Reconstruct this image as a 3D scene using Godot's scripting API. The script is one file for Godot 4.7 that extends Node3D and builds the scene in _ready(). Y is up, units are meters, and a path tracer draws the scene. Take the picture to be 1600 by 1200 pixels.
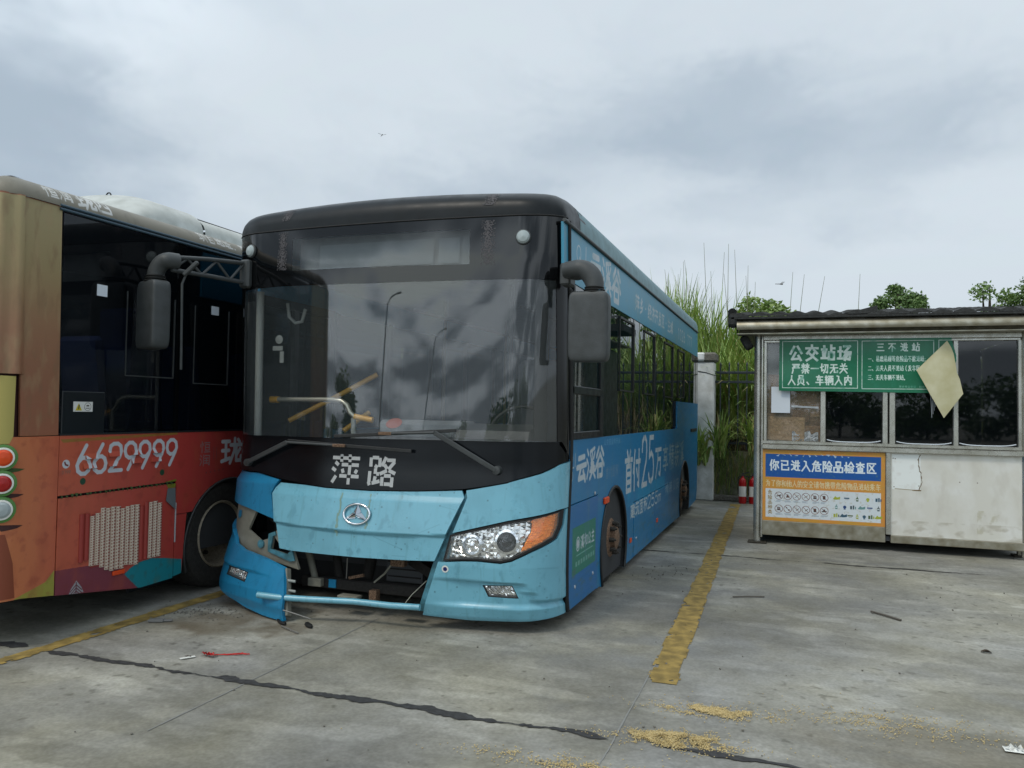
extends Node3D

# ---------------------------------------------------------------- scene order
func _ready() -> void:
	set_camera_and_light()
	make_materials()
	build_ground()
	build_bank_and_wall()
	build_blue_bus()
	build_red_bus()
	build_kiosk()
	build_plants()
	build_ground_litter()
	build_behind_camera()
	build_insects()

func set_camera_and_light() -> void:
	var cam := Camera3D.new()
	cam.name = "camera"
	cam.position = Vector3(0, 1.5, 0)
	cam.rotation_degrees = Vector3(1.891, 19.496, 1.0)
	cam.fov = 51.28
	cam.near = 0.05
	cam.far = 3000.0
	add_child(cam)
	var env := Environment.new()
	env.background_mode = Environment.BG_SKY
	var sky := Sky.new()
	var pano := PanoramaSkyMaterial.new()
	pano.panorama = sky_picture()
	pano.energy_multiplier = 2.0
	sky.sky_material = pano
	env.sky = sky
	env.ambient_light_source = Environment.AMBIENT_SOURCE_SKY
	env.tonemap_mode = Environment.TONE_MAPPER_LINEAR
	env.tonemap_exposure = 1.0
	env.sdfgi_enabled = true
	env.ssao_enabled = true
	env.ssil_enabled = true
	var we := WorldEnvironment.new()
	we.name = "environment"
	we.environment = env
	add_child(we)
	var sun := DirectionalLight3D.new()
	sun.name = "sun"
	sun.light_color = Color(1.0, 0.97, 0.92)
	sun.light_energy = 0.42
	sun.light_angular_distance = 14.0
	sun.shadow_enabled = true
	sun.rotation_degrees = Vector3(-52, -24, 0)
	add_child(sun)

# overcast layer of stratocumulus: noise on a flat cloud sheet seen from below
func sky_picture() -> ImageTexture:
	var w := 1600
	var h := 800
	var big := FastNoiseLite.new()
	big.seed = 11; big.noise_type = FastNoiseLite.TYPE_SIMPLEX_SMOOTH
	big.frequency = 0.33; big.fractal_type = FastNoiseLite.FRACTAL_FBM; big.fractal_octaves = 5; big.fractal_gain = 0.5
	big.domain_warp_enabled = true; big.domain_warp_amplitude = 0.9; big.domain_warp_frequency = 0.35
	var soft := FastNoiseLite.new()
	soft.seed = 5; soft.noise_type = FastNoiseLite.TYPE_SIMPLEX_SMOOTH
	soft.frequency = 0.16; soft.fractal_octaves = 3
	var puffs := FastNoiseLite.new()
	puffs.seed = 23; puffs.noise_type = FastNoiseLite.TYPE_SIMPLEX_SMOOTH
	puffs.frequency = 0.85; puffs.fractal_octaves = 5; puffs.fractal_gain = 0.55
	# stored at half strength (the sky's energy is 2), brighter towards the veiled sun as cloud is
	var curve := PackedByteArray()
	for q in 1024: curve.append(int(Color(q / 1023.0, 0, 0).linear_to_srgb().r * 255.0))
	var data := PackedByteArray()
	data.resize(w * h * 3)
	var k := 0
	var pale := Color(0.675, 0.755, 0.825) * 511.0
	var grey := Color(0.425, 0.515, 0.61) * 511.0
	var low := Color(0.605, 0.685, 0.75) * 511.0
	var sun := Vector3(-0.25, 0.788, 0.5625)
	for j in h:
		var el := (0.5 - (j + 0.5) / h) * PI
		if el < -0.02:
			for i in w:
				data[k] = 105; data[k + 1] = 107; data[k + 2] = 105
				k += 3
			continue
		var y := sin(maxf(el, 0.0))
		var c := cos(el)
		var r := c / (y + 0.13)
		var hz := clampf(1.0 - y / 0.22, 0.0, 1.0) * 0.6
		var g := grey.lerp(low, hz)
		var p := pale.lerp(low, hz)
		for i in w:
			var az := (i + 0.5) / w * TAU
			var sx := sin(az)
			var cz := -cos(az)
			var px := r * sx * 1.15
			var pz := r * cz
			var t := clampf(0.57 + big.get_noise_2d(px, pz * 1.2) * 1.15 + soft.get_noise_2d(px + 31.0, pz * 1.5) * 0.6, 0.0, 1.0)
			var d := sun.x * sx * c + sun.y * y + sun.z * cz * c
			# the deck breaks up on the sun's side
			if d > -0.15: t = clampf(t + (puffs.get_noise_2d(px, pz) * 1.7 - 0.12) * smoothstep(-0.15, 0.45, d), 0.0, 1.0)
			t = t * t * (3.0 - 2.0 * t)
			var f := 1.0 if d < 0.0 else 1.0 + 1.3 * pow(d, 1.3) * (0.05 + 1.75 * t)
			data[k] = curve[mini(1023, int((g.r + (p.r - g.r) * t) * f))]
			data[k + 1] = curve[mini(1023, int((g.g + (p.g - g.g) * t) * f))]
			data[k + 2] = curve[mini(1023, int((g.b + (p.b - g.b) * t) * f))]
			k += 3
	var im := Image.create_from_data(w, h, false, Image.FORMAT_RGB8, data)
	return ImageTexture.create_from_image(im)

# ---------------------------------------------------------------- shapes
class Shape:
	var st := SurfaceTool.new()
	func _init() -> void:
		st.begin(Mesh.PRIMITIVE_TRIANGLES)
	func v(p: Vector3, n: Vector3, uv := Vector2.ZERO) -> void:
		st.set_normal(n)
		st.set_uv(uv)
		st.add_vertex(p)
	# three [position, normal, uv] corners, wound to agree with their normals
	func face(a: Array, b: Array, c: Array) -> void:
		var g: Vector3 = (c[0] - a[0]).cross(b[0] - a[0])
		if g.dot(a[1] + b[1] + c[1]) < 0.0:
			var t := b
			b = c
			c = t
		v(a[0], a[1], a[2]); v(b[0], b[1], b[2]); v(c[0], c[1], c[2])
	func tri(a: Vector3, b: Vector3, c: Vector3, uvs := [Vector2.ZERO, Vector2.ZERO, Vector2.ZERO]) -> Shape:
		var n := (c - a).cross(b - a).normalized()
		v(a, n, uvs[0]); v(b, n, uvs[1]); v(c, n, uvs[2])
		return self
	func quad(a: Vector3, b: Vector3, c: Vector3, d: Vector3, ua := Vector2(0, 0), ub := Vector2(1, 0), uc := Vector2(1, 1), ud := Vector2(0, 1)) -> Shape:
		tri(a, b, c, [ua, ub, uc])
		return tri(a, c, d, [ua, uc, ud])
	func box(c: Vector3, s: Vector3, bas := Basis(), bevel := 0.0) -> Shape:
		var hx := s * 0.5
		var e := minf(bevel, minf(hx.x, minf(hx.y, hx.z)) * 0.9)
		var ax := [Vector3(1, 0, 0), Vector3(0, 1, 0), Vector3(0, 0, 1)]
		var hh := [hx.x, hx.y, hx.z]
		for i in 3:
			for sg: float in [-1.0, 1.0]:
				var n: Vector3 = ax[i] * sg
				var u: Vector3 = ax[(i + 1) % 3]
				var w: Vector3 = ax[(i + 2) % 3]
				var hu: float = hh[(i + 1) % 3] - e
				var hw: float = hh[(i + 2) % 3] - e
				var o: Vector3 = n * hh[i]
				var q := [o - u * hu - w * hw, o + u * hu - w * hw, o + u * hu + w * hw, o - u * hu + w * hw]
				if sg > 0: q.reverse()
				quad(c + bas * q[0], c + bas * q[1], c + bas * q[2], c + bas * q[3])
		if e > 0.0:
			for i in 3:
				var u: Vector3 = ax[(i + 1) % 3]
				var w: Vector3 = ax[(i + 2) % 3]
				for s1: float in [-1.0, 1.0]:
					for s2: float in [-1.0, 1.0]:
						var p1: Vector3 = u * s1 * hh[(i + 1) % 3] + w * s2 * (hh[(i + 2) % 3] - e)
						var p2: Vector3 = u * s1 * (hh[(i + 1) % 3] - e) + w * s2 * hh[(i + 2) % 3]
						var l: Vector3 = ax[i] * (hh[i] - e)
						var q := [p1 - l, p1 + l, p2 + l, p2 - l]
						if s1 * s2 > 0: q.reverse()
						quad(c + bas * q[0], c + bas * q[1], c + bas * q[2], c + bas * q[3])
			for s1: float in [-1.0, 1.0]:
				for s2: float in [-1.0, 1.0]:
					for s3: float in [-1.0, 1.0]:
						var a := Vector3(s1 * hh[0], s2 * (hh[1] - e), s3 * (hh[2] - e))
						var b := Vector3(s1 * (hh[0] - e), s2 * hh[1], s3 * (hh[2] - e))
						var d := Vector3(s1 * (hh[0] - e), s2 * (hh[1] - e), s3 * hh[2])
						if s1 * s2 * s3 > 0: tri(c + bas * a, c + bas * d, c + bas * b)
						else: tri(c + bas * a, c + bas * b, c + bas * d)
		return self
	# rounded block: a superquadric with soft corners
	func soft_box(c: Vector3, s: Vector3, bas := Basis(), e := 0.32, nu := 28, nv := 18) -> Shape:
		var f := func(u: float, w: float) -> Vector3:
			var a := u * TAU
			var b := (w - 0.5) * PI
			var ca := cos(a)
			var sa := sin(a)
			var cb := cos(b)
			var sb := sin(b)
			return c + bas * Vector3(0.5 * s.x * signf(ca) * pow(absf(ca), e) * pow(absf(cb), e), 0.5 * s.y * signf(sb) * pow(absf(sb), e), 0.5 * s.z * signf(sa) * pow(absf(sa), e) * pow(absf(cb), e))
		return sheet(f, nu, nv)
	func bar(a: Vector3, b: Vector3, w: float, t: float, up := Vector3.UP, bevel := 0.0) -> Shape:
		var d := (b - a)
		var y := d.normalized()
		var x := up.cross(y).normalized()
		if x.length() < 0.5: x = Vector3.RIGHT.cross(y).normalized()
		return box((a + b) * 0.5, Vector3(w, d.length(), t), Basis(x, y, x.cross(y)), bevel)
	func tube(pts: Array, r: Variant, sides := 8, caps := true) -> Shape:
		var n := pts.size()
		var rings := []
		var nx := Vector3.ZERO
		for i in n:
			var p: Vector3 = pts[i]
			var d: Vector3 = (pts[mini(i + 1, n - 1)] - pts[maxi(i - 1, 0)]).normalized()
			if i == 0:
				nx = d.cross(Vector3.UP)
				if nx.length() < 0.1: nx = d.cross(Vector3.RIGHT)
			nx = (nx - d * nx.dot(d)).normalized()
			var ny := d.cross(nx)
			var rr: float = r if r is float else r[i]
			var ring := []
			for k in sides + 1:
				var a := TAU * k / sides
				var q: Vector3 = nx * cos(a) + ny * sin(a)
				ring.append([p + q * rr, q])
			rings.append(ring)
		for i in n - 1:
			for k in sides:
				var a: Array = rings[i][k]
				var b: Array = rings[i][k + 1]
				var c: Array = rings[i + 1][k + 1]
				var d: Array = rings[i + 1][k]
				var u0 := float(k) / sides
				var u1 := float(k + 1) / sides
				var uc := Vector2(u1, 1)
				face([a[0], a[1], Vector2(u0, 0)], [b[0], b[1], Vector2(u1, 0)], [c[0], c[1], uc])
				face([a[0], a[1], Vector2(u0, 0)], [c[0], c[1], uc], [d[0], d[1], Vector2(u0, 1)])
		if caps:
			for e in [0, n - 1]:
				for k in sides:
					tri(pts[e], rings[e][k][0] if e else rings[e][k + 1][0], rings[e][k + 1][0] if e else rings[e][k][0])
		return self
	# profile of (radius, along) pairs turned round an axis
	func lathe(o: Vector3, axis: Vector3, prof: Array, sides := 24, sharp := false) -> Shape:
		var ay := axis.normalized()
		var ax := ay.cross(Vector3.UP)
		if ax.length() < 0.1: ax = ay.cross(Vector3.RIGHT)
		ax = ax.normalized()
		var az := ax.cross(ay)
		for i in prof.size() - 1:
			var p0: Vector2 = prof[i]
			var p1: Vector2 = prof[i + 1]
			var t := (p1 - p0).normalized()
			var nn := Vector2(t.y, -t.x)
			for k in sides:
				var q := []
				for m in 2:
					var a := TAU * (k + m) / sides
					var d := ax * cos(a) + az * sin(a)
					for p: Vector2 in [p0, p1]:
						q.append([o + d * p.x + ay * p.y, (d * nn.x + ay * nn.y), Vector2(float(k + m) / sides, float(i) / prof.size())])
				face(q[0], q[1], q[3])
				face(q[0], q[3], q[2])
		return self
	func sheet(f: Callable, nu: int, nv: int) -> Shape:
		var pts := []
		for j in nv + 1:
			for i in nu + 1:
				var u := float(i) / nu
				var w := float(j) / nv
				var e := 0.002
				var p: Vector3 = f.call(u, w)
				var du: Vector3 = f.call(minf(u + e, 1.0), w) - f.call(maxf(u - e, 0.0), w)
				var dw: Vector3 = f.call(u, minf(w + e, 1.0)) - f.call(u, maxf(w - e, 0.0))
				pts.append([p, du.cross(dw).normalized(), Vector2(u, w)])
		for j in nv:
			for i in nu:
				var a: Array = pts[j * (nu + 1) + i]
				var b: Array = pts[j * (nu + 1) + i + 1]
				var c: Array = pts[(j + 1) * (nu + 1) + i + 1]
				var d: Array = pts[(j + 1) * (nu + 1) + i]
				face(a, b, c)
				face(a, c, d)
		return self
	# flat polygon laid on a curved surface f(Vector2, depth): cut into cells, with side walls of some thickness
	func patch(poly: Array, f: Callable, cell: Vector2, thick := 0.0, holes := [], uv0 := Vector2.ZERO, uvs := Vector2.ONE, lift := 0.0) -> Shape:
		var pp := PackedVector2Array(poly)
		var lo := pp[0]
		var hi := pp[0]
		for p in pp:
			lo = lo.min(p); hi = hi.max(p)
		var i0 := int(floor(lo.x / cell.x))
		var i1 := int(ceil(hi.x / cell.x))
		var j0 := int(floor(lo.y / cell.y))
		var j1 := int(ceil(hi.y / cell.y))
		for i in range(i0, i1):
			for j in range(j0, j1):
				var r := PackedVector2Array([Vector2(i, j) * cell, Vector2(i + 1, j) * cell, Vector2(i + 1, j + 1) * cell, Vector2(i, j + 1) * cell])
				var bits := Geometry2D.intersect_polygons(r, pp)
				for h: Array in holes:
					var nxt := []
					for b in bits:
						for c in Geometry2D.clip_polygons(b, PackedVector2Array(h)):
							nxt.append(c)
					bits.assign(nxt)
				for b: PackedVector2Array in bits:
					var ix := Geometry2D.triangulate_polygon(b)
					for t in range(0, ix.size(), 3):
						var q := []
						for m in 3:
							var w: Vector2 = b[ix[t + m]]
							q.append([f.call(w, lift), nrm(f, w), (w - uv0) / uvs])
						face(q[0], q[1], q[2])
		if thick > 0.0:
			var loops := [poly]
			loops.append_array(holes)
			for lp: Array in loops:
				for k in lp.size():
					var a: Vector2 = lp[k]
					var b: Vector2 = lp[(k + 1) % lp.size()]
					var m := maxi(1, int(ceil(maxf(absf(b.x - a.x) / cell.x, absf(b.y - a.y) / cell.y))))
					for s in m:
						var p := a.lerp(b, float(s) / m)
						var q := a.lerp(b, float(s + 1) / m)
						quad(f.call(p, lift), f.call(q, lift), f.call(q, lift - thick), f.call(p, lift - thick), (p - uv0) / uvs, (q - uv0) / uvs, (q - uv0) / uvs, (p - uv0) / uvs)
		return self
	func nrm(f: Callable, w: Vector2) -> Vector3:
		var e := 0.004
		var a: Vector3 = f.call(w + Vector2(e, 0), 0.0) - f.call(w - Vector2(e, 0), 0.0)
		var b: Vector3 = f.call(w + Vector2(0, e), 0.0) - f.call(w - Vector2(0, e), 0.0)
		return a.cross(b).normalized()
	func done(called: String, parent: Node, m: Material) -> MeshInstance3D:
		var o := MeshInstance3D.new()
		o.name = called
		o.mesh = st.commit()
		o.material_override = m
		parent.add_child(o, true)
		if parent is Node3D and parent.is_inside_tree(): o.position = -parent.global_position
		return o

func sh() -> Shape:
	return Shape.new()

var taken := {}
func numbered(called: String) -> String:
	var n: int = taken.get(called, 0)
	taken[called] = n + 1
	return called if n == 0 else "%s_%03d" % [called, n]

func thing(called: String, label: String, category: String, at := Vector3.ZERO, group := "") -> Node3D:
	var o := Node3D.new()
	o.name = numbered(called)
	add_child(o)
	o.position = at
	o.set_meta("label", label)
	o.set_meta("category", category)
	if group: o.set_meta("group", group)
	return o

func tag(o: Node, label: String, category: String, group := "", kind := "") -> Node:
	if label: o.set_meta("label", label)
	if category: o.set_meta("category", category)
	if group: o.set_meta("group", group)
	if kind: o.set_meta("kind", kind)
	return o

func boxes(called: String, parent: Node, m: Material, c: Vector3, s: Vector3, bevel := 0.0, bas := Basis()) -> MeshInstance3D:
	return sh().box(c, s, bas, bevel).done(called, parent, m)

# ---------------------------------------------------------------- printing: strokes, discs and lettering on a picture
const GLYPHS := {
	"口": [[15, 20, 85, 20, 85, 85, 15, 85, 15, 20]],
	"木": [[8, 35, 92, 35], [50, 5, 50, 97], [50, 37, 8, 80], [50, 37, 92, 80]],
	"土": [[15, 38, 85, 38], [50, 8, 50, 88], [5, 88, 95, 88]],
	"立": [[50, 5, 55, 22], [12, 28, 88, 28], [30, 42, 38, 78], [70, 42, 60, 80], [5, 86, 95, 86]],
	"人": [[50, 5, 48, 40, 8, 95], [49, 42, 92, 95]],
	"亻": [[70, 5, 15, 55], [50, 35, 50, 97]],
	"讠": [[30, 8, 55, 24], [10, 40, 50, 40, 50, 85, 75, 72]],
	"辶": [[15, 10, 32, 25], [8, 42, 35, 42, 35, 72, 10, 88], [35, 76, 60, 90, 97, 90]],
	"氵": [[25, 8, 60, 22], [10, 36, 50, 50], [15, 92, 65, 60]],
	"艹": [[5, 18, 95, 18], [32, 5, 32, 32], [68, 5, 68, 32]],
	"平": [[12, 12, 88, 12], [28, 24, 36, 46], [72, 24, 64, 46], [5, 56, 95, 56], [50, 12, 50, 97]],
	"车": [[12, 18, 88, 18], [42, 4, 25, 48, 85, 48], [5, 72, 95, 72], [55, 30, 55, 98]],
	"火": [[22, 25, 32, 48], [80, 22, 68, 46], [50, 5, 48, 50, 10, 95], [50, 50, 92, 95]],
	"佥": [[48, 4, 5, 40], [48, 4, 95, 40], [25, 44, 75, 44], [15, 58, 25, 80], [46, 56, 52, 78], [85, 54, 66, 88], [2, 92, 98, 92]],
	"禾": [[84, 4, 20, 14], [8, 32, 98, 32], [56, 10, 56, 97], [56, 36, 10, 72], [56, 36, 96, 62]],
	"青": [[10, 14, 90, 14], [16, 28, 84, 28], [2, 42, 98, 42], [50, 3, 50, 42], [20, 52, 80, 52, 80, 94, 66, 92], [20, 52, 20, 98], [20, 66, 80, 66], [20, 78, 80, 78]],
	"占": [[50, 5, 50, 45], [50, 24, 92, 24], [20, 48, 84, 48, 84, 92, 20, 92, 20, 48]],
	"竹": [[25, 8, 10, 80], [20, 46, 46, 46], [62, 8, 52, 80], [60, 46, 92, 46]],
	"公": [[38, 10, 10, 55], [62, 10, 92, 52], [48, 48, 22, 88, 80, 84], [68, 66, 86, 95]],
	"交": [[50, 3, 50, 18], [8, 22, 92, 22], [35, 32, 15, 54], [65, 32, 88, 54], [30, 52, 88, 96], [70, 48, 45, 80, 12, 96]],
	"站": [["立", 0, 5, 44, 90], ["占", 44, 0, 56, 98]],
	"场": [["土", 0, 10, 40, 85], [45, 12, 88, 12, 50, 48, 92, 48, 84, 92, 68, 88], [62, 52, 42, 80], [78, 52, 52, 95]],
	"严": [[8, 10, 92, 10], [38, 10, 38, 40], [62, 10, 62, 40], [18, 20, 28, 38], [84, 20, 74, 38], [8, 44, 95, 44], [14, 44, 14, 70, 5, 97]],
	"禁": [["木", 3, 0, 46, 50], ["木", 51, 0, 46, 50], [20, 58, 80, 58], [6, 72, 94, 72], [50, 72, 50, 98], [28, 80, 14, 94], [72, 80, 88, 94]],
	"一": [[6, 50, 94, 50]],
	"二": [[18, 24, 82, 24], [5, 80, 95, 80]],
	"三": [[12, 14, 88, 14], [20, 48, 80, 48], [4, 86, 96, 86]],
	"切": [[3, 40, 42, 30], [20, 6, 20, 75, 42, 64], [48, 15, 92, 15, 86, 92, 70, 86], [68, 15, 62, 60, 42, 95]],
	"无": [[15, 14, 85, 14], [5, 44, 95, 44], [48, 14, 44, 55, 8, 95], [56, 44, 56, 88, 92, 88, 92, 72]],
	"关": [[32, 4, 40, 20], [68, 4, 58, 20], [14, 28, 86, 28], [5, 54, 95, 54], [50, 28, 46, 60, 8, 95], [54, 58, 92, 95]],
	"员": [[28, 6, 74, 6, 74, 28, 28, 28, 28, 6], [18, 40, 82, 40, 82, 78], [18, 40, 18, 78], [50, 50, 46, 72, 10, 97], [56, 78, 90, 97]],
	"、": [[10, 70, 30, 92]], "。": [[10, 80, 22, 80, 22, 94, 10, 94, 10, 80]], "·": [[44, 50, 56, 50]], ".": [[10, 92, 20, 92]], "；": [[14, 50, 22, 50], [22, 80, 12, 96]],
	"（": [[70, 5, 52, 30, 52, 70, 70, 95]],
	"辆": [["车", 0, 4, 38, 92], [40, 12, 98, 12], [44, 30, 96, 30, 96, 92, 86, 90], [44, 30, 44, 95], [60, 12, 58, 50, 48, 74], [60, 48, 68, 66], [80, 12, 78, 50, 70, 74], [80, 48, 90, 66]],
	"入": [[32, 8, 52, 14, 50, 45, 8, 95], [52, 40, 92, 95]],
	"内": [[12, 25, 88, 25, 88, 92, 74, 90], [12, 25, 12, 97], [50, 5, 50, 30, 24, 72], [50, 42, 76, 70]],
	"不": [[6, 12, 94, 12], [58, 12, 8, 65], [52, 38, 52, 97], [58, 42, 92, 66]],
	"进": [["辶", 0, 0, 100, 100], [40, 26, 92, 26], [36, 52, 95, 52], [55, 8, 55, 55, 42, 80], [78, 6, 78, 82]],
	"你": [["亻", 0, 0, 32, 100], [48, 5, 34, 40], [42, 22, 94, 22, 86, 38], [65, 24, 65, 92, 54, 88], [48, 48, 36, 78], [80, 48, 94, 76]],
	"已": [[12, 12, 80, 12, 80, 48], [18, 48, 80, 48], [18, 34, 18, 90, 90, 90, 90, 70]],
	"危": [[40, 3, 18, 30], [34, 14, 68, 14, 56, 30], [8, 32, 95, 32], [22, 32, 20, 65, 5, 96], [42, 46, 76, 46, 76, 68, 64, 66], [42, 46, 42, 90, 88, 90, 88, 76]],
	"险": [[6, 8, 32, 8, 22, 34, 34, 52, 30, 66, 20, 64], [8, 8, 8, 97], ["佥", 38, 0, 62, 100]],
	"品": [[28, 6, 72, 6, 72, 40, 28, 40, 28, 6], [6, 54, 42, 54, 42, 94, 6, 94, 6, 54], [58, 54, 94, 54, 94, 94, 58, 94, 58, 54]],
	"检": [["木", 0, 2, 40, 96], ["佥", 38, 0, 62, 100]],
	"查": [["木", 5, 0, 90, 52], [28, 52, 72, 52, 72, 80, 28, 80, 28, 52], [28, 66, 72, 66], [5, 93, 95, 93]],
	"区": [[92, 10, 12, 10, 12, 90, 95, 90], [32, 25, 78, 74], [74, 24, 28, 76]],
	"为": [[25, 6, 36, 22], [8, 34, 82, 34, 76, 92, 60, 86], [50, 6, 46, 50, 12, 95], [52, 54, 62, 72]],
	"了": [[15, 12, 82, 12, 50, 38], [50, 36, 50, 92, 36, 84]],
	"和": [["禾", 0, 0, 50, 100], [60, 24, 94, 24, 94, 84, 60, 84, 60, 24]],
	"他": [["亻", 0, 0, 32, 100], [34, 46, 92, 28, 88, 66, 76, 64], [62, 5, 62, 74], [46, 22, 46, 88, 95, 88, 95, 72]],
	"的": [[24, 3, 16, 20], [8, 20, 42, 20, 42, 90, 8, 90, 8, 20], [8, 54, 42, 54], [62, 4, 48, 38], [58, 22, 94, 22, 90, 92, 74, 86], [60, 46, 72, 64]],
	"安": [[50, 2, 50, 14], [10, 34, 10, 18, 90, 18, 88, 34], [8, 54, 94, 54], [42, 28, 28, 70, 86, 96], [70, 54, 56, 82, 12, 96]],
	"全": [[50, 3, 6, 44], [50, 3, 94, 44], [26, 48, 74, 48], [28, 68, 72, 68], [50, 48, 50, 92], [8, 93, 92, 93]],
	"请": [["讠", 0, 0, 40, 100], ["青", 38, 0, 62, 100]],
	"勿": [[30, 5, 8, 50], [24, 28, 90, 28, 82, 92, 64, 86], [52, 30, 18, 75], [74, 30, 36, 92]],
	"携": [[4, 26, 34, 26], [20, 4, 20, 92, 8, 84], [4, 64, 36, 50], [52, 4, 40, 34], [46, 18, 46, 50], [46, 16, 92, 16], [46, 28, 88, 28], [46, 40, 88, 40], [46, 51, 94, 51], [68, 6, 68, 50], [42, 62, 84, 62, 78, 76, 92, 76, 86, 96, 74, 94], [56, 62, 52, 80, 38, 97]],
	"带": [[5, 16, 95, 16], [28, 4, 28, 28], [50, 4, 50, 28], [72, 4, 72, 28], [8, 50, 8, 38, 92, 38, 90, 50], [22, 56, 78, 56, 78, 84, 68, 84], [22, 56, 22, 86], [50, 42, 50, 98]],
	"物": [[14, 12, 6, 36], [10, 28, 42, 28], [26, 5, 26, 97], [4, 62, 42, 52], [56, 5, 44, 40], [52, 24, 95, 24, 90, 92, 74, 88], [66, 26, 48, 70], [82, 26, 58, 92]],
	"乘": [[70, 4, 25, 12], [6, 24, 94, 24], [50, 10, 50, 98], [6, 50, 36, 44], [32, 34, 32, 58], [68, 34, 68, 56, 92, 56], [48, 58, 8, 92], [52, 58, 92, 92]],
	"易": [[25, 4, 76, 4, 76, 44, 25, 44, 25, 4], [25, 24, 76, 24], [30, 48, 10, 72], [22, 58, 90, 58, 84, 94, 70, 90], [48, 60, 18, 86], [68, 60, 38, 96]],
	"燃": [["火", 0, 5, 34, 90], [48, 5, 36, 45], [44, 18, 62, 18, 40, 62], [46, 32, 58, 40], [66, 24, 98, 24], [80, 5, 78, 30, 62, 62], [80, 30, 96, 60], [40, 75, 36, 94], [56, 75, 60, 92], [72, 75, 76, 92], [90, 74, 98, 94]],
	"爆": [["火", 0, 5, 34, 90], [46, 4, 90, 4, 90, 28, 46, 28, 46, 4], [46, 16, 90, 16], [42, 40, 94, 40], [38, 54, 98, 54], [56, 30, 56, 54], [80, 30, 80, 54], [68, 58, 68, 96], [54, 58, 40, 72], [80, 58, 96, 72], [46, 90, 62, 78], [74, 76, 92, 92]],
	"等": [["竹", 0, 0, 100, 28], [20, 34, 80, 34], [50, 26, 50, 48], [5, 48, 95, 48], [8, 65, 92, 65], [70, 56, 70, 92, 56, 88], [30, 73, 40, 85]],
	"能": [[24, 4, 8, 32, 40, 30], [34, 16, 44, 36], [10, 46, 42, 46, 42, 94, 34, 94], [10, 46, 10, 97], [10, 60, 42, 60], [10, 74, 42, 74], [86, 8, 58, 22], [56, 4, 56, 38, 92, 38, 92, 28], [86, 54, 58, 70], [56, 50, 56, 92, 92, 92, 92, 78]],
	"发": [[30, 8, 20, 34, 90, 34], [66, 6, 78, 18], [44, 8, 38, 50, 6, 94], [36, 54, 74, 54, 56, 84, 20, 97], [40, 60, 92, 96]],
	"种": [["禾", 0, 0, 50, 100], [56, 24, 96, 24, 96, 62, 56, 62, 56, 24], [76, 5, 76, 97]],
	"类": [[28, 6, 36, 22], [72, 6, 62, 22], [8, 28, 92, 28], [50, 4, 50, 50], [46, 30, 12, 50], [54, 30, 88, 50], [5, 66, 95, 66], [50, 54, 46, 70, 8, 96], [54, 68, 92, 96]],
	"云": [[22, 16, 78, 12], [5, 46, 95, 40], [44, 46, 22, 84, 82, 80], [66, 62, 86, 94]],
	"溪": [["氵", 0, 0, 34, 100], [88, 4, 40, 14], [42, 22, 50, 36], [62, 20, 68, 34], [90, 18, 78, 36], [66, 38, 48, 50, 78, 50, 46, 64, 88, 62], [36, 74, 98, 74], [66, 64, 62, 78, 36, 97], [70, 76, 96, 97]],
	"谷": [[36, 4, 12, 30], [64, 4, 90, 28], [50, 24, 5, 64], [50, 24, 95, 62], [26, 60, 74, 60, 74, 94, 26, 94, 26, 60]],
	"首": [[30, 3, 40, 18], [70, 3, 60, 18], [5, 24, 95, 24], [50, 24, 44, 38], [22, 38, 78, 38, 78, 96, 22, 96, 22, 38], [22, 57, 78, 57], [22, 76, 78, 76]],
	"付": [["亻", 0, 0, 34, 100], [38, 32, 98, 32], [78, 5, 78, 92, 62, 86], [48, 50, 60, 68]],
	"万": [[6, 12, 94, 12], [42, 12, 38, 50, 10, 95], [40, 42, 84, 42, 78, 92, 60, 86]],
	"享": [[50, 2, 50, 14], [6, 18, 94, 18], [26, 28, 74, 28, 74, 46, 26, 46, 26, 28], [16, 56, 80, 56, 52, 70], [5, 76, 95, 76], [52, 70, 52, 94, 38, 90]],
	"精": [[10, 8, 16, 28], [38, 8, 32, 28], [3, 40, 46, 40], [25, 4, 25, 97], [25, 42, 5, 72], [25, 42, 46, 70], ["青", 46, 0, 54, 100]],
	"装": [[12, 10, 24, 22], [34, 4, 34, 46], [8, 44, 34, 30], [44, 20, 94, 20], [68, 4, 68, 42], [48, 42, 90, 42], [50, 48, 50, 58], [6, 60, 94, 60], [46, 60, 10, 86], [34, 72, 34, 95, 54, 86], [84, 66, 64, 78], [52, 62, 92, 96]],
	"乡": [[55, 4, 25, 36, 60, 36], [70, 18, 20, 66, 62, 62], [84, 48, 60, 80, 12, 96]],
	"经": [[36, 4, 8, 40, 34, 40, 6, 72, 40, 66], [6, 92, 42, 82], [50, 12, 88, 12, 46, 48], [66, 30, 94, 48], [52, 58, 92, 58], [72, 58, 72, 92], [44, 93, 98, 93]],
	"济": [["氵", 0, 0, 32, 100], [64, 3, 68, 14], [38, 20, 96, 20], [52, 24, 90, 58], [84, 22, 68, 46, 38, 60], [54, 58, 50, 74, 38, 97], [80, 56, 80, 97]],
	"开": [[12, 14, 88, 14], [5, 48, 95, 48], [34, 14, 32, 55, 10, 96], [68, 14, 68, 97]],
	"主": [[46, 3, 56, 16], [12, 26, 88, 26], [18, 56, 82, 56], [50, 26, 50, 92], [5, 93, 95, 93]],
	"城": [["土", 0, 14, 36, 78], [40, 26, 98, 26], [44, 26, 42, 62, 32, 95], [44, 48, 62, 48, 60, 72, 50, 72], [68, 5, 76, 60, 96, 92, 98, 76], [92, 40, 62, 94], [82, 6, 92, 16]],
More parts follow.
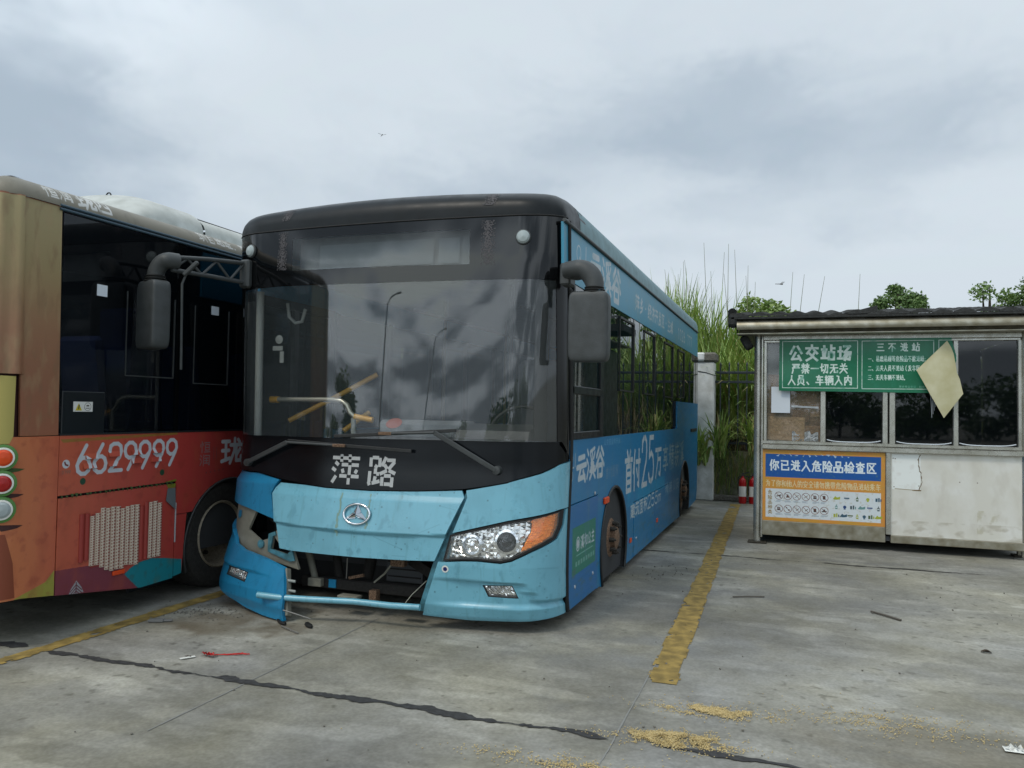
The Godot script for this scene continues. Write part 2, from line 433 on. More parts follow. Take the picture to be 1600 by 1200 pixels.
	"建": [[44, 14, 88, 14, 88, 44], [40, 29, 98, 29], [44, 44, 88, 44], [42, 58, 92, 58], [38, 72, 98, 72], [67, 3, 67, 84], [8, 14, 34, 14, 16, 44, 34, 44, 8, 92], [10, 58, 38, 86, 98, 95]],
	"筑": [["竹", 0, 0, 100, 28], [6, 38, 44, 38], [25, 38, 25, 80], [4, 84, 46, 74], [56, 36, 54, 70, 42, 96], [56, 38, 82, 38, 82, 90, 97, 90, 97, 76], [62, 56, 72, 68]],
	"面": [[5, 8, 95, 8], [48, 8, 42, 26], [12, 28, 88, 28, 88, 94, 12, 94, 12, 28], [37, 28, 37, 94], [63, 28, 63, 94], [37, 50, 63, 50], [37, 72, 63, 72]],
	"积": [["禾", 0, 0, 50, 100], [58, 12, 94, 12, 94, 54, 58, 54, 58, 12], [68, 64, 54, 94], [84, 64, 98, 94]],
	"恒": [[20, 4, 20, 97], [8, 24, 6, 48], [30, 20, 36, 38], [44, 14, 96, 14], [52, 30, 90, 30, 90, 76, 52, 76, 52, 30], [52, 53, 90, 53], [42, 92, 98, 92]],
	"润": [["氵", 0, 0, 30, 100], [36, 6, 44, 18], [36, 22, 36, 97], [52, 12, 94, 12, 94, 92, 84, 90], [46, 34, 84, 34], [46, 54, 82, 54], [44, 76, 86, 76], [65, 34, 65, 76]],
	"珑": [[6, 14, 40, 14], [6, 48, 38, 48], [23, 14, 23, 84], [4, 88, 42, 78], [46, 28, 98, 28], [66, 4, 64, 50, 44, 96], [74, 30, 74, 88, 97, 88, 97, 72], [92, 44, 76, 66], [82, 8, 90, 18]],
	"项": [[4, 20, 40, 20], [22, 20, 22, 80], [2, 86, 42, 76], [46, 10, 98, 10], [70, 10, 66, 24], [52, 26, 92, 26, 92, 74], [52, 26, 52, 74], [72, 36, 70, 68, 44, 97], [76, 74, 97, 96]],
	"目": [[22, 6, 78, 6, 78, 94, 22, 94, 22, 6], [22, 35, 78, 35], [22, 64, 78, 64]],
	"地": [["土", 0, 14, 38, 78], [40, 50, 94, 32, 90, 68, 80, 66], [66, 5, 66, 76], [50, 24, 50, 90, 97, 90, 97, 72]],
	"址": [["土", 0, 14, 38, 78], [46, 38, 46, 90], [68, 5, 68, 90], [68, 46, 94, 46], [38, 92, 98, 92]],
	"四": [[10, 14, 90, 14, 90, 92, 10, 92, 10, 14], [38, 14, 36, 44, 22, 62], [62, 14, 62, 54, 86, 54]],
	"市": [[48, 3, 54, 16], [5, 22, 95, 22], [18, 38, 82, 38, 82, 82, 68, 80], [18, 38, 18, 84], [50, 22, 50, 98]],
	"萍": [["艹", 0, 0, 100, 80], [8, 36, 22, 46], [4, 54, 18, 62], [6, 92, 22, 70], ["平", 28, 32, 72, 68]],
	"stencil duckweed": [[2, 13, 29, 13], [39, 13, 58, 13], [68, 13, 98, 13], [34, 1, 34, 9], [34, 17, 34, 26], [63, 1, 63, 9], [63, 17, 63, 26], [12, 27, 24, 37], [2, 47, 16, 56], [18, 72, 5, 95], [35, 35, 58, 35], [70, 35, 95, 35], [64, 36, 64, 68], [38, 49, 43, 62], [90, 50, 84, 62], [30, 72, 56, 72], [71, 72, 98, 72], [63, 78, 63, 99]],
	"stencil road": [[8, 5, 8, 35], [13, 5, 36, 5], [40, 5, 40, 35], [22, 31, 33, 37], [26, 40, 26, 58], [30, 58, 40, 58], [6, 50, 6, 86], [1, 93, 11, 88], [27, 66, 24, 86], [16, 89, 44, 81], [62, 2, 48, 32], [65, 12, 95, 12], [92, 17, 72, 42], [57, 27, 67, 40], [67, 46, 42, 58], [73, 45, 97, 55], [58, 63, 82, 63], [52, 67, 52, 96], [87, 67, 87, 99], [60, 90, 82, 90]],
	"0": [[50, 3, 22, 14, 12, 50, 22, 86, 50, 97, 78, 86, 88, 50, 78, 14, 50, 3]],
	"1": [[30, 20, 55, 4, 55, 97]],
	"2": [[10, 28, 16, 10, 36, 3, 64, 3, 84, 12, 89, 30, 78, 50, 10, 97, 92, 97]],
	"5": [[85, 4, 25, 4, 18, 44, 50, 36, 80, 45, 92, 68, 80, 90, 50, 97, 20, 92, 8, 80]],
	"6": [[66, 2, 24, 48, 11, 68, 17, 87, 38, 97, 62, 97, 84, 86, 90, 68, 81, 51, 62, 43, 40, 44, 22, 55]],
	"7": [[8, 5, 92, 5, 45, 97]],
	"9": [[34, 98, 76, 52, 89, 32, 83, 13, 62, 3, 38, 3, 16, 14, 10, 32, 19, 49, 38, 57, 60, 56, 78, 45]],
	"m": [[8, 40, 8, 95], [8, 48, 28, 40, 46, 48, 46, 95], [46, 48, 68, 40, 88, 48, 88, 95]],
}

class Print:
	var w := 0
	var h := 0
	var px := PackedByteArray()
	func _init(ww: int, hh: int, c: Color) -> void:
		w = ww; h = hh
		px.resize(w * h * 3)
		rect(0, 0, w, h, c)
	func put(i: int, j: int, c: Color, a: float) -> void:
		var k := (j * w + i) * 3
		px[k] = int(lerpf(px[k], c.r * 255.0, a))
		px[k + 1] = int(lerpf(px[k + 1], c.g * 255.0, a))
		px[k + 2] = int(lerpf(px[k + 2], c.b * 255.0, a))
	func rect(x: float, y: float, ww: float, hh: float, c: Color, a := 1.0) -> void:
		for j in range(maxi(0, int(y)), mini(h, int(y + hh))):
			for i in range(maxi(0, int(x)), mini(w, int(x + ww))):
				put(i, j, c, a)
	func frame(x: float, y: float, ww: float, hh: float, t: float, c: Color) -> void:
		rect(x, y, ww, t, c); rect(x, y + hh - t, ww, t, c); rect(x, y, t, hh, c); rect(x + ww - t, y, t, hh, c)
	func seg(a: Vector2, b: Vector2, t: float, c: Color, round_ends := false) -> void:
		var d := b - a
		var l := d.length()
		if l < 0.01: return
		d /= l
		var m := (a + b) * 0.5
		var hl := l * 0.5 + t * 0.38
		var e := t + 1.0
		for j in range(maxi(0, int(minf(a.y, b.y) - e)), mini(h, int(maxf(a.y, b.y) + e) + 1)):
			for i in range(maxi(0, int(minf(a.x, b.x) - e)), mini(w, int(maxf(a.x, b.x) + e) + 1)):
				var q := Vector2(i + 0.5, j + 0.5) - m
				var al := absf(q.dot(d))
				var ac := absf(q.cross(d))
				var cov: float
				if round_ends:
					cov = t * 0.5 + 0.5 - Vector2(maxf(al - l * 0.5, 0.0), ac).length()
				else:
					cov = minf(t * 0.5 + 0.5 - ac, hl + 0.5 - al)
				if cov > 0.0: put(i, j, c, minf(cov, 1.0) * c.a)
	func disc(x: float, y: float, r: float, c: Color, hole := 0.0) -> void:
		for j in range(maxi(0, int(y - r - 1)), mini(h, int(y + r + 2))):
			for i in range(maxi(0, int(x - r - 1)), mini(w, int(x + r + 2))):
				var d := Vector2(i + 0.5 - x, j + 0.5 - y).length()
				var cov := minf(r + 0.5 - d, d - hole + 0.5)
				if cov > 0.0: put(i, j, c, minf(cov, 1.0) * c.a)
	func poly(p: Array, c: Color) -> void:
		var pp := PackedVector2Array(p)
		var lo := pp[0]
		var hi := pp[0]
		for q in pp:
			lo = lo.min(q); hi = hi.max(q)
		for j in range(maxi(0, int(lo.y)), mini(h, int(hi.y) + 1)):
			for i in range(maxi(0, int(lo.x)), mini(w, int(hi.x) + 1)):
				if Geometry2D.is_point_in_polygon(Vector2(i + 0.5, j + 0.5), pp): put(i, j, c, c.a)
	func glyph(ch: String, x: float, y: float, ww: float, hh: float, t: float, c: Color, round_ends := false) -> void:
		for s: Array in GLYPHS.get(ch, []):
			if s[0] is String:
				glyph(s[0], x + s[1] * ww * 0.01, y + s[2] * hh * 0.01, s[3] * ww * 0.01, s[4] * hh * 0.01, t, c, round_ends)
				continue
			for k in range(0, s.size() - 2, 2):
				seg(Vector2(x + s[k] * ww * 0.01, y + s[k + 1] * hh * 0.01), Vector2(x + s[k + 2] * ww * 0.01, y + s[k + 3] * hh * 0.01), t, c, round_ends)
	func text(s: String, x: float, y: float, ww: float, hh: float, gap: float, t: float, c: Color, round_ends := false) -> void:
		for k in s.length():
			glyph(s[k], x + k * (ww + gap), y, ww, hh, t, c, round_ends)
	# grain and blotches of dirt: colour c where the noise rises above the level
	func dirt(seed_: int, freq: float, level: float, soft: float, c: Color, stretch := Vector2.ONE, region := Rect2()) -> void:
		var n := FastNoiseLite.new()
		n.seed = seed_; n.frequency = freq; n.fractal_octaves = 4
		var r := region if region.size.x > 0 else Rect2(0, 0, w, h)
		for j in range(int(r.position.y), int(r.end.y)):
			for i in range(int(r.position.x), int(r.end.x)):
				var a := clampf((n.get_noise_2d(i * stretch.x, j * stretch.y) - level) / soft, 0.0, 1.0) * c.a
				if a > 0.004: put(i, j, c, a)
	func picture() -> ImageTexture:
		return ImageTexture.create_from_image(Image.create_from_data(w, h, false, Image.FORMAT_RGB8, px))

# ---------------------------------------------------------------- materials
var M := {}

func grain(seed_: int, freq: float, a: Color, b: Color, octaves := 5, size := 512) -> NoiseTexture2D:
	var n := FastNoiseLite.new()
	n.seed = seed_; n.frequency = freq; n.fractal_octaves = octaves
	n.noise_type = FastNoiseLite.TYPE_SIMPLEX_SMOOTH
	var t := NoiseTexture2D.new()
	t.width = size; t.height = size; t.seamless = true; t.noise = n
	var g := Gradient.new()
	g.set_color(0, a); g.set_color(1, b)
	t.color_ramp = g
	return t

func bump(seed_: int, freq: float) -> NoiseTexture2D:
	return grain(seed_, freq, Color.BLACK, Color.WHITE)

func mat(called: String, c: Color, rough := 0.6, metal := 0.0) -> StandardMaterial3D:
	var m := StandardMaterial3D.new()
	m.resource_name = called
	m.albedo_color = c
	m.roughness = rough
	m.metallic = metal
	M[called] = m
	return m

func textured(m: StandardMaterial3D, t: Texture2D, scale := 1.0, rough_tex: Texture2D = null) -> StandardMaterial3D:
	m.albedo_texture = t
	m.uv1_triplanar = true
	m.uv1_scale = Vector3.ONE * scale
	if rough_tex:
		m.roughness_texture = rough_tex
		m.roughness_texture_channel = BaseMaterial3D.TEXTURE_CHANNEL_RED
	return m

func relief(m: StandardMaterial3D, t: Texture2D, depth: float) -> StandardMaterial3D:
	m.heightmap_enabled = true
	m.heightmap_texture = t
	m.heightmap_scale = depth
	return m

func pane(called: String, c: Color, alpha: float, rough := 0.02) -> StandardMaterial3D:
	var m := mat(called, Color(c.r, c.g, c.b, alpha), rough)
	m.transparency = BaseMaterial3D.TRANSPARENCY_ALPHA
	m.metallic_specular = 0.5
	return m

# scuffs, hairline scratches and road film on old bus paint
func paint_print() -> ImageTexture:
	var p := Print.new(512, 512, Color(0.97, 0.97, 0.97))
	var rng := RandomNumberGenerator.new()
	rng.seed = 16
	p.dirt(31, 0.008, -0.1, 0.9, Color(0.86, 0.87, 0.87, 0.8))
	p.dirt(33, 0.03, 0.30, 0.25, Color(0.72, 0.76, 0.77, 0.55), Vector2(1.0, 0.6))
	p.dirt(35, 0.02, 0.28, 0.3, Color(0.82, 0.84, 0.82, 0.6), Vector2(3.5, 0.35))
	for i in 46:
		var a := Vector2(rng.randf() * 512.0, rng.randf() * 512.0)
		var d := Vector2.from_angle(rng.randf_range(-0.5, 0.5)) * rng.randf_range(8.0, 70.0)
		p.seg(a, a + d, rng.randf_range(0.7, 1.3), Color(0.62, 0.67, 0.68, 0.55) if rng.randf() < 0.6 else Color(1, 1, 1, 0.6))
	for i in 120: p.disc(rng.randf() * 512.0, rng.randf() * 512.0, rng.randf_range(0.6, 1.8), Color(0.45, 0.44, 0.42, 0.7))
	return p.picture()

func make_materials() -> void:
	var dust := grain(3, 0.012, Color(0.78, 0.78, 0.76), Color(1, 1, 1), 6)
	var dust2 := grain(8, 0.02, Color(0.62, 0.60, 0.56), Color(1, 1, 1), 6)
	var smudge := grain(12, 0.01, Color(0.75, 0.75, 0.75), Color(1, 1, 1), 5)
	var rough_map := grain(14, 0.016, Color(0.55, 0.55, 0.55), Color(1, 1, 1), 5)
	var fine := bump(21, 0.09)
	# faded sky-blue paint of the right side and hood, fresher paint of the left corner
	var p := textured(mat("faded_paint", Color(0.445, 0.69, 0.765), 0.40), paint_print(), 0.6, rough_map)
	p.clearcoat_enabled = true; p.clearcoat = 0.25; p.clearcoat_roughness = 0.25
	p = textured(mat("fresh_paint", Color(0.11, 0.50, 0.67), 0.36), paint_print(), 0.75)
	p.clearcoat_enabled = true; p.clearcoat = 0.3; p.clearcoat_roughness = 0.2
	p = textured(mat("frame_blue", Color(0.33, 0.58, 0.66), 0.5), dust2, 1.2)
	mat("wrap_white", Color(0.72, 0.76, 0.78), 0.4)
	p = textured(mat("cap_black", Color(0.115, 0.13, 0.14), 0.48), dust, 0.8, rough_map)
	p.metallic_specular = 0.32
	p = mat("frit", Color(0.035, 0.04, 0.045), 0.06)
	p = textured(mat("black_panel", Color(0.055, 0.07, 0.085), 0.2), smudge, 0.9)
	p.metallic_specular = 0.34
	textured(mat("rubber", Color(0.115, 0.12, 0.12), 0.75), dust2, 2.0)
	relief(textured(mat("tyre", Color(0.19, 0.185, 0.175), 0.9), dust2, 2.0), fine, 0.4)
	relief(textured(mat("plastic_grey", Color(0.255, 0.27, 0.275), 0.55), dust, 1.5), fine, 0.05)
	relief(textured(mat("plastic_black", Color(0.135, 0.14, 0.14), 0.5), dust, 1.5), fine, 0.05)
	textured(mat("chassis", Color(0.15, 0.14, 0.13), 0.85), dust2, 3.0)
	textured(mat("inner_grey", Color(0.54, 0.535, 0.49), 0.8), dust, 1.0)
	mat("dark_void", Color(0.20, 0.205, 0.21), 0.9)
	mat("dark_cabin", Color(0.30, 0.31, 0.32), 0.85)
	textured(mat("cabin_grey", Color(0.40, 0.43, 0.44), 0.75), dust, 1.0)
	mat("cabin_pale", Color(0.56, 0.58, 0.56), 0.6)
	mat("rail_yellow", Color(0.80, 0.60, 0.16), 0.35)
	mat("rail_steel", Color(0.72, 0.72, 0.66), 0.3, 0.6)
	mat("rail_dim", Color(0.30, 0.27, 0.16), 0.5)
	mat("seat_blue", Color(0.10, 0.26, 0.58), 0.5)
	pane("windscreen_glass", Color(0.42, 0.46, 0.47), 0.06, 0.0)
	pane("side_glass", Color(0.06, 0.13, 0.135), 0.68, 0.0)
	pane("dark_glass", Color(0.03, 0.045, 0.06), 0.70, 0.02)
	pane("lamp_glass", Color(0.9, 0.92, 0.92), 0.06, 0.03)
	pane("amber_glass", Color(1.0, 0.56, 0.08), 0.28, 0.05)
	mat("chrome", Color(0.86, 0.87, 0.88), 0.08, 1.0)
	relief(mat("reflector", Color(0.93, 0.93, 0.91), 0.22, 0.75), bump(33, 0.035), 2.2)
	M.reflector.uv1_triplanar = true; M.reflector.uv1_scale = Vector3.ONE * 9.0
	relief(mat("amber_reflector", Color(0.95, 0.50, 0.08), 0.2, 0.7), bump(35, 0.06), 2.2)
	M.amber_reflector.uv1_triplanar = true; M.amber_reflector.uv1_scale = Vector3.ONE * 10.0
	mat("amber", Color(0.85, 0.28, 0.05), 0.3)
	mat("red_lens", Color(0.62, 0.07, 0.06), 0.25)
	relief(textured(mat("rust", Color(0.64, 0.555, 0.48), 0.9), grain(41, 0.03, Color(0.45, 0.38, 0.33), Color(1, 0.95, 0.9), 6), 4.0), fine, 0.6)
	relief(textured(mat("wheel_steel", Color(0.30, 0.285, 0.265), 0.7, 0.2), dust2, 4.0), fine, 0.2)
	mat("screen_border", Color(0.04, 0.045, 0.05), 0.22)
	mat("mirror_facet", Color(0.93, 0.93, 0.92), 0.10, 0.9)
	mat("amber_facet", Color(1.0, 0.58, 0.12), 0.18, 0.35)
	textured(mat("rim_tan", Color(0.62, 0.58, 0.51), 0.6), dust2, 4.0)
	textured(mat("roof_skin", Color(0.47, 0.60, 0.63), 0.55), dust, 0.8)
	mat("led_board", Color(0.40, 0.44, 0.45), 0.5)
	textured(mat("tape", Color(0.44, 0.43, 0.44), 0.7), grain(44, 0.06, Color(0.25, 0.24, 0.25), Color(1, 1, 1), 5), 6.0)
	mat("tape_white", Color(0.66, 0.67, 0.67), 0.55)
	mat("rust_film", Color(0.46, 0.58, 0.54), 0.6)
	mat("sticker_blue", Color(0.08, 0.12, 0.36), 0.4)
	mat("sticker_orange", Color(0.60, 0.24, 0.10), 0.5)
	mat("dark_lens", Color(0.10, 0.11, 0.12), 0.04)
	mat("frosted_lens", Color(0.62, 0.66, 0.66), 0.2)
	# red bus
	mat("torn_green", Color(0.22, 0.30, 0.13), 0.7)
	mat("torn_dark", Color(0.24, 0.11, 0.10), 0.7)
	mat("peel_grey", Color(0.36, 0.38, 0.39), 0.5)
	mat("wrap_yellow", Color(0.66, 0.61, 0.33), 0.5)
	mat("bumper_orange", Color(0.50, 0.24, 0.14), 0.5)
	mat("lamp_surround", Color(0.30, 0.48, 0.22), 0.5)
	mat("gutter_blue", Color(0.24, 0.32, 0.37), 0.4)
	mat("hatch_black", Color(0.06, 0.085, 0.10), 0.3)
	mat("hazard_yellow", Color(0.75, 0.68, 0.08), 0.5)
	mat("roof_tan", Color(0.46, 0.44, 0.385), 0.5)
	textured(mat("ac_white", Color(0.78, 0.79, 0.77), 0.5), dust, 0.8)
	# booth
	var brushed := grain(51, 0.006, Color(0.84, 0.83, 0.80), Color(1, 1, 1), 6)
	var s := textured(mat("stainless", Color(0.80, 0.80, 0.775), 0.36, 0.8), brushed, 1.1, rough_map)
	s = textured(mat("stainless_dull", Color(0.68, 0.67, 0.62), 0.42, 0.7), grain(52, 0.012, Color(0.74, 0.71, 0.64), Color(1, 1, 1), 6), 1.0)
	relief(textured(mat("roof_tile", Color(0.215, 0.225, 0.225), 0.75), dust2, 2.0), fine, 0.3)
	relief(textured(mat("cardboard", Color(0.60, 0.47, 0.33), 0.9), grain(55, 0.02, Color(0.72, 0.66, 0.58), Color(1, 1, 1), 6), 2.0), bump(56, 0.02), 1.0)
	relief(textured(mat("cardboard_pale", Color(0.72, 0.60, 0.45), 0.9), grain(58, 0.02, Color(0.78, 0.74, 0.66), Color(1, 1, 1), 6), 2.0), bump(59, 0.02), 1.0)
	relief(textured(mat("cardboard_dark", Color(0.50, 0.375, 0.25), 0.9), grain(60, 0.02, Color(0.72, 0.66, 0.58), Color(1, 1, 1), 6), 2.0), bump(62, 0.02), 1.0)
	mat("paper", Color(0.80, 0.83, 0.86), 0.7)
	textured(mat("cream_board", Color(0.80, 0.785, 0.665), 0.55), grain(57, 0.008, Color(0.86, 0.84, 0.74), Color(1, 1, 1), 4), 0.9)
	pane("booth_glass", Color(0.55, 0.57, 0.55), 0.12, 0.02)
	mat("backing_grey", Color(0.47, 0.48, 0.46), 0.7)
	textured(mat("old_metal", Color(0.30, 0.28, 0.24), 0.7, 0.3), dust2, 3.0)
	# surroundings
	relief(textured(mat("whitewash", Color(0.90, 0.905, 0.895), 0.85), dust, 0.6), fine, 0.15)
	relief(textured(mat("mouldy_render", Color(0.56, 0.56, 0.50), 0.95), grain(61, 0.012, Color(0.55, 0.57, 0.47), Color(1, 1, 0.97), 6), 0.8), fine, 0.5)
	relief(textured(mat("old_concrete", Color(0.52, 0.51, 0.48), 0.95), dust2, 2.5), fine, 0.5)
	mat("fence_paint", Color(0.13, 0.165, 0.185), 0.5)
	relief(textured(mat("soil", Color(0.32, 0.27, 0.19), 0.95), grain(63, 0.03, Color(0.5, 0.48, 0.42), Color(1, 1, 0.9), 6), 0.5), bump(64, 0.02), 4.0)
	mat("extinguisher_red", Color(0.62, 0.05, 0.06), 0.3)
	mat("label_white", Color(0.82, 0.82, 0.80), 0.5)
	var leaf := mat("leaf", Color.WHITE, 0.55)
	leaf.vertex_color_use_as_albedo = true
	leaf.backlight_enabled = true
	leaf.backlight = Color(0.45, 0.5, 0.25)
	textured(mat("bark", Color(0.30, 0.26, 0.21), 0.95), dust2, 2.0)
	mat("galvanised", Color(0.72, 0.74, 0.75), 0.5, 0.2)
	# road marks
	textured(mat("road_yellow", Color(0.66, 0.555, 0.29), 0.8), grain(71, 0.012, Color(0.62, 0.62, 0.60), Color(1, 1, 1), 6), 1.2)
	textured(mat("tar", Color(0.24, 0.24, 0.245), 0.8), dust2, 2.0)
	textured(mat("joint_strip", Color(0.30, 0.295, 0.28), 0.9), dust2, 2.0)
	mat("joint_thin", Color(0.50, 0.50, 0.485), 0.9)
	var g := mat("grain_husk", Color.WHITE, 0.8)
	g.vertex_color_use_as_albedo = true
	mat("litter_red", Color(0.72, 0.10, 0.08), 0.5)
	mat("litter_white", Color(0.86, 0.86, 0.83), 0.6)
	mat("litter_grey", Color(0.42, 0.42, 0.41), 0.7)
	mat("stick_grey", Color(0.33, 0.31, 0.28), 0.8)
	mat("wire", Color(0.55, 0.54, 0.52), 0.45, 0.5)

# ---------------------------------------------------------------- ground
func noise(seed_: int, freq: float, octaves := 4) -> FastNoiseLite:
	var n := FastNoiseLite.new()
	n.seed = seed_; n.frequency = freq; n.fractal_octaves = octaves
	n.noise_type = FastNoiseLite.TYPE_SIMPLEX_SMOOTH
	return n

func concrete_picture() -> ImageTexture:
	# x from -9 to 7, z from -17 to -1
	var s := 1280
	var a := noise(2, 0.55, 5)
	var b := noise(4, 2.6, 4)
	var c := noise(6, 14.0, 3)
	var stain := noise(9, 0.9, 5)
	var warm := noise(15, 0.7, 4)
	var speck := noise(18, 9.0, 2)
	var scrape := noise(19, 1.3, 5)
	var data := PackedByteArray()
	data.resize(s * s * 3)
	var k := 0
	# stains copied from the photograph: x, z, half length in x, in z, strength, colour
	var spots := [
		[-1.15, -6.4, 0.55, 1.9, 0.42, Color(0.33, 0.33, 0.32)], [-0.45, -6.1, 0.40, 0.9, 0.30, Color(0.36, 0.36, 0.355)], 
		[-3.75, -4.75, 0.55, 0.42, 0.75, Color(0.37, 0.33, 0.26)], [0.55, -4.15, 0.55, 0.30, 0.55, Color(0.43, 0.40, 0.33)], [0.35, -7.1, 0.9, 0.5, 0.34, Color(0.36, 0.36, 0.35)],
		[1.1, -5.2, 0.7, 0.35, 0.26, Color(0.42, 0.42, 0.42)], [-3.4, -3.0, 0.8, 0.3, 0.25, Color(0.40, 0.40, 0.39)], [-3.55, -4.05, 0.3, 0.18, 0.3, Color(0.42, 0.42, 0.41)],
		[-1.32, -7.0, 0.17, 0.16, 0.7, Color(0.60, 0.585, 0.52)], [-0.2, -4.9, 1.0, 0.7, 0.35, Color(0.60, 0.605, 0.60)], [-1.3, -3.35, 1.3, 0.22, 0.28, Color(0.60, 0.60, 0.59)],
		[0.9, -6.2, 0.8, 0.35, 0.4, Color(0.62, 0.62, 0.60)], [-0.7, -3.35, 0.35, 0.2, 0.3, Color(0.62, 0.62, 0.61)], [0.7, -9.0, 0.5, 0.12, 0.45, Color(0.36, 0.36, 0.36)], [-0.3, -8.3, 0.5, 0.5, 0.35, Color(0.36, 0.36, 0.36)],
	]
	for j in s:
		var z := -17.0 + 16.0 * (j + 0.5) / s
		var near := []
		for q: Array in spots:
			if absf(z - q[1]) < q[3] * 2.2: near.append(q)
		for i in s:
			var x := -9.0 + 16.0 * (i + 0.5) / s
			var na := a.get_noise_2d(x, z)
			var nb := b.get_noise_2d(x, z * 1.2)
			var v := 0.552 + na * 0.13 + nb * 0.06 + c.get_noise_2d(x, z) * 0.045
			var w := warm.get_noise_2d(x, z) * 0.02
			v -= clampf((speck.get_noise_2d(x, z) + 0.5 * na - 0.66) * 1.2, 0.0, 0.12)
			v += clampf((scrape.get_noise_2d(x * 0.7, z * 2.2) - 0.16) * 0.4, 0.0, 0.06)
			var r := v - 0.008 + w
			var g := v - 0.018 + w * 0.6
			var bl := v - 0.062 - w
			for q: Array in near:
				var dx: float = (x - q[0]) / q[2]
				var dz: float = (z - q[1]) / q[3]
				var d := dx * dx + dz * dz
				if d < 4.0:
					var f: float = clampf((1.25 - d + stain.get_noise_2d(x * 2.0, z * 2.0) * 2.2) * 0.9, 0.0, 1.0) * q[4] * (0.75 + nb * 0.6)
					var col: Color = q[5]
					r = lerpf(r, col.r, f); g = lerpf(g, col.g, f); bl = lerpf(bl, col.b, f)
			data[k] = clampi(int(r * 255.0), 0, 255)
			data[k + 1] = clampi(int(g * 255.0), 0, 255)
			data[k + 2] = clampi(int(bl * 255.0), 0, 255)
			k += 3
	return ImageTexture.create_from_image(Image.create_from_data(s, s, false, Image.FORMAT_RGB8, data))

func build_ground() -> void:
	var m := mat("concrete", Color(1, 1, 1), 0.88)
	m.albedo_texture = concrete_picture()
	m.detail_enabled = true
	m.detail_blend_mode = BaseMaterial3D.BLEND_MODE_MUL
	m.detail_uv_layer = BaseMaterial3D.DETAIL_UV_2
	m.detail_albedo = grain(23, 0.045, Color(0.85, 0.85, 0.845), Color(1.0, 1.0, 1.0), 6, 1024)
	m.uv2_scale = Vector3(1, 1, 1)
	var st := SurfaceTool.new()
	st.begin(Mesh.PRIMITIVE_TRIANGLES)
	var xs := [-400.0, -9.0, 7.0, 400.0]
	var zs := [-500.0, -17.0, -1.0, 300.0]
	for i in 3:
		for j in 3:
			var q := [Vector3(xs[i], 0, zs[j]), Vector3(xs[i + 1], 0, zs[j]), Vector3(xs[i + 1], 0, zs[j + 1]), Vector3(xs[i], 0, zs[j + 1])]
			for k: int in [0, 1, 2, 0, 2, 3]:
				var p: Vector3 = q[k]
				st.set_normal(Vector3.UP)
				st.set_uv(Vector2((p.x + 9.0) / 16.0, (p.z + 17.0) / 16.0))
				st.set_uv2(Vector2(p.x, p.z) / 1.3)
				st.add_vertex(p)
	var ground := MeshInstance3D.new()
	ground.name = "ground"
	ground.mesh = st.commit()
	ground.material_override = m
	add_child(ground)
	tag(ground, "", "", "", "structure")
	# worn yellow bay lines
	worn_line(ground, Vector2(-0.70, -4.52), Vector2(-0.93, -13.9), 0.165, 5)
	worn_line(ground, Vector2(-4.29, -2.2), Vector2(-4.36, -13.5), 0.13, 7)
	# tar run into the cross joint
	seam(ground, "tar_seam", -4.24, -0.79, -3.668, 0.028, 3)
	seam(ground, "tar_seam", -0.62, 5.0, -3.672, 0.02, 4)
	seam(ground, "tar_seam", -7.0, -4.42, -3.675, 0.035, 6)
	seam(ground, "joint", -1.9, 5.5, -8.79, 0.017, 8, "joint_strip")  # dark strip laid flat along the back slab joint
	for x: float in [-2.79, -0.775]:
		var s := sh()
		var n := noise(int(x * 100), 1.6, 3)
		var z := -2.0
		while z > -9.0:
			var wd := 0.0035 + 0.002 * n.get_noise_1d(z * 3.0)
			var ox := n.get_noise_1d(z) * 0.006
			if n.get_noise_1d(z * 0.8 + 40.0) > -0.12:
				s.quad(Vector3(x + ox - wd, 0.003, z), Vector3(x + ox - wd, 0.003, z - 0.08), Vector3(x + ox + wd, 0.003, z - 0.08), Vector3(x + ox + wd, 0.003, z))
			z -= 0.08
		s.done("saw_cut", ground, M.joint_thin)

func worn_line(parent: Node, a: Vector2, b: Vector2, wd: float, seed_: int) -> void:
	var n := noise(seed_, 7.0, 4)
	var e := noise(seed_ + 50, 2.2, 4)
	var gap := noise(seed_ + 90, 1.1, 3)
	var c := 0.0125
	var l := a.distance_to(b)
	var d := (b - a) / l
	var r := Vector2(-d.y, d.x)
	var s := sh()
	var nu := int(l / c)
	var nv := int(wd * 1.3 / c)
	for i in nu:
		var t := i * c
		var lo := -wd * 0.5 + e.get_noise_1d(t * 1.3) * 0.014 + n.get_noise_1d(t * 4.0) * 0.006
		var hi := wd * 0.5 + e.get_noise_1d(t * 1.3 + 77.0) * 0.02 + n.get_noise_1d(t * 4.0 + 9.0) * 0.008
		if t < 0.10: lo += 0.035 * (1.0 - t / 0.1)
		var g := gap.get_noise_1d(t) * 0.9
		for j in nv:
			var u := -wd * 0.65 + j * c
			if u < lo or u > hi: continue
			if n.get_noise_2d(t * 0.6, u * 0.9) < -0.50 + maxf(0.0, g - 0.22) * 1.3: continue
			var p := a + d * t + r * u
			var q := p + d * c
			s.quad(Vector3(p.x, 0.004, p.y), Vector3(q.x, 0.004, q.y), Vector3(q.x + r.x * c, 0.004, q.y + r.y * c), Vector3(p.x + r.x * c, 0.004, p.y + r.y * c))
	s.done("yellow_line", parent, M.road_yellow)

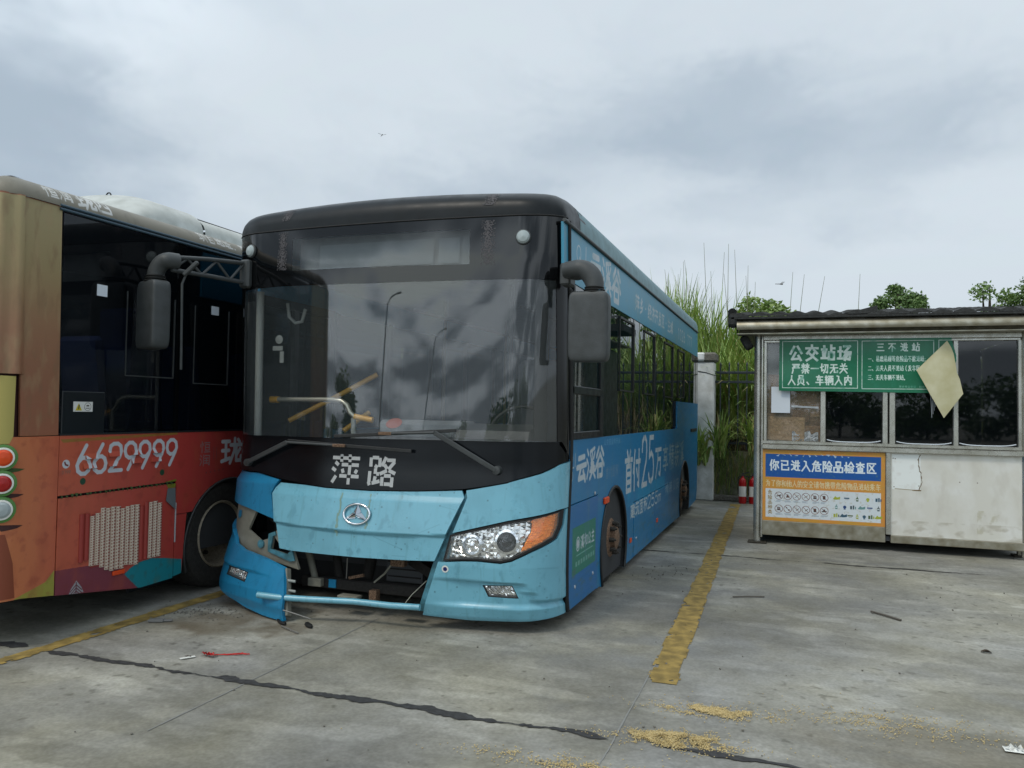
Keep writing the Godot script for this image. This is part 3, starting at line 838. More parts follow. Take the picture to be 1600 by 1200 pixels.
func seam(parent: Node, called: String, x0: float, x1: float, z: float, wd: float, seed_: int, m := "tar") -> void:
	var n := noise(seed_, 2.4, 4)
	var s := sh()
	var x := x0
	var st := 0.018
	while x < x1:
		var q := []
		for k in 2:
			var xx := minf(x + k * st, x1)
			var mid := z + n.get_noise_1d(xx) * 0.035 + n.get_noise_1d(xx * 5.0) * 0.010 + n.get_noise_1d(xx * 17.0) * 0.006
			var big := n.get_noise_1d(xx * 0.55 + 30.0)
			var h := maxf(wd * (0.75 + big * 1.9 + n.get_noise_1d(xx * 3.0 + 9.0) * 0.6 + n.get_noise_1d(xx * 23.0) * 0.5), wd * 0.16)
			var end := minf(minf(xx - x0, x1 - xx) / 0.08, 1.0)
			q.append([Vector3(xx, 0.005, mid - h * end), Vector3(xx, 0.005, mid + h * end * 0.9)])
		s.quad(q[0][0], q[1][0], q[1][1], q[0][1])
		x += st
	s.done(called, parent, M[m])

# ---------------------------------------------------------------- bank, low wall, pillar, railing
func build_bank_and_wall() -> void:
	var n := noise(31, 0.5, 4)
	var s := sh()
	s.sheet(func(u: float, w: float) -> Vector3:
		var x := lerpf(-30.0, 40.0, u)
		var z := lerpf(-14.55, -60.0, w * w)
		var rise := 0.80 + clampf((-14.6 - z) / 4.5, 0.0, 1.0) * 0.9
		return Vector3(x, rise + n.get_noise_2d(x, z) * 0.25 * clampf((-14.6 - z) * 2.0, 0.0, 1.0), z), 90, 24)
	tag(s.done("bank", self, M.soil), "", "", "", "structure")
	var zf := -14.4
	var lw := thing("low_wall", "low stained rendered wall with plants growing over it under the railing", "wall", Vector3(0, 0, zf))
	boxes("wall_body", lw, M.mouldy_render, Vector3(4.0, 0.43, zf - 0.09), Vector3(34.0, 0.86, 0.18), 0.015)
	boxes("footing", lw, M.old_concrete, Vector3(4.0, 0.05, zf + 0.06), Vector3(34.0, 0.10, 0.12), 0.02)
	var pl := thing("wall_pillar", "white painted wall pillar with a chipped grey cap at the end of the railing", "pillar", Vector3(-1.49, 0, zf))
	boxes("shaft", pl, M.whitewash, Vector3(-1.485, 1.2, zf), Vector3(0.33, 2.4, 0.33), 0.02)
	boxes("cap_stone", pl, M.old_concrete, Vector3(-1.475, 2.485, zf), Vector3(0.39, 0.17, 0.40), 0.035)
	boxes("cap_plaster", pl, M.whitewash, Vector3(-1.575, 2.49, zf + 0.02), Vector3(0.20, 0.155, 0.39), 0.03)
	sh().tube([Vector3(-1.65, 2.25, zf + 0.172), Vector3(-1.45, 2.215, zf + 0.172), Vector3(-1.318, 2.17, zf + 0.172), Vector3(-1.2, 2.15, zf + 0.06)], 0.006, 5).done("wire", pl, M.plastic_black)
	var fe := thing("railing", "dark steel picket railing on the low wall with two horizontal rails", "fence", Vector3(0, 0.86, zf))
	for side: Array in [[-1.32, 8.0], [-13.0, -1.66]]:
		for y: float in [2.225, 2.06, 1.0]:
			boxes("rail", fe, M.fence_paint, Vector3((side[0] + side[1]) * 0.5, y, zf), Vector3(side[1] - side[0], 0.045, 0.04), 0.006)
		var x: float = side[0] + 0.09
		while x < side[1]:
			if x > -6.5 and x < 4.0:
				var pk := sh().box(Vector3(x, 1.62, zf), Vector3(0.022, 1.46, 0.022))
				pk.lathe(Vector3(x, 2.35, zf), Vector3.UP, [Vector2(0.016, 0), Vector2(0.02, 0.015), Vector2(0.0, 0.075)], 5)
				pk.done("picket", fe, M.fence_paint)
			x += 0.148
	for k in 2:
		var e := thing("fire_extinguisher", ["red fire extinguisher with a white label standing at the low wall", "second red fire extinguisher half hidden behind the booth post"][k], "extinguisher", Vector3(-0.825 + k * 0.165, 0, zf + 0.32 - k * 0.02), "fire extinguishers by the wall")
		var o := e.position
		sh().lathe(o, Vector3.UP, [Vector2(0.0, 0.0), Vector2(0.058, 0.0), Vector2(0.062, 0.02), Vector2(0.062, 0.36), Vector2(0.052, 0.40), Vector2(0.022, 0.435), Vector2(0.018, 0.46), Vector2(0.0, 0.46)], 18).done("cylinder", e, M.extinguisher_red)
		sh().lathe(o, Vector3.UP, [Vector2(0.0632, 0.12), Vector2(0.0632, 0.29)], 18).done("label", e, M.label_white)
		sh().box(o + Vector3(0, 0.475, 0), Vector3(0.03, 0.035, 0.03), Basis(), 0.005).bar(o + Vector3(-0.01, 0.495, 0), o + Vector3(0.10, 0.525, 0), 0.012, 0.02).bar(o + Vector3(0.0, 0.47, 0), o + Vector3(0.09, 0.455, 0), 0.01, 0.02).done("valve_handle", e, M.plastic_black)
		sh().tube([o + Vector3(-0.01, 0.47, 0.02), o + Vector3(-0.07, 0.44, 0.03), o + Vector3(-0.075, 0.30, 0.03), o + Vector3(-0.068, 0.16, 0.03)], 0.009, 6).done("hose", e, M.plastic_black)

# ---------------------------------------------------------------- blue bus
const BXC := -2.84
const BHW := 1.35
const BXR := -1.49
const BXL := -4.19
const BREAR := -13.3
const FY := [0.05, 0.10, 0.18, 0.45, 0.62, 1.0, 1.10, 1.28, 2.2, 2.55, 2.87, 2.95, 3.02]
const FZ := [-5.02, -4.98, -4.95, -4.93, -4.94, -4.985, -5.0, -5.01, -5.045, -5.06, -5.08, -5.11, -5.19]

func along(xs: Array, ys: Array, x: float) -> float:
	if x <= xs[0]: return ys[0]
	for i in xs.size() - 1:
		if x <= xs[i + 1]: return lerpf(ys[i], ys[i + 1], (x - xs[i]) / (xs[i + 1] - xs[i]))
	return ys[-1]

# front skin: plan curve with rounded corners, t runs -1..1 across
func skin0(t: float, y: float) -> Vector3:
	var a := absf(t)
	var s := a
	var off := 0.0
	if a > 0.78:
		var phi := (a - 0.78) / 0.22 * PI * 0.5
		s = 0.78 + 0.22 * sin(minf(phi, PI * 0.5))
		off = 0.28 * (1.0 - cos(minf(phi, PI * 0.5)))
	off += 0.17 * s * s
	var k := 1.0 - 0.5 * clampf((y - 1.3) / 1.6, 0.0, 1.0)
	return Vector3(BXC + BHW * s * signf(t), y, along(FY, FZ, y) - k * off)

func skin(p: Vector2, d: float) -> Vector3:
	var q := skin0(p.x, p.y)
	if d == 0.0: return q
	var e := 0.01
	var a := skin0(minf(p.x + e, 1.0), p.y) - skin0(maxf(p.x - e, -1.0), p.y)
	var b := skin0(p.x, p.y + e) - skin0(p.x, p.y - e)
	return q + a.cross(b).normalized() * d

func tx(x: float) -> float:
	var s := clampf((x - BXC) / BHW, -1.0, 1.0)
	var a := absf(s)
	if a <= 0.78: return s
	return signf(s) * (0.78 + 0.22 * asin(minf((a - 0.78) / 0.22, 1.0)) / (PI * 0.5))

func fp(list: Array) -> Array:
	var out := []
	for q: Array in list: out.append(Vector2(tx(q[0]), q[1]))
	return out

const CELL := Vector2(0.035, 0.05)
func front(called: String, parent: Node, m: Material, poly: Array, thick := 0.02, lift := 0.0, holes := [], f: Variant = null) -> MeshInstance3D:
	var hs := []
	for h: Array in holes: hs.append(fp(h))
	return sh().patch(fp(poly), skin if f == null else f, CELL if f == null else Vector2(0.035, 0.0125), thick, hs, Vector2(-1, 0), Vector2(2, 3), lift).done(called, parent, m)

func roof_y(s: float) -> float:
	var a := minf(absf(s), 1.0)
	var c := maxf(0.0, (a - 0.86) / 0.14)
	return 3.085 - 0.05 * a * a - 0.235 * (1.0 - pow(maxf(0.0, 1.0 - c * c * c), 0.3333))

func cap(p: Vector2, d: float) -> Vector3:
	var a := skin0(p.x, 2.835)
	var s := (a.x - BXC) / BHW
	var th := p.y * PI * 0.5
	var top := roof_y(s)
	var q := Vector3(a.x, 2.835 + (top - 2.835) * pow(sin(th), 0.62), a.z - 0.55 * (1.0 - pow(maxf(cos(th), 0.0), 0.62)))
	return q + Vector3(0, sin(th), cos(th)) * d

# flat side in (z, y)
func side_of(x: float, sg: float) -> Callable:
	return func(p: Vector2, d: float) -> Vector3: return Vector3(x + sg * d, p.y, p.x)

func arc(cz: float, cy: float, r: float, a0: float, a1: float, n: int) -> Array:
	var out := []
	for i in n + 1:
		var a := deg_to_rad(lerpf(a0, a1, float(i) / n))
		out.append(Vector2(cz + r * cos(a), cy + r * sin(a)))
	return out

func blue_side_print() -> ImageTexture:
	var k := 260.0
	var p := Print.new(2041, 324, Color(0.07, 0.45, 0.63))
	var white := Color(0.70, 0.745, 0.765)
	var X := func(z: float) -> float: return (-z - 5.45) * k
	var Y := func(y: float) -> float: return (1.30 - y) * k
	p.rect(X.call(-5.45), Y.call(0.83), 0.88 * k, 220, Color(0.075, 0.40, 0.62))
	p.rect(X.call(-7.55), Y.call(0.74), 2.3 * k, 0.14 * k, Color(0.05, 0.52, 0.69))
	p.dirt(4, 0.006, -0.1, 0.6, Color(0.08, 0.41, 0.60, 0.55))
	# lettering
	p.glyph("云", X.call(-5.64), Y.call(1.19), 0.30 * k, 0.22 * k, 11, white, true)
	p.glyph("溪", X.call(-5.94), Y.call(1.225), 0.29 * k, 0.25 * k, 8, white, true)
	p.glyph("谷", X.call(-6.23), Y.call(1.22), 0.31 * k, 0.25 * k, 11, white, true)
	p.disc(X.call(-5.50), Y.call(1.165), 12, white, 10); p.disc(X.call(-5.50), Y.call(1.04), 12, white, 10)
	p.rect(X.call(-5.475), Y.call(1.13), 3, 18, white); p.rect(X.call(-5.50), Y.call(1.12), 3, 16, white); p.rect(X.call(-5.52), Y.call(1.10), 14, 3, white)
	p.rect(X.call(-5.60), Y.call(1.20), 3, 26, white)
	for i in 7: p.glyph(["公", "交", "安", "全", "和", "开", "发"][i], X.call(-6.52 - i * 0.095), Y.call(1.275), 20, 14, 2, Color(0.33, 0.56, 0.70))
	for i in 4: p.glyph(["首", "付", "面", "积"][i], X.call(-6.60 - i * 0.13), Y.call(1.04), 28, 26, 3.5, Color(0.30, 0.49, 0.62))
	p.glyph("首", X.call(-7.40), Y.call(1.14), 0.38 * k, 0.40 * k, 13, white)
	p.glyph("付", X.call(-7.80), Y.call(1.14), 0.40 * k, 0.41 * k, 13, white)
	p.glyph("2", X.call(-8.26), Y.call(1.25), 0.34 * k, 0.52 * k, 15, white)
	p.glyph("5", X.call(-8.66), Y.call(1.25), 0.38 * k, 0.52 * k, 15, white)
	p.glyph("万", X.call(-9.12), Y.call(1.12), 0.45 * k, 0.37 * k, 13, white)
	var t := "享精装修"
	for i in 4: p.glyph(t[i] if i < 3 else "溪", X.call(-9.67 - i * 0.49), Y.call(1.12), 0.44 * k, 0.34 * k, 8, Color(0.52, 0.62, 0.67))
	t = "建筑面积255m"
	for i in t.length(): p.glyph(t[i], X.call(-7.69 - i * 0.235), Y.call(0.61), 0.21 * k, 0.145 * k, 5, white)
	t = "精装公安"
	for i in 4: p.glyph(t[i], X.call(-9.87 - i * 0.32), Y.call(0.64), 0.28 * k, 0.15 * k, 5, Color(0.45, 0.60, 0.70))
	p.text("公交", X.call(-11.1), Y.call(1.24), 50, 40, 6, 5, Color(0.2, 0.42, 0.58))
	# green plate on the front flap
	p.rect(X.call(-5.545), Y.call(0.665), 0.705 * k, 0.345 * k, Color(0.13, 0.46, 0.40))
	p.disc(X.call(-5.70), Y.call(0.535), 14, white, 0.0)
	p.disc(X.call(-5.70), Y.call(0.535), 11, Color(0.13, 0.46, 0.40), 9)
	t = "溪和公主"
	for i in 4: p.glyph(t[i], X.call(-5.78 - i * 0.11), Y.call(0.585), 24, 26, 3.5, white)
	p.rect(X.call(-5.66), Y.call(0.455), 130, 2, Color(0.45, 0.66, 0.62))
	for i in 8: p.rect(X.call(-5.64 - i * 0.075), Y.call(0.41), 11, 9, Color(0.40, 0.62, 0.58))
	# road film and scuffs along the bottom
	p.dirt(9, 0.03, 0.12, 0.5, Color(0.36, 0.38, 0.38, 0.55), Vector2(0.6, 1.6), Rect2(0, 235, 2041, 89))
	p.dirt(10, 0.012, 0.22, 0.3, Color(0.33, 0.46, 0.55, 0.4), Vector2(2.5, 0.35))
	return p.picture()

func blue_band_print() -> ImageTexture:
	var k := 252.0
	var p := Print.new(2041, 100, Color(0.22, 0.53, 0.64))
	var white := Color(0.66, 0.70, 0.72)
	var X := func(z: float) -> float: return (-z - 5.2) * k
	var Y := func(y: float) -> float: return (2.80 - y) * k
	p.disc(X.call(-5.62), Y.call(2.65), 16, white, 13)
	p.rect(X.call(-5.64), Y.call(2.63), 4, 22, white); p.rect(X.call(-5.82), Y.call(2.74), 4, 40, white)
	p.glyph("云", X.call(-5.98), Y.call(2.755), 0.34 * k, 0.24 * k, 13, white, true)
	p.glyph("溪", X.call(-6.36), Y.call(2.775), 0.36 * k, 0.29 * k, 9, white, true)
	p.glyph("谷", X.call(-6.75), Y.call(2.76), 0.36 * k, 0.30 * k, 13, white, true)
	var t := "萍乡·经济开发区·主城"
	for i in t.length(): p.glyph(t[i], X.call(-7.82 - i * 0.235), Y.call(2.68), 0.21 * k, 0.17 * k, 6, white)
	t = "1026 777"
	for i in t.length(): p.glyph(t[i], X.call(-10.85 - i * 0.20), Y.call(2.655), 0.15 * k, 0.15 * k, 6, white)
	p.dirt(19, 0.01, 0.05, 0.5, Color(0.36, 0.52, 0.57, 0.5), Vector2(1, 2))
	return p.picture()

func build_blue_bus() -> void:
	var bus := thing("blue_bus", "light blue city bus with broken front bumper, black windscreen surround and 萍路 on the front", "bus", Vector3(BXC, 0, -9.2))
	blue_sides(bus)
	blue_front(bus)
	blue_cabin(bus)
	wheel_pair(bus)

func blue_sides(bus: Node3D) -> void:
	var right := side_of(BXR, 1.0)
	var m := mat("blue_wrap", Color.WHITE, 0.4)
	m.albedo_texture = blue_side_print()
	m.roughness_texture = grain(29, 0.02, Color(0.75, 0.75, 0.75), Color(1, 1, 1))
	var uv0 := Vector2(-5.45, 1.30)
	var uvs := Vector2(-7.85, -1.246)
	# lower skin with both wheel arches cut out
	var fw := Vector2(-6.95, 0.33)
	var rw := Vector2(-11.65, 0.33)
	var poly := [Vector2(-5.45, 1.295), Vector2(-5.45, 0.84), Vector2(-6.325, 0.84), Vector2(-6.325, 0.085)]
	poly.append(Vector2(-6.42, 0.085))
	poly.append_array(arc(fw.x, fw.y, 0.53, -30, 210, 22))
	poly.append(Vector2(-7.42, 0.08)); poly.append(Vector2(-7.845, 0.08)); poly.append(Vector2(-7.845, 0.62)); poly.append(Vector2(-10.2, 0.62)); poly.append(Vector2(-10.2, 0.085)); poly.append(Vector2(-11.16, 0.085))
	poly.append_array(arc(rw.x, rw.y, 0.50, -30, 210, 22))
	poly.append_array([Vector2(-12.2, 0.085), Vector2(-13.15, 0.12), Vector2(-13.25, 0.3), Vector2(-13.28, 1.66), Vector2(-10.89, 1.66), Vector2(-10.89, 1.295)])
	sh().patch(poly, right, Vector2(0.6, 0.3), 0.02, [], uv0, uvs).done("side_panel", bus, m)
	var flap := sh().patch([Vector2(-5.455, 0.832), Vector2(-6.317, 0.832), Vector2(-6.317, 0.095), Vector2(-5.455, 0.105)], right, Vector2(0.5, 0.4), 0.02, [], uv0, uvs, 0.004).done("front_flap", bus, m)
	for q: Vector2 in [Vector2(-5.62, 0.24), Vector2(-6.16, 0.24), Vector2(-6.20, 0.86)]:
		sh().lathe(Vector3(BXR + 0.004, q.y, q.x), Vector3.RIGHT, [Vector2(0.013, 0), Vector2(0.012, 0.006), Vector2(0.0, 0.007)], 10).done("lock", flap, M.galvanised)
	var flap2 := sh().patch([Vector2(-7.853, 0.612), Vector2(-9.10, 0.612), Vector2(-9.10, 0.085), Vector2(-7.853, 0.085)], right, Vector2(0.5, 0.4), 0.02, [], uv0, uvs, 0.003).done("locker_flap", bus, m)
	sh().patch([Vector2(-9.108, 0.612), Vector2(-10.19, 0.612), Vector2(-10.19, 0.09), Vector2(-9.108, 0.085)], right, Vector2(0.5, 0.4), 0.02, [], uv0, uvs, 0.003).done("locker_flap", bus, m)
	sh().lathe(Vector3(BXR + 0.003, 0.25, -7.98), Vector3.RIGHT, [Vector2(0.013, 0), Vector2(0.012, 0.006), Vector2(0.0, 0.007)], 10).done("lock", flap2, M.galvanised)
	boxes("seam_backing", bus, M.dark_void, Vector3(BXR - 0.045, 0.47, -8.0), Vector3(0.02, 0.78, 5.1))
	boxes("engine_latch", bus, M.plastic_black, Vector3(BXR + 0.008, 1.245, -12.7), Vector3(0.016, 0.05, 0.7), 0.004)
	for z: float in [-7.69, -9.26]:
		sh().box(Vector3(BXR + 0.006, 0.27, z), Vector3(0.012, 0.045, 0.075), Basis(), 0.004).done("side_reflector", bus, M.amber)
	boxes("side_indicator", bus, M.amber, Vector3(BXR + 0.012, 0.765, -6.58), Vector3(0.024, 0.055, 0.15), 0.008)
	# arch liners
	for w: Array in [[fw, 0.53, "wheel_arch"], [rw, 0.50, "wheel_arch"]]:
		var c: Vector2 = w[0]
		var r: float = w[1]
		var lip := sh()
		var pts := []
		for a: Vector2 in arc(c.x, c.y, r - 0.012, -30, 210, 26): pts.append(Vector3(BXR + 0.004, a.y, a.x))
		lip.tube(pts, 0.014, 6)
		lip.sheet(func(u: float, v: float) -> Vector3:
			var a := deg_to_rad(lerpf(-30, 210, u))
			return Vector3(BXR - 0.55 * v, c.y + sin(a) * (r - 0.006), c.x + cos(a) * (r - 0.006)), 24, 2)
		lip.done(w[2], bus, M.plastic_black)
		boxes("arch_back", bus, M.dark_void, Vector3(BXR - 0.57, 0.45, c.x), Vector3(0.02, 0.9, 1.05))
	boxes("mud_flap", bus, M.rubber, Vector3(BXR - 0.12, 0.30, -7.475), Vector3(0.22, 0.46, 0.02), 0.004)
	# upper band, roof edge, gutter
	var bm := mat("blue_band", Color.WHITE, 0.4)
	bm.albedo_texture = blue_band_print()
	sh().patch([Vector2(-5.21, 2.795), Vector2(-5.24, 2.415), Vector2(-13.20, 2.415), Vector2(-13.14, 2.795)], right, Vector2(1.0, 0.4), 0.02, [], Vector2(-5.2, 2.80), Vector2(-8.1, -0.397)).done("roof_band", bus, bm)
	sh().tube([Vector3(BXR + 0.008, 2.80, -5.19), Vector3(BXR + 0.008, 2.805, -13.12)], 0.014, 6).done("gutter", bus, M.plastic_grey)
	sh().sheet(func(u: float, v: float) -> Vector3:
		var s := lerpf(-1.0, 1.0, u)
		s = sin(s * PI * 0.5)
		return Vector3(BXC + BHW * s, roof_y(s), lerpf(-5.66, BREAR + 0.1 * absf(s), v)), 40, 6).done("roof", bus, M.roof_skin)
	# pillars and panes
	var posts := [[-5.405, -5.475], [-6.36, -6.50], [-7.775, -7.845], [-9.02, -9.06], [-10.45, -10.49], [-11.57, -11.61], [-12.27, -12.31], [-12.98, -13.27]]
	for q: Array in posts:
		var lo := 1.295 if q[0] > -10.9 else 1.66
		if q[0] > -5.5: lo = 1.15
		sh().patch([Vector2(q[0], lo), Vector2(q[0], 2.415), Vector2(q[1], 2.415), Vector2(q[1], lo)], right, Vector2(0.3, 0.6), 0.06, [], Vector2.ZERO, Vector2.ONE, -0.004).done("window_post", bus, M.cap_black if q[0] > -6.45 and q[0] < -6.0 else M.frit)
	for i in posts.size() - 1:
		var a: float = posts[i][1]
		var b: float = posts[i + 1][0]
		var lo := 1.295 if a > -10.48 else 1.66
		if i == 0: lo = 1.30
		sh().box(Vector3(BXR - 0.008, (lo + 2.415) * 0.5, (a + b) * 0.5), Vector3(0.001, 2.415 - lo, a - b)).done("side_window", bus, M.side_glass)
	# driver's window frame and the sliding vents
	var fr := sh()
	fr.box(Vector3(BXR - 0.002, 1.655, -5.915), Vector3(0.025, 0.06, 0.88), Basis(), 0.006)
	fr.box(Vector3(BXR - 0.002, 1.325, -5.915), Vector3(0.025, 0.055, 0.88), Basis(), 0.006)
	fr.box(Vector3(BXR - 0.002, 1.85, -5.495), Vector3(0.025, 1.1, 0.045), Basis(), 0.006)
	fr.box(Vector3(BXR - 0.002, 1.85, -6.345), Vector3(0.025, 1.1, 0.035), Basis(), 0.006)
	fr.done("driver_window_frame", bus, M.cap_black)
	for q: Array in [[-7.10, -7.76], [-8.35, -9.0], [-9.75, -10.43], [-10.95, -11.55]]:
		var lo := 1.70 if q[0] > -10.9 else 1.72
		var vt := sh()
		vt.box(Vector3(BXR, 2.36, (q[0] + q[1]) * 0.5), Vector3(0.012, 0.02, q[0] - q[1]))
		vt.box(Vector3(BXR, lo, (q[0] + q[1]) * 0.5), Vector3(0.012, 0.014, q[0] - q[1]))
		vt.box(Vector3(BXR, (lo + 2.36) * 0.5, q[1]), Vector3(0.014, 2.36 - lo, 0.03))
		vt.box(Vector3(BXR, (lo + 2.36) * 0.5, q[0]), Vector3(0.01, 2.36 - lo, 0.012))
		vt.done("vent_frame", bus, M.plastic_black)
	# far side, with windows and a door, and the rear
	var lx := BXL
	boxes("left_skirt", bus, M.fresh_paint, Vector3(lx + 0.012, 0.72, -9.9), Vector3(0.024, 1.15, 6.75))
	boxes("left_band", bus, M.fresh_paint, Vector3(lx + 0.012, 2.6, -9.4), Vector3(0.024, 0.4, 7.8))
	for k in 7:
		var z := -6.75 - k * 1.08
		boxes("left_post", bus, M.frit, Vector3(lx + 0.02, 1.85, z + 0.06), Vector3(0.04, 1.12, 0.06))
		sh().box(Vector3(lx + 0.01, 1.85, z - 0.48), Vector3(0.001, 1.12, 1.0)).done("left_window", bus, M.side_glass)
	var dr := boxes("door_frame", bus, M.cap_black, Vector3(lx + 0.02, 2.38, -6.0), Vector3(0.04, 0.08, 1.25))
	for z: float in [-5.42, -6.0, -6.58]: boxes("door_stile", dr, M.plastic_grey, Vector3(lx + 0.02, 1.35, z), Vector3(0.05, 2.0, 0.07))
	for z: float in [-5.71, -6.29]: sh().box(Vector3(lx + 0.01, 1.4, z), Vector3(0.001, 1.9, 0.51)).done("door_glass", dr, M.side_glass)
	boxes("rear_wall", bus, M.fresh_paint, Vector3(BXC, 1.42, BREAR + 0.03), Vector3(2.66, 2.6, 0.05), 0.02)

# ---------------------------------------------------------------- front end

func hood_skin(p: Vector2, d: float) -> Vector3:
	var cr := 0.622 + 0.05 * (p.x - 0.0) * (p.x - 0.0) * 1.4
	var step := clampf((p.y - cr) / 0.014, 0.0, 1.0) * 0.026 - clampf((p.y - cr) / 0.30, 0.0, 1.0) * 0.030 - clampf((p.y - 0.86) / 0.05, 0.0, 1.0) * 0.012
	return skin(p, d + step)

func fender_skin(p: Vector2, d: float) -> Vector3:
	return skin(p, d - clampf((p.y - 0.925) / 0.06, 0.0, 1.0) * 0.03)

func bumper_skin(p: Vector2, d: float) -> Vector3:
	var x := skin0(p.x, 0.3).x
	var edge := along([-2.36, -2.2, -1.70, -1.63, -1.49], [0.365, 0.363, 0.356, 0.238, 0.222], x)
	var fade := clampf((x + 2.34) / 0.25, 0.0, 1.0)
	var inn := clampf((edge - p.y) / 0.022, 0.0, 1.0)
	var low := clampf((0.20 - p.y) / 0.03, 0.0, 1.0)
	return skin(p, d - 0.030 * fade * inn * (1.0 - low * 0.7))

func left_skin(p: Vector2, d: float) -> Vector3:
	# the loose corner has dropped: its lower edge is kicked out towards the front and the left
	var crease := clampf((0.31 - 0.06 * (p.x + 0.75) - p.y) / 0.02, 0.0, 1.0) * 0.016 * clampf((p.x + 1.0) / 0.15, 0.0, 1.0) * clampf((-0.44 - p.x) / 0.15, 0.0, 1.0)
	var q := skin(p, d - crease)
	var c := clampf((0.50 - p.y) / 0.45, 0.0, 1.0)
	q.x -= 0.10 * c
	q.z += (0.10 + 0.17 * clampf((q.x + 4.19) / 0.85, 0.0, 1.0)) * c + 0.01
	return q

func blue_front(bus: Node3D) -> void:
	# roof cap
	sh().sheet(func(u: float, v: float) -> Vector3: return cap(Vector2(lerpf(-1.0, 1.0, u), v), 0.0), 64, 14).done("roof_cap", bus, M.cap_black)
	var joint := []
	for i in 41: joint.append(skin(Vector2(-1.0 + i * 0.05, 2.838), 0.0))
	sh().tube(joint, 0.006, 5).done("cap_seal", bus, M.rubber)
	# black glass round the destination window, clear screen below
	var dest := [[-3.583, 2.765], [-2.133, 2.752], [-2.129, 2.506], [-3.575, 2.521]]
	front("destination_surround", bus, M.frit, [[-4.19, 2.83], [-1.49, 2.83], [-1.49, 2.405], [-1.69, 2.395], [-2.87, 2.397], [-3.70, 2.408], [-3.99, 2.40], [-4.19, 2.40]], 0.006, 0.0, [dest])
	front("destination_glass", bus, M.windscreen_glass, dest, 0.0, -0.001)
	var sign_ := front("destination_sign", bus, M.dark_void, [[-3.62, 2.80], [-2.09, 2.79], [-2.09, 2.46], [-3.62, 2.47]], 0.0, -0.16)
	front("sign_tray", sign_, M.cabin_grey, [[-3.60, 2.79], [-2.11, 2.78], [-2.11, 2.49], [-3.60, 2.50]], 0.0, -0.12)
	var led := sh()
	for r in 22:
		var y := 2.545 + r * 0.0083
		for seg_: Array in [[-3.40, -2.44], [-2.40, -2.24]]:
			led.patch(fp([[seg_[0], y], [seg_[1], y], [seg_[1], y + 0.005], [seg_[0], y + 0.005]]), skin, Vector2(0.1, 0.1), 0.0, [], Vector2.ZERO, Vector2.ONE, -0.10)
	led.done("led_rows", sign_, M.led_board)
	front("windscreen", bus, M.windscreen_glass, [[-4.06, 2.402], [-3.70, 2.408], [-2.87, 2.397], [-1.69, 2.395], [-1.545, 2.39], [-1.54, 1.29], [-2.467, 1.287], [-3.2, 1.281], [-4.05, 1.278]], 0.0)
	front("windscreen_inner", bus, M.windscreen_glass, [[-4.06, 2.402], [-3.70, 2.408], [-2.87, 2.397], [-1.69, 2.395], [-1.545, 2.39], [-1.54, 1.29], [-2.467, 1.287], [-3.2, 1.281], [-4.05, 1.278]], 0.0, -0.007)
	front("screen_edge", bus, M.screen_border, [[-1.542, 2.404], [-1.49, 2.404], [-1.49, 1.16], [-1.515, 1.287], [-1.537, 1.29]], 0.006)
	front("screen_edge", bus, M.frit, [[-4.19, 2.40], [-4.062, 2.402], [-4.052, 1.278], [-4.19, 1.278]], 0.006)
	front("front_panel", bus, M.black_panel, [[-4.19, 1.276], [-3.2, 1.279], [-2.467, 1.285], [-1.66, 1.288], [-1.535, 1.285], [-1.49, 1.16], [-1.517, 1.141], [-1.614, 1.083], [-1.819, 1.017], [-1.972, 0.985], [-2.128, 0.96], [-2.453, 0.937], [-2.80, 0.925], [-3.175, 0.928], [-3.377, 0.942], [-3.595, 0.968], [-3.83, 1.006], [-4.19, 1.01]], 0.02, -0.006)
	# stencilled route lettering
	for g: Array in [["stencil duckweed", -3.135, 1.168, 0.235, 0.215], ["stencil road", -2.832, 1.162, 0.218, 0.212]]:
		var letters := sh()
		for s: Array in GLYPHS[g[0]]:
			var a := Vector2(g[1] + s[0] * 0.01 * g[3], g[2] - s[1] * 0.01 * g[4])
			var b := Vector2(g[1] + s[2] * 0.01 * g[3], g[2] - s[3] * 0.01 * g[4])
			var n := (b - a).normalized().orthogonal() * 0.0125
			letters.patch(fp([[a.x + n.x, a.y + n.y], [b.x + n.x, b.y + n.y], [b.x - n.x, b.y - n.y], [a.x - n.x, a.y - n.y]]), skin, Vector2(0.2, 0.2), 0.0, [], Vector2.ZERO, Vector2.ONE, -0.003)
		letters.done("stencil_character", bus, M.tape_white)
	# hood with emblem
	var hood := front("hood", bus, M.faded_paint, [[-3.585, 0.938], [-3.377, 0.934], [-3.175, 0.921], [-2.80, 0.918], [-2.453, 0.930], [-2.128, 0.950], [-2.108, 0.904], [-2.288, 0.475], [-2.52, 0.467], [-2.869, 0.461], [-3.17, 0.461], [-3.441, 0.462], [-3.53, 0.469], [-3.576, 0.646], [-3.638, 0.857], [-3.622, 0.90]], 0.03, 0.010, [], hood_skin)
	var ec := Vector2(-2.874, 0.756)
	var ring := []
	for i in 41:
		var a := TAU * i / 40.0
		ring.append(hood_skin(Vector2(tx(ec.x + 0.102 * cos(a)), ec.y + 0.069 * sin(a)), 0.022))
	var em := sh().tube(ring, 0.0085, 8, false).done("emblem_ring", hood, M.chrome)
	var star := sh()
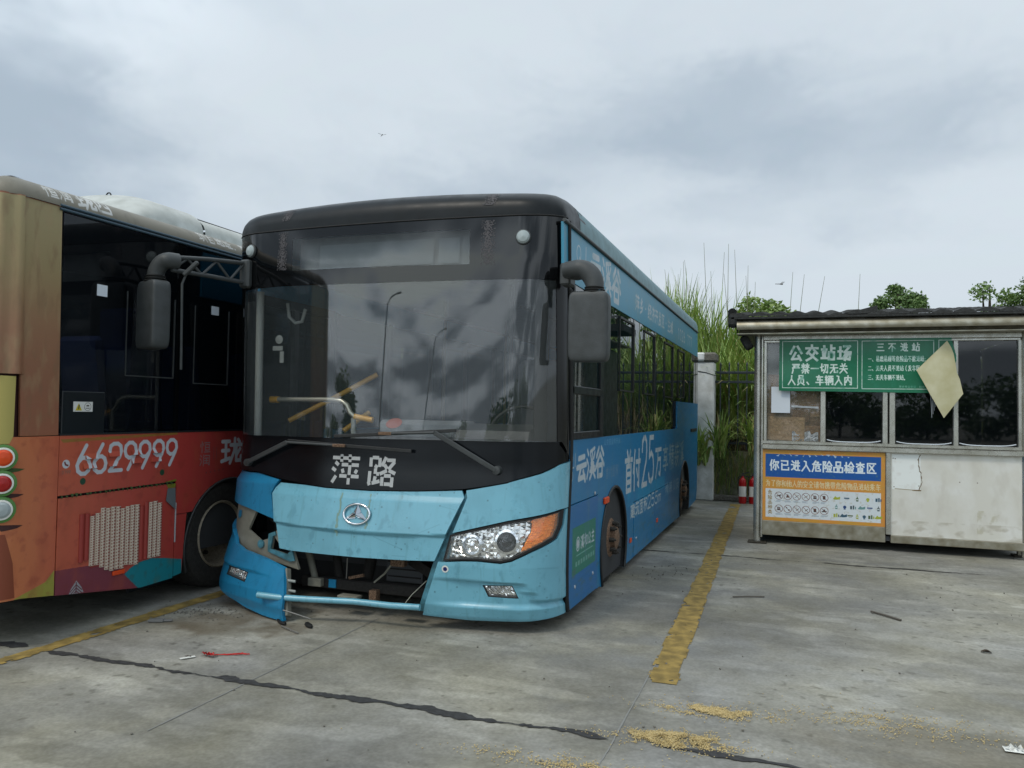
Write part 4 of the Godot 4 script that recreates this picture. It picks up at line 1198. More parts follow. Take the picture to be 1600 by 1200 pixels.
	for tip: Vector2 in [Vector2(0.0, 0.066), Vector2(-0.090, -0.040), Vector2(0.090, -0.040)]:
		var nn := tip.normalized().orthogonal()
		var c := hood_skin(Vector2(tx(ec.x), ec.y - 0.004), 0.034)
		var e0 := hood_skin(Vector2(tx(ec.x + tip.x), ec.y + tip.y), 0.020)
		var l := hood_skin(Vector2(tx(ec.x + tip.x * 0.25 + nn.x * 0.030), ec.y + tip.y * 0.25 + nn.y * 0.022), 0.014)
		var r := hood_skin(Vector2(tx(ec.x + tip.x * 0.25 - nn.x * 0.030), ec.y + tip.y * 0.25 - nn.y * 0.022), 0.014)
		star.tri(c, e0, l); star.tri(c, r, e0)
		star.tri(c, l, hood_skin(Vector2(tx(ec.x - tip.x * 0.2), ec.y - tip.y * 0.2), 0.012)); star.tri(c, hood_skin(Vector2(tx(ec.x - tip.x * 0.2), ec.y - tip.y * 0.2), 0.012), r)
	star.done("emblem_star", hood, M.chrome)
	# rust runs below the panel seam are thin films of brown water stain
	for q: Array in [[-3.02, 0.895, 0.60, 0.010], [-2.79, 0.90, 0.66, 0.007]]:
		var rn := noise(int(q[0] * 50), 9.0, 3)
		var film := sh()
		var y: float = q[1]
		while y > q[2]:
			var wd: float = q[3] * (0.7 + rn.get_noise_1d(y * 3.0))
			var ox: float = rn.get_noise_1d(y + 7.0) * 0.012 + (q[1] - y) * -0.03
			film.patch(fp([[q[0] + ox - wd, y], [q[0] + ox + wd, y], [q[0] + ox + wd, y - 0.02], [q[0] + ox - wd, y - 0.02]]), hood_skin, Vector2(0.2, 0.2), 0.0, [], Vector2.ZERO, Vector2.ONE, 0.0112)
			y -= 0.02
		film.done("rust_run", hood, M.rust_film)
	# corner fenders
	front("left_fender", bus, M.fresh_paint, [[-4.19, 0.998], [-3.83, 0.996], [-3.605, 0.958], [-3.655, 0.857], [-3.605, 0.672], [-3.793, 0.715], [-4.075, 0.765], [-4.19, 0.80]], 0.025, 0.008, [], fender_skin)
	front("right_fender", bus, M.faded_paint, [[-2.095, 0.952], [-1.972, 0.976], [-1.819, 1.008], [-1.614, 1.074], [-1.517, 1.132], [-1.49, 1.15], [-1.49, 0.835], [-1.513, 0.830], [-1.806, 0.762], [-2.171, 0.667], [-2.085, 0.904]], 0.025, 0.006)
	front("centre_flange", bus, M.frame_blue, [[-2.10, 0.945], [-2.06, 0.92], [-2.19, 0.60], [-2.20, 0.49], [-2.36, 0.10], [-2.43, 0.10], [-2.30, 0.475]], 0.03, -0.028)
	# right headlamp
	var lamp_poly := [[-1.515, 0.812], [-1.519, 0.725], [-1.538, 0.652], [-1.655, 0.580], [-1.778, 0.516], [-1.838, 0.500], [-1.992, 0.507], [-2.099, 0.503], [-2.214, 0.491], [-2.177, 0.644], [-1.806, 0.740]]
	var rim := [[-1.498, 0.829], [-1.502, 0.722], [-1.524, 0.640], [-1.648, 0.566], [-1.772, 0.503], [-1.838, 0.487], [-1.992, 0.495], [-2.099, 0.491], [-2.230, 0.479], [-2.188, 0.655], [-1.806, 0.755]]
	var lamp := front("headlamp", bus, M.rubber, rim, 0.05, 0.001, [lamp_poly])
	facets("reflector_bowl", lamp, M.mirror_facet, [[-1.645, 0.760], [-1.647, 0.69], [-1.712, 0.560], [-1.778, 0.52], [-1.838, 0.503], [-1.992, 0.510], [-2.099, 0.506], [-2.21, 0.495], [-2.175, 0.642], [-1.806, 0.735]], -0.048, 0.011, 0.026)
	facets("indicator_bowl", lamp, M.amber_facet, [[-1.517, 0.806], [-1.521, 0.725], [-1.540, 0.656], [-1.709, 0.560], [-1.647, 0.692], [-1.645, 0.768]], -0.030, 0.010, 0.017)
	front("indicator_lens", lamp, M.amber_glass, [[-1.517, 0.808], [-1.521, 0.725], [-1.540, 0.656], [-1.709, 0.558], [-1.647, 0.692], [-1.645, 0.773]], 0.0, -0.006)
	front("clear_lens", lamp, M.lamp_glass, lamp_poly, 0.0, 0.002)
	for q: Array in [[-2.041, 0.588, 0.075], [-1.806, 0.623, 0.083]]:
		var w := Vector2(tx(q[0]), q[1])
		var c := skin(w, -0.05)
		var ax := (skin(w, 0.0) - c).normalized()
		var r: float = q[2]
		sh().lathe(c, ax, [Vector2(r, 0.0), Vector2(r * 0.98, 0.03), Vector2(r * 0.80, 0.034), Vector2(r * 0.62, 0.006)], 28).done("projector_ring", lamp, M.chrome)
		if r > 0.08:
			sh().lathe(c + ax * 0.002, ax, [Vector2(r * 0.64, 0.004), Vector2(r * 0.60, 0.014), Vector2(r * 0.42, 0.030), Vector2(0.0, 0.036)], 24).done("projector_lens", lamp, M.dark_lens)
		else:
			sh().lathe(c + ax * 0.002, ax, [Vector2(r * 0.64, 0.002), Vector2(r * 0.34, -0.02), Vector2(r * 0.22, 0.0), Vector2(r * 0.2, 0.025), Vector2(0.0, 0.03)], 24).done("bulb_bowl", lamp, M.chrome)
	# right half of the bumper with its fog lamp
	var fog := [[-1.964, 0.324], [-1.762, 0.332], [-1.718, 0.244], [-1.926, 0.247]]
	var bumper := front("right_bumper", bus, M.faded_paint, [[-2.262, 0.472], [-2.232, 0.470], [-2.099, 0.482], [-1.992, 0.486], [-1.838, 0.478], [-1.770, 0.494], [-1.645, 0.557], [-1.518, 0.632], [-1.497, 0.72], [-1.493, 0.826], [-1.49, 0.826], [-1.49, 0.105], [-1.509, 0.103], [-1.663, 0.086], [-2.071, 0.074], [-2.385, 0.098]], 0.03, 0.004, [fog], bumper_skin)
	fog_lamp(bumper, [[-1.957, 0.319], [-1.766, 0.327], [-1.727, 0.249], [-1.922, 0.252]], fog, bumper_skin)
	front("inspection_sticker", bumper, M.label_white, circle(-2.212, 0.427, 0.024, 0.024), 0.0, 0.0055, [], bumper_skin)
	front("sticker_print", bumper, M.sticker_blue, circle(-2.212, 0.427, 0.014, 0.014), 0.0, 0.0062, [], bumper_skin)
	# left half hangs loose and is swung forward
	var lfog := [[-3.955, 0.304], [-3.725, 0.281], [-3.722, 0.213], [-3.959, 0.236]]
	var lb := front("left_bumper", bus, M.fresh_paint, [[-4.19, 0.63], [-4.067, 0.55], [-3.959, 0.462], [-3.854, 0.427], [-3.618, 0.394], [-3.388, 0.348], [-3.28, 0.19], [-3.232, 0.012], [-3.455, 0.017], [-3.654, 0.031], [-3.878, 0.066], [-4.027, 0.11], [-4.12, 0.15], [-4.19, 0.22]], 0.03, 0.0, [lfog], left_skin)
	fog_lamp(lb, [[-3.948, 0.299], [-3.731, 0.277], [-3.728, 0.218], [-3.952, 0.241]], lfog, left_skin)
	var edge_top := left_skin(Vector2(tx(-3.392), 0.34), -0.02)
	var edge_low := left_skin(Vector2(tx(-3.236), 0.02), -0.02)
	sh().bar(edge_top + Vector3(0.012, 0, -0.02), edge_low + Vector3(0.012, 0.02, -0.02), 0.022, 0.05, Vector3.BACK, 0.004).done("bumper_stay", lb, M.inner_grey)
	for a: float in [0.22, 0.42]:
		var q := edge_top.lerp(edge_low, a)
		sh().tube([q, q + Vector3(0.075, -0.01, -0.02)], 0.010, 7).done("clip", lb, M.cabin_pale)
	# grey carrier left bare where the left headlamp is missing
	var hole := [[-3.815, 0.712], [-3.880, 0.571], [-3.742, 0.499], [-3.650, 0.53], [-3.59, 0.595], [-3.595, 0.672]]
	var boxhole := [[-3.623, 0.552], [-3.636, 0.443], [-3.472, 0.417], [-3.441, 0.455], [-3.545, 0.475]]
	var carrier := front("lamp_carrier", bus, M.inner_grey, [[-4.19, 0.81], [-4.037, 0.775], [-3.80, 0.725], [-3.58, 0.685], [-3.565, 0.60], [-3.535, 0.47], [-3.43, 0.462], [-3.38, 0.32], [-3.62, 0.36], [-3.85, 0.39], [-3.96, 0.43], [-4.07, 0.52], [-4.19, 0.58]], 0.02, -0.022, [hole, boxhole])
	front("carrier_edge", carrier, M.frame_blue, [[-3.66, 0.56], [-3.60, 0.58], [-3.59, 0.555], [-3.618, 0.545], [-3.632, 0.452], [-3.475, 0.424], [-3.43, 0.468], [-3.405, 0.385], [-3.45, 0.375], [-3.66, 0.43]], 0.012, -0.008)
	front("mounting_ear", carrier, M.frame_blue, circle(-3.735, 0.478, 0.030, 0.030), 0.012, -0.008)
	front("tape_scrap", carrier, M.fresh_paint, [[-4.03, 0.70], [-3.985, 0.71], [-3.98, 0.665], [-4.01, 0.64], [-4.04, 0.66]], 0.0, -0.018)
	sh().tube([Vector3(-3.95, 0.74, -5.22), Vector3(-3.72, 0.60, -5.2), Vector3(-3.6, 0.52, -5.15)], 0.012, 6).tube([Vector3(-3.80, 0.70, -5.3), Vector3(-3.78, 0.45, -5.3)], 0.03, 8).tube([Vector3(-3.90, 0.60, -5.35), Vector3(-3.6, 0.62, -5.35)], 0.02, 8).done("lamp_wiring", carrier, M.chassis)
	# blue strip across the open grille
	var strip := []
	for q: Array in [[-3.56, 0.172], [-3.40, 0.166], [-3.2, 0.161], [-2.876, 0.157], [-2.6, 0.155], [-2.38, 0.160]]:
		strip.append(skin0(tx(q[0]), 0.16) + Vector3(0, q[1] - 0.16, 0.04 + 0.20 * clampf((-2.9 - q[0]) / 0.6, 0.0, 1.0)))
	var ss := sh()
	ss.tube(strip, 0.022, 10)
	ss.done("lower_strip", bus, M.faded_paint)
	# what shows through the open grille
	var gr := boxes("chassis_beam", bus, M.chassis, Vector3(-2.9, 0.20, -5.20), Vector3(1.15, 0.075, 0.07), 0.008)
	boxes("beam_bracket", gr, M.inner_grey, Vector3(-3.33, 0.21, -5.14), Vector3(0.11, 0.06, 0.05), 0.004)
	boxes("paint_patch", gr, M.fresh_paint, Vector3(-3.20, 0.205, -5.160), Vector3(0.06, 0.06, 0.012))
	boxes("rust_bracket", gr, M.rust, Vector3(-2.84, 0.155, -5.14), Vector3(0.06, 0.08, 0.06), 0.004)
	boxes("tow_plate", gr, M.inner_grey, Vector3(-3.02, 0.14, -5.10), Vector3(0.16, 0.02, 0.08), 0.004)
	boxes("tow_plate", gr, M.inner_grey, Vector3(-2.56, 0.125, -5.08), Vector3(0.16, 0.012, 0.07), 0.003)
	sh().tube([Vector3(-3.46, 0.47, -5.2), Vector3(-3.42, 0.36, -5.2), Vector3(-3.36, 0.22, -5.18)], 0.026, 8).done("hose", gr, M.inner_grey)
	sh().tube([Vector3(-3.3, 0.46, -5.35), Vector3(-3.24, 0.30, -5.3), Vector3(-3.22, 0.2, -5.3)], 0.035, 8).done("pipe", gr, M.chassis)
	sh().tube([Vector3(-3.0, 0.44, -5.4), Vector3(-3.02, 0.22, -5.35)], 0.045, 8).done("pipe", gr, M.chassis)
	sh().tube([Vector3(-3.08, 0.40, -5.16), Vector3(-3.085, 0.25, -5.16)], 0.004, 5).done("bolt_rod", gr, M.wire)
	sh().bar(Vector3(-3.05, 0.262, -5.14), Vector3(-2.93, 0.292, -5.14), 0.02, 0.02).done("copper_end", gr, M.rust)
	sh().tube([Vector3(-2.68, 0.44, -5.18), Vector3(-2.78, 0.31, -5.18), Vector3(-2.86, 0.24, -5.17)], 0.008, 6).done("link_rod", gr, M.inner_grey)
	boxes("horn_bracket", gr, M.rust, Vector3(-2.66, 0.41, -5.16), Vector3(0.11, 0.07, 0.06), 0.006)
	sh().bar(Vector3(-2.62, 0.40, -5.3), Vector3(-2.18, 0.20, -5.25), 0.07, 0.07).done("steering_arm", gr, M.chassis)
	boxes("air_tank_bracket", gr, M.inner_grey, Vector3(-2.29, 0.42, -5.2), Vector3(0.035, 0.10, 0.04), 0.006)
	boxes("valve_block", gr, M.cabin_grey, Vector3(-2.36, 0.335, -5.24), Vector3(0.10, 0.05, 0.05), 0.006)
	sh().tube([Vector3(-2.42, 0.30, -5.12), Vector3(-2.52, 0.20, -5.10), Vector3(-2.57, 0.13, -5.08)], 0.0035, 5).done("cable", gr, M.rail_steel)
	boxes("radiator", gr, M.dark_cabin, Vector3(-2.75, 0.36, -5.45), Vector3(0.30, 0.32, 0.04))
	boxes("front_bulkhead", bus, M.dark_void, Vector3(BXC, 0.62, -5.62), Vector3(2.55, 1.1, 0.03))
	for y in 5: boxes("radiator_fin", gr, M.chassis, Vector3(-2.75, 0.24 + y * 0.055, -5.425), Vector3(0.27, 0.008, 0.012))
	sh().tube([Vector3(-3.30, 0.105, -4.70), Vector3(-3.22, 0.085, -4.72), Vector3(-3.12, 0.05, -4.76)], 0.0045, 5).done("loose_rod", bus, M.wire)
	# screen wipers
	for q: Array in [[[-3.911, 1.065], [-3.50, 1.235], [-3.52, 1.247], [-2.494, 1.205], 0.50], [[-1.897, 1.090], [-2.325, 1.338], [-3.11, 1.292], [-2.18, 1.356], 0.40]]:
		var piv := skin(Vector2(tx(q[0][0]), q[0][1]), 0.035)
		var el := skin(Vector2(tx(q[1][0]), q[1][1]), 0.06)
		var wp := sh().bar(piv, el, 0.034, 0.014, Vector3.BACK, 0.004)
		wp.lathe(piv - Vector3(0, 0, 0.05), Vector3.BACK, [Vector2(0.03, 0.0), Vector2(0.028, 0.05), Vector2(0.0, 0.056)], 14)
		var arm := wp.done("wiper_arm", bus, M.plastic_grey)
		var b0 := skin(Vector2(tx(q[2][0]), q[2][1]), 0.03)
		var b1 := skin(Vector2(tx(q[3][0]), q[3][1]), 0.03)
		var mid := b0.lerp(b1, 0.48) + Vector3(0, 0.0, 0.03)
		sh().tube([el, mid], 0.010, 6).done("wiper_link", arm, M.plastic_grey)
		sh().bar(b0, mid - Vector3(0, 0, 0.012), 0.024, 0.014, Vector3.BACK, 0.003).bar(mid - Vector3(0, 0, 0.012), b1, 0.024, 0.014, Vector3.BACK, 0.003).done("wiper_blade", arm, M.plastic_black)
		boxes("blade_clip", arm, M.rust, mid + Vector3(-0.03, 0.0, 0.004), Vector3(0.10, 0.022, 0.02), 0.003)
	# marker lamps, torn tape, stains
	for q: Array in [[-3.985, 2.70], [-1.753, 2.683]]:
		var w := Vector2(tx(q[0]), q[1])
		var c := skin(w, 0.0)
		var ax := (skin(w, 0.1) - c).normalized()
		sh().lathe(c, ax, [Vector2(0.055, 0.0), Vector2(0.053, 0.012), Vector2(0.046, 0.016)], 20).done("marker_rim", bus, M.plastic_grey)
		sh().lathe(c, ax, [Vector2(0.047, 0.014), Vector2(0.035, 0.028), Vector2(0.0, 0.036)], 20).done("marker_lamp", bus, M.frosted_lens)
	var rng := RandomNumberGenerator.new()
	rng.seed = 77
	for q: Array in [[-3.715, -3.625, 2.53, 2.82, false], [-2.050, -1.950, 2.50, 2.81, false], [-3.70, -3.60, 0.10, 0.42, true], [-2.05, -1.945, 0.12, 0.46, true]]:
		var tn := noise(int(q[0] * 90), 22.0, 3)
		var tp := sh()
		var nx := 16
		var ny := 44 if not q[4] else 20
		for i in nx:
			for j in ny:
				var u := (i + 0.5) / nx
				var v := (j + 0.5) / ny
				var edge := minf(minf(u, 1.0 - u) * 2.2, 1.0)
				if tn.get_noise_2d(u * 0.5 * (1.0 if q[4] else 3.0), v) + edge * 0.5 - 0.30 < 0.0: continue
				var x0: float = lerpf(q[0], q[1], float(i) / nx)
				var x1: float = lerpf(q[0], q[1], float(i + 1) / nx)
				var y0: float = lerpf(q[2], q[3], float(j) / ny)
				var y1: float = lerpf(q[2], q[3], float(j + 1) / ny)
				var pp := []
				for w: Vector2 in [Vector2(x0, y0), Vector2(x1, y0), Vector2(x1, y1), Vector2(x0, y1)]:
					pp.append(cap(Vector2(tx(w.x), w.y), 0.003) if q[4] else skin(Vector2(tx(w.x), w.y), 0.002))
				tp.quad(pp[0], pp[1], pp[2], pp[3])
		tp.done("tape_residue", bus, M.tape)
	# corner seal between front and side
	var seal := []
	for i in 30:
		var y := 0.11 + i * 0.0935
		seal.append(Vector3(BXR + 0.003, y, skin0(1.0, y).z - 0.012))
	sh().tube(seal, 0.017, 6).done("corner_seal", bus, M.rubber)
	sh().sheet(func(u: float, v: float) -> Vector3:
		var y := lerpf(0.11, 2.81, v)
		return Vector3(BXR - 0.003, y, lerpf(skin0(1.0, y).z + 0.005, -5.47 if y < 2.41 else minf(skin0(1.0, y).z, -5.22), u)), 2, 30).done("corner_post", bus, M.cap_black)
	front("inner_pillar", bus, M.plastic_black, [[-1.66, 2.39], [-1.56, 2.39], [-1.56, 1.27], [-1.645, 1.27]], 0.02, -0.07)
	mirrors(bus)

func facets(called: String, parent: Node, m: Material, poly: Array, base: float, rough: float, cell: float, f: Variant = null, seed_ := 5) -> void:
	var rng := RandomNumberGenerator.new()
	rng.seed = seed_
	var jig := {}
	var s := sh()
	var pp := PackedVector2Array(fp(poly))
	var lo := pp[0]
	var hi := pp[0]
	for p in pp:
		lo = lo.min(p); hi = hi.max(p)
	var cx := cell / BHW
	var surf: Callable = skin if f == null else f
	for i in int((hi.x - lo.x) / cx) + 1:
		for j in int((hi.y - lo.y) / cell) + 1:
			var r := PackedVector2Array([lo + Vector2(i * cx, j * cell), lo + Vector2((i + 1) * cx, j * cell), lo + Vector2((i + 1) * cx, (j + 1) * cell), lo + Vector2(i * cx, (j + 1) * cell)])
			var mid := Vector2(rng.randf_range(-1, 1), rng.randf_range(-1, 1))
			for b in Geometry2D.intersect_polygons(r, pp):
				for k in b.size():
					var q := [b[k], b[(k + 1) % b.size()]]
					var c := r[0].lerp(r[2], 0.5) + mid * Vector2(cx, cell) * 0.40
					var va: Vector3 = surf.call(q[0], base)
					var vb: Vector3 = surf.call(q[1], base)
					var vc: Vector3 = surf.call(c, base + rough * (0.35 + 1.0 * mid.x))
					s.tri(va, vb, vc)
	s.done(called, parent, m)

func circle(x: float, y: float, rx: float, ry: float, n := 18) -> Array:
	var out := []
	for i in n: out.append([x + rx * cos(TAU * i / n), y + ry * sin(TAU * i / n)])
	return out

func fog_lamp(parent: Node, lens: Array, hole: Array, f: Callable) -> void:
	var l := front("fog_lamp", parent, M.rubber, hole, 0.04, 0.002, [lens], f)
	facets("fog_bowl", l, M.mirror_facet, lens, -0.03, 0.010, 0.022, f, 9)
	front("fog_lens", l, M.lamp_glass, lens, 0.0, -0.004, [], f)
	var ribs := sh()
	for i in 9:
		var a := (i + 0.7) / 10.4
		var t := Vector2(lerpf(lens[0][0], lens[1][0], a), lerpf(lens[0][1], lens[1][1], a))
		var b := Vector2(lerpf(lens[3][0], lens[2][0], a), lerpf(lens[3][1], lens[2][1], a))
		ribs.bar(f.call(Vector2(tx(t.x), lerpf(t.y, b.y, 0.2)), -0.012), f.call(Vector2(tx(b.x), lerpf(t.y, b.y, 0.75)), -0.012), 0.006, 0.006)
	ribs.done("lens_ribs", l, M.chrome)

func mirrors(bus: Node3D) -> void:
	# near mirror on its elbow at the right corner
	var r := sh()
	r.box(Vector3(-1.455, 2.42, -5.20), Vector3(0.075, 0.15, 0.14), Basis(), 0.012)
	r.box(Vector3(-1.385, 2.425, -5.09), Vector3(0.09, 0.10, 0.16), Basis(Vector3.UP, -0.5), 0.02)
	var pts := []
	for i in 9:
		var a := i / 8.0 * PI * 0.5
		pts.append(Vector3(-1.335 + 0.115 * sin(a), 2.295 + 0.135 * cos(a), -5.02))
	pts.push_front(Vector3(-1.42, 2.43, -5.06))
	r.tube(pts, [0.055, 0.058, 0.060, 0.062, 0.063, 0.064, 0.064, 0.063, 0.060, 0.056], 14)
	var arm := r.done("mirror_arm", bus, M.plastic_grey)
	var bel := sh()
	for i in 3: bel.lathe(Vector3(-1.225, 2.263 + i * 0.016, -5.02), Vector3.UP, [Vector2(0.074 - i * 0.006, 0.0), Vector2(0.078 - i * 0.006, 0.006), Vector2(0.066 - i * 0.006, 0.014)], 16)
	bel.done("mirror_bellows", arm, M.plastic_black)
	sh().soft_box(Vector3(-1.25, 2.045, -5.005), Vector3(0.262, 0.455, 0.14), Basis(Vector3.UP, 0.06), 0.24).done("mirror_housing", arm, M.plastic_grey)
	sh().box(Vector3(-1.25, 2.045, -5.075), Vector3(0.20, 0.38, 0.006), Basis(Vector3.UP, 0.06)).done("mirror_face", arm, M.chrome)
	sh().tube([Vector3(-1.43, 2.33, -5.16), Vector3(-1.40, 2.30, -5.12), Vector3(-1.30, 2.265, -5.04)], 0.006, 5).done("mirror_cable", arm, M.plastic_black)
	# far mirror on a long lattice arm
	var a0 := Vector3(-4.02, 2.56, -5.10)
	var e0 := Vector3(-4.18, 2.525, -4.52)
	var l := sh()
	l.tube([a0 + Vector3(0, 0.04, 0), Vector3(-4.10, 2.578, -4.8), e0 + Vector3(0, 0.02, 0)], 0.017, 7)
	l.tube([a0 - Vector3(0, 0.11, 0), Vector3(-4.10, 2.455, -4.8), e0 - Vector3(0, 0.07, 0)], 0.017, 7)
	var k := 5
	for i in k:
		var t0 := float(i) / k
		var t1 := float(i + 1) / k
		var up := a0.lerp(e0, t0) + Vector3(0, 0.035 - 0.015 * t0, 0)
		var dn := a0.lerp(e0, t1) - Vector3(0, 0.105 - 0.035 * t1, 0)
		if i % 2: l.tube([a0.lerp(e0, t0) - Vector3(0, 0.105 - 0.035 * t0, 0), a0.lerp(e0, t1) + Vector3(0, 0.035 - 0.015 * t1, 0)], 0.011, 6)
		else: l.tube([up, dn], 0.011, 6)
	l.box(Vector3(-4.015, 2.52, -5.12), Vector3(0.09, 0.22, 0.06), Basis(), 0.015)
	pts = []
	for i in 9:
		var a := i / 8.0 * PI * 0.5
		pts.append(Vector3(-4.19 - 0.095 * sin(a), 2.40 + 0.12 * cos(a), -4.50 + 0.02 * sin(a)))
	pts.push_front(Vector3(-4.165, 2.52, -4.56))
	l.tube(pts, 0.058, 14)
	var arm2 := l.done("mirror_arm", bus, M.plastic_grey)
	bel = sh()
	for i in 3: bel.lathe(Vector3(-4.285, 2.365 + i * 0.018, -4.48), Vector3.UP, [Vector2(0.074 - i * 0.004, 0.0), Vector2(0.078 - i * 0.004, 0.007), Vector2(0.066 - i * 0.004, 0.015)], 16)
	bel.done("mirror_bellows", arm2, M.plastic_black)
	sh().soft_box(Vector3(-4.285, 2.13, -4.47), Vector3(0.26, 0.485, 0.14), Basis(Vector3.UP, -0.35), 0.24).done("mirror_housing", arm2, M.plastic_grey)
	sh().box(Vector3(-4.262, 2.13, -4.537), Vector3(0.16, 0.38, 0.006), Basis(Vector3.UP, -0.35)).done("mirror_face", arm2, M.chrome)
	sh().tube([Vector3(-4.06, 2.50, -4.62), Vector3(-4.10, 2.44, -4.58), Vector3(-4.12, 2.36, -4.56), Vector3(-4.125, 1.75, -4.58)], 0.010, 6).done("brace_rod", arm2, M.plastic_grey)
	sh().bar(Vector3(-4.02, 2.52, -4.60), Vector3(-4.11, 2.42, -4.56), 0.035, 0.03, Vector3.UP, 0.008).done("brace_clamp", arm2, M.plastic_grey)

# ---------------------------------------------------------------- cabin
func blue_cabin(bus: Node3D) -> void:
	boxes("floor", bus, M.dark_cabin, Vector3(BXC, 0.30, -9.4), Vector3(2.60, 0.06, 7.6))
	boxes("ceiling", bus, M.cabin_grey, Vector3(BXC, 2.62, -9.3), Vector3(2.56, 0.03, 7.7))
	boxes("inner_wall", bus, M.cabin_grey, Vector3(BXR - 0.06, 0.8, -9.4), Vector3(0.02, 0.96, 7.6))
	boxes("inner_wall", bus, M.cabin_grey, Vector3(BXL + 0.06, 0.8, -10.0), Vector3(0.02, 0.96, 6.4))
	var dash := sh()
	dash.box(Vector3(-2.42, 1.12, -5.34), Vector3(1.45, 0.34, 0.36), Basis(), 0.05)
	dash.box(Vector3(-3.48, 1.13, -5.32), Vector3(0.85, 0.26, 0.30), Basis(), 0.04)
	dash.box(Vector3(-2.05, 1.26, -5.50), Vector3(0.66, 0.24, 0.26), Basis(Vector3.RIGHT, 0.3), 0.05)
	var d := dash.done("dashboard", bus, M.plastic_grey)
	var mark := sh()
	for i in 18:
		var a := TAU * i / 18.0
		var b := TAU * (i + 1) / 18.0
		mark.tri(Vector3(-2.93, 1.385, -5.55), Vector3(-2.93 + 0.068 * cos(b) + 0.02 * sin(b), 1.385 + 0.040 * sin(b), -5.55), Vector3(-2.93 + 0.068 * cos(a) + 0.02 * sin(a), 1.385 + 0.040 * sin(a), -5.55))
	mark.done("fare_sticker", d, M.sticker_orange)
	boxes("fare_box", bus, M.cabin_grey, Vector3(-2.72, 1.10, -5.72), Vector3(0.72, 0.62, 0.32), 0.03)
	var wheel := []
	for i in 25:
		var a := TAU * i / 24.0
		wheel.append(Vector3(-1.97 + 0.22 * cos(a), 1.36 + 0.17 * sin(a), -5.72 - 0.13 * sin(a)))
	var sw := sh().tube(wheel, 0.014, 8, false).done("steering_wheel", bus, M.plastic_black)
	sh().tube([Vector3(-1.97, 1.36, -5.72), Vector3(-1.97, 1.05, -5.50)], 0.035, 8).bar(Vector3(-2.18, 1.36, -5.72), Vector3(-1.76, 1.36, -5.72), 0.03, 0.015).done("steering_column", sw, M.plastic_black)
	var ds := boxes("driver_seat", bus, M.dark_cabin, Vector3(-1.95, 1.55, -6.35), Vector3(0.48, 0.75, 0.12), 0.05)
	boxes("seat_cushion", ds, M.dark_cabin, Vector3(-1.95, 1.12, -6.15), Vector3(0.48, 0.14, 0.46), 0.05)
	sh().tube([Vector3(-2.35, 0.33, -6.6), Vector3(-2.35, 2.6, -6.6)], 0.018, 8).done("partition_post", bus, M.dark_cabin)
	boxes("partition", bus, M.dark_cabin, Vector3(-2.0, 1.25, -6.62), Vector3(0.70, 1.0, 0.03))
	# boarding rails just behind the glass
	sh().tube([Vector3(-4.02, 1.555, -5.50), Vector3(-3.45, 1.56, -5.50), Vector3(-3.37, 1.55, -5.50), Vector3(-3.32, 1.52, -5.50), Vector3(-3.29, 1.46, -5.50), Vector3(-3.24, 1.425, -5.5)], 0.020, 10).done("boarding_rail", bus, M.rail_steel)
	sh().tube([Vector3(-3.25, 1.43, -5.50), Vector3(-3.10, 1.405, -5.52)], 0.024, 10).tube([Vector3(-4.03, 1.555, -5.50), Vector3(-3.96, 1.555, -5.50)], 0.028, 10).done("rail_end", bus, M.rail_yellow)
	sh().tube([Vector3(-3.26, 1.42, -5.5), Vector3(-3.255, 1.30, -5.5), Vector3(-3.25, 1.0, -5.5)], 0.02, 8).done("rail_stand", bus, M.cabin_pale)
	sh().tube([Vector3(-4.03, 1.38, -5.75), Vector3(-3.72, 1.58, -5.95), Vector3(-3.42, 1.79, -6.15)], 0.022, 10).done("door_rail", bus, M.rail_yellow)
	sh().tube([Vector3(-3.62, 1.30, -5.95), Vector3(-3.50, 1.42, -6.05), Vector3(-3.46, 1.46, -6.1)], 0.022, 10).done("door_rail", bus, M.rail_yellow)
	sh().tube([Vector3(-3.98, 1.0, -5.28), Vector3(-3.98, 2.4, -5.26)], 0.03, 8).done("door_post", bus, M.cabin_pale)
	sh().tube([Vector3(-3.86, 2.33, -5.45), Vector3(-3.84, 2.22, -5.45), Vector3(-3.78, 2.17, -5.45), Vector3(-3.72, 2.18, -5.45), Vector3(-3.69, 2.28, -5.45)], 0.014, 8).done("hook_handle", bus, M.cabin_pale)
	sh().lathe(Vector3(-3.86, 2.03, -5.35), Vector3.BACK, [Vector2(0.035, 0.0), Vector2(0.0, 0.006)], 18).box(Vector3(-3.87, 1.96, -5.35), Vector3(0.09, 0.035, 0.006)).box(Vector3(-3.83, 1.89, -5.35), Vector3(0.035, 0.09, 0.006)).done("notice_sticker", bus, M.cabin_pale)
	for x: float in [-3.35, -2.3]:
		sh().tube([Vector3(x, 2.42, -6.7), Vector3(x, 2.42, -12.6)], 0.016, 8).done("ceiling_rail", bus, M.rail_dim)
		for z: float in [-7.4, -9.2, -11.0]: sh().tube([Vector3(x, 0.33, z), Vector3(x, 2.6, z)], 0.016, 8).done("stanchion", bus, M.rail_dim)
	for i in 5:
		for x: float in [-3.85, -3.42, -2.25, -1.83]:
			if i == 0 and x > -3.0: continue
			var z := -7.7 - i * 0.95
			var st := sh()
			st.box(Vector3(x, 0.95, z - 0.2), Vector3(0.40, 0.72, 0.07), Basis(Vector3.RIGHT, -0.12), 0.03)
			st.box(Vector3(x, 0.62, z), Vector3(0.40, 0.07, 0.42), Basis(), 0.03)
			st.box(Vector3(x, 0.46, z), Vector3(0.08, 0.26, 0.3), Basis(), 0.0)
			st.done("passenger_seat", bus, M.seat_blue)

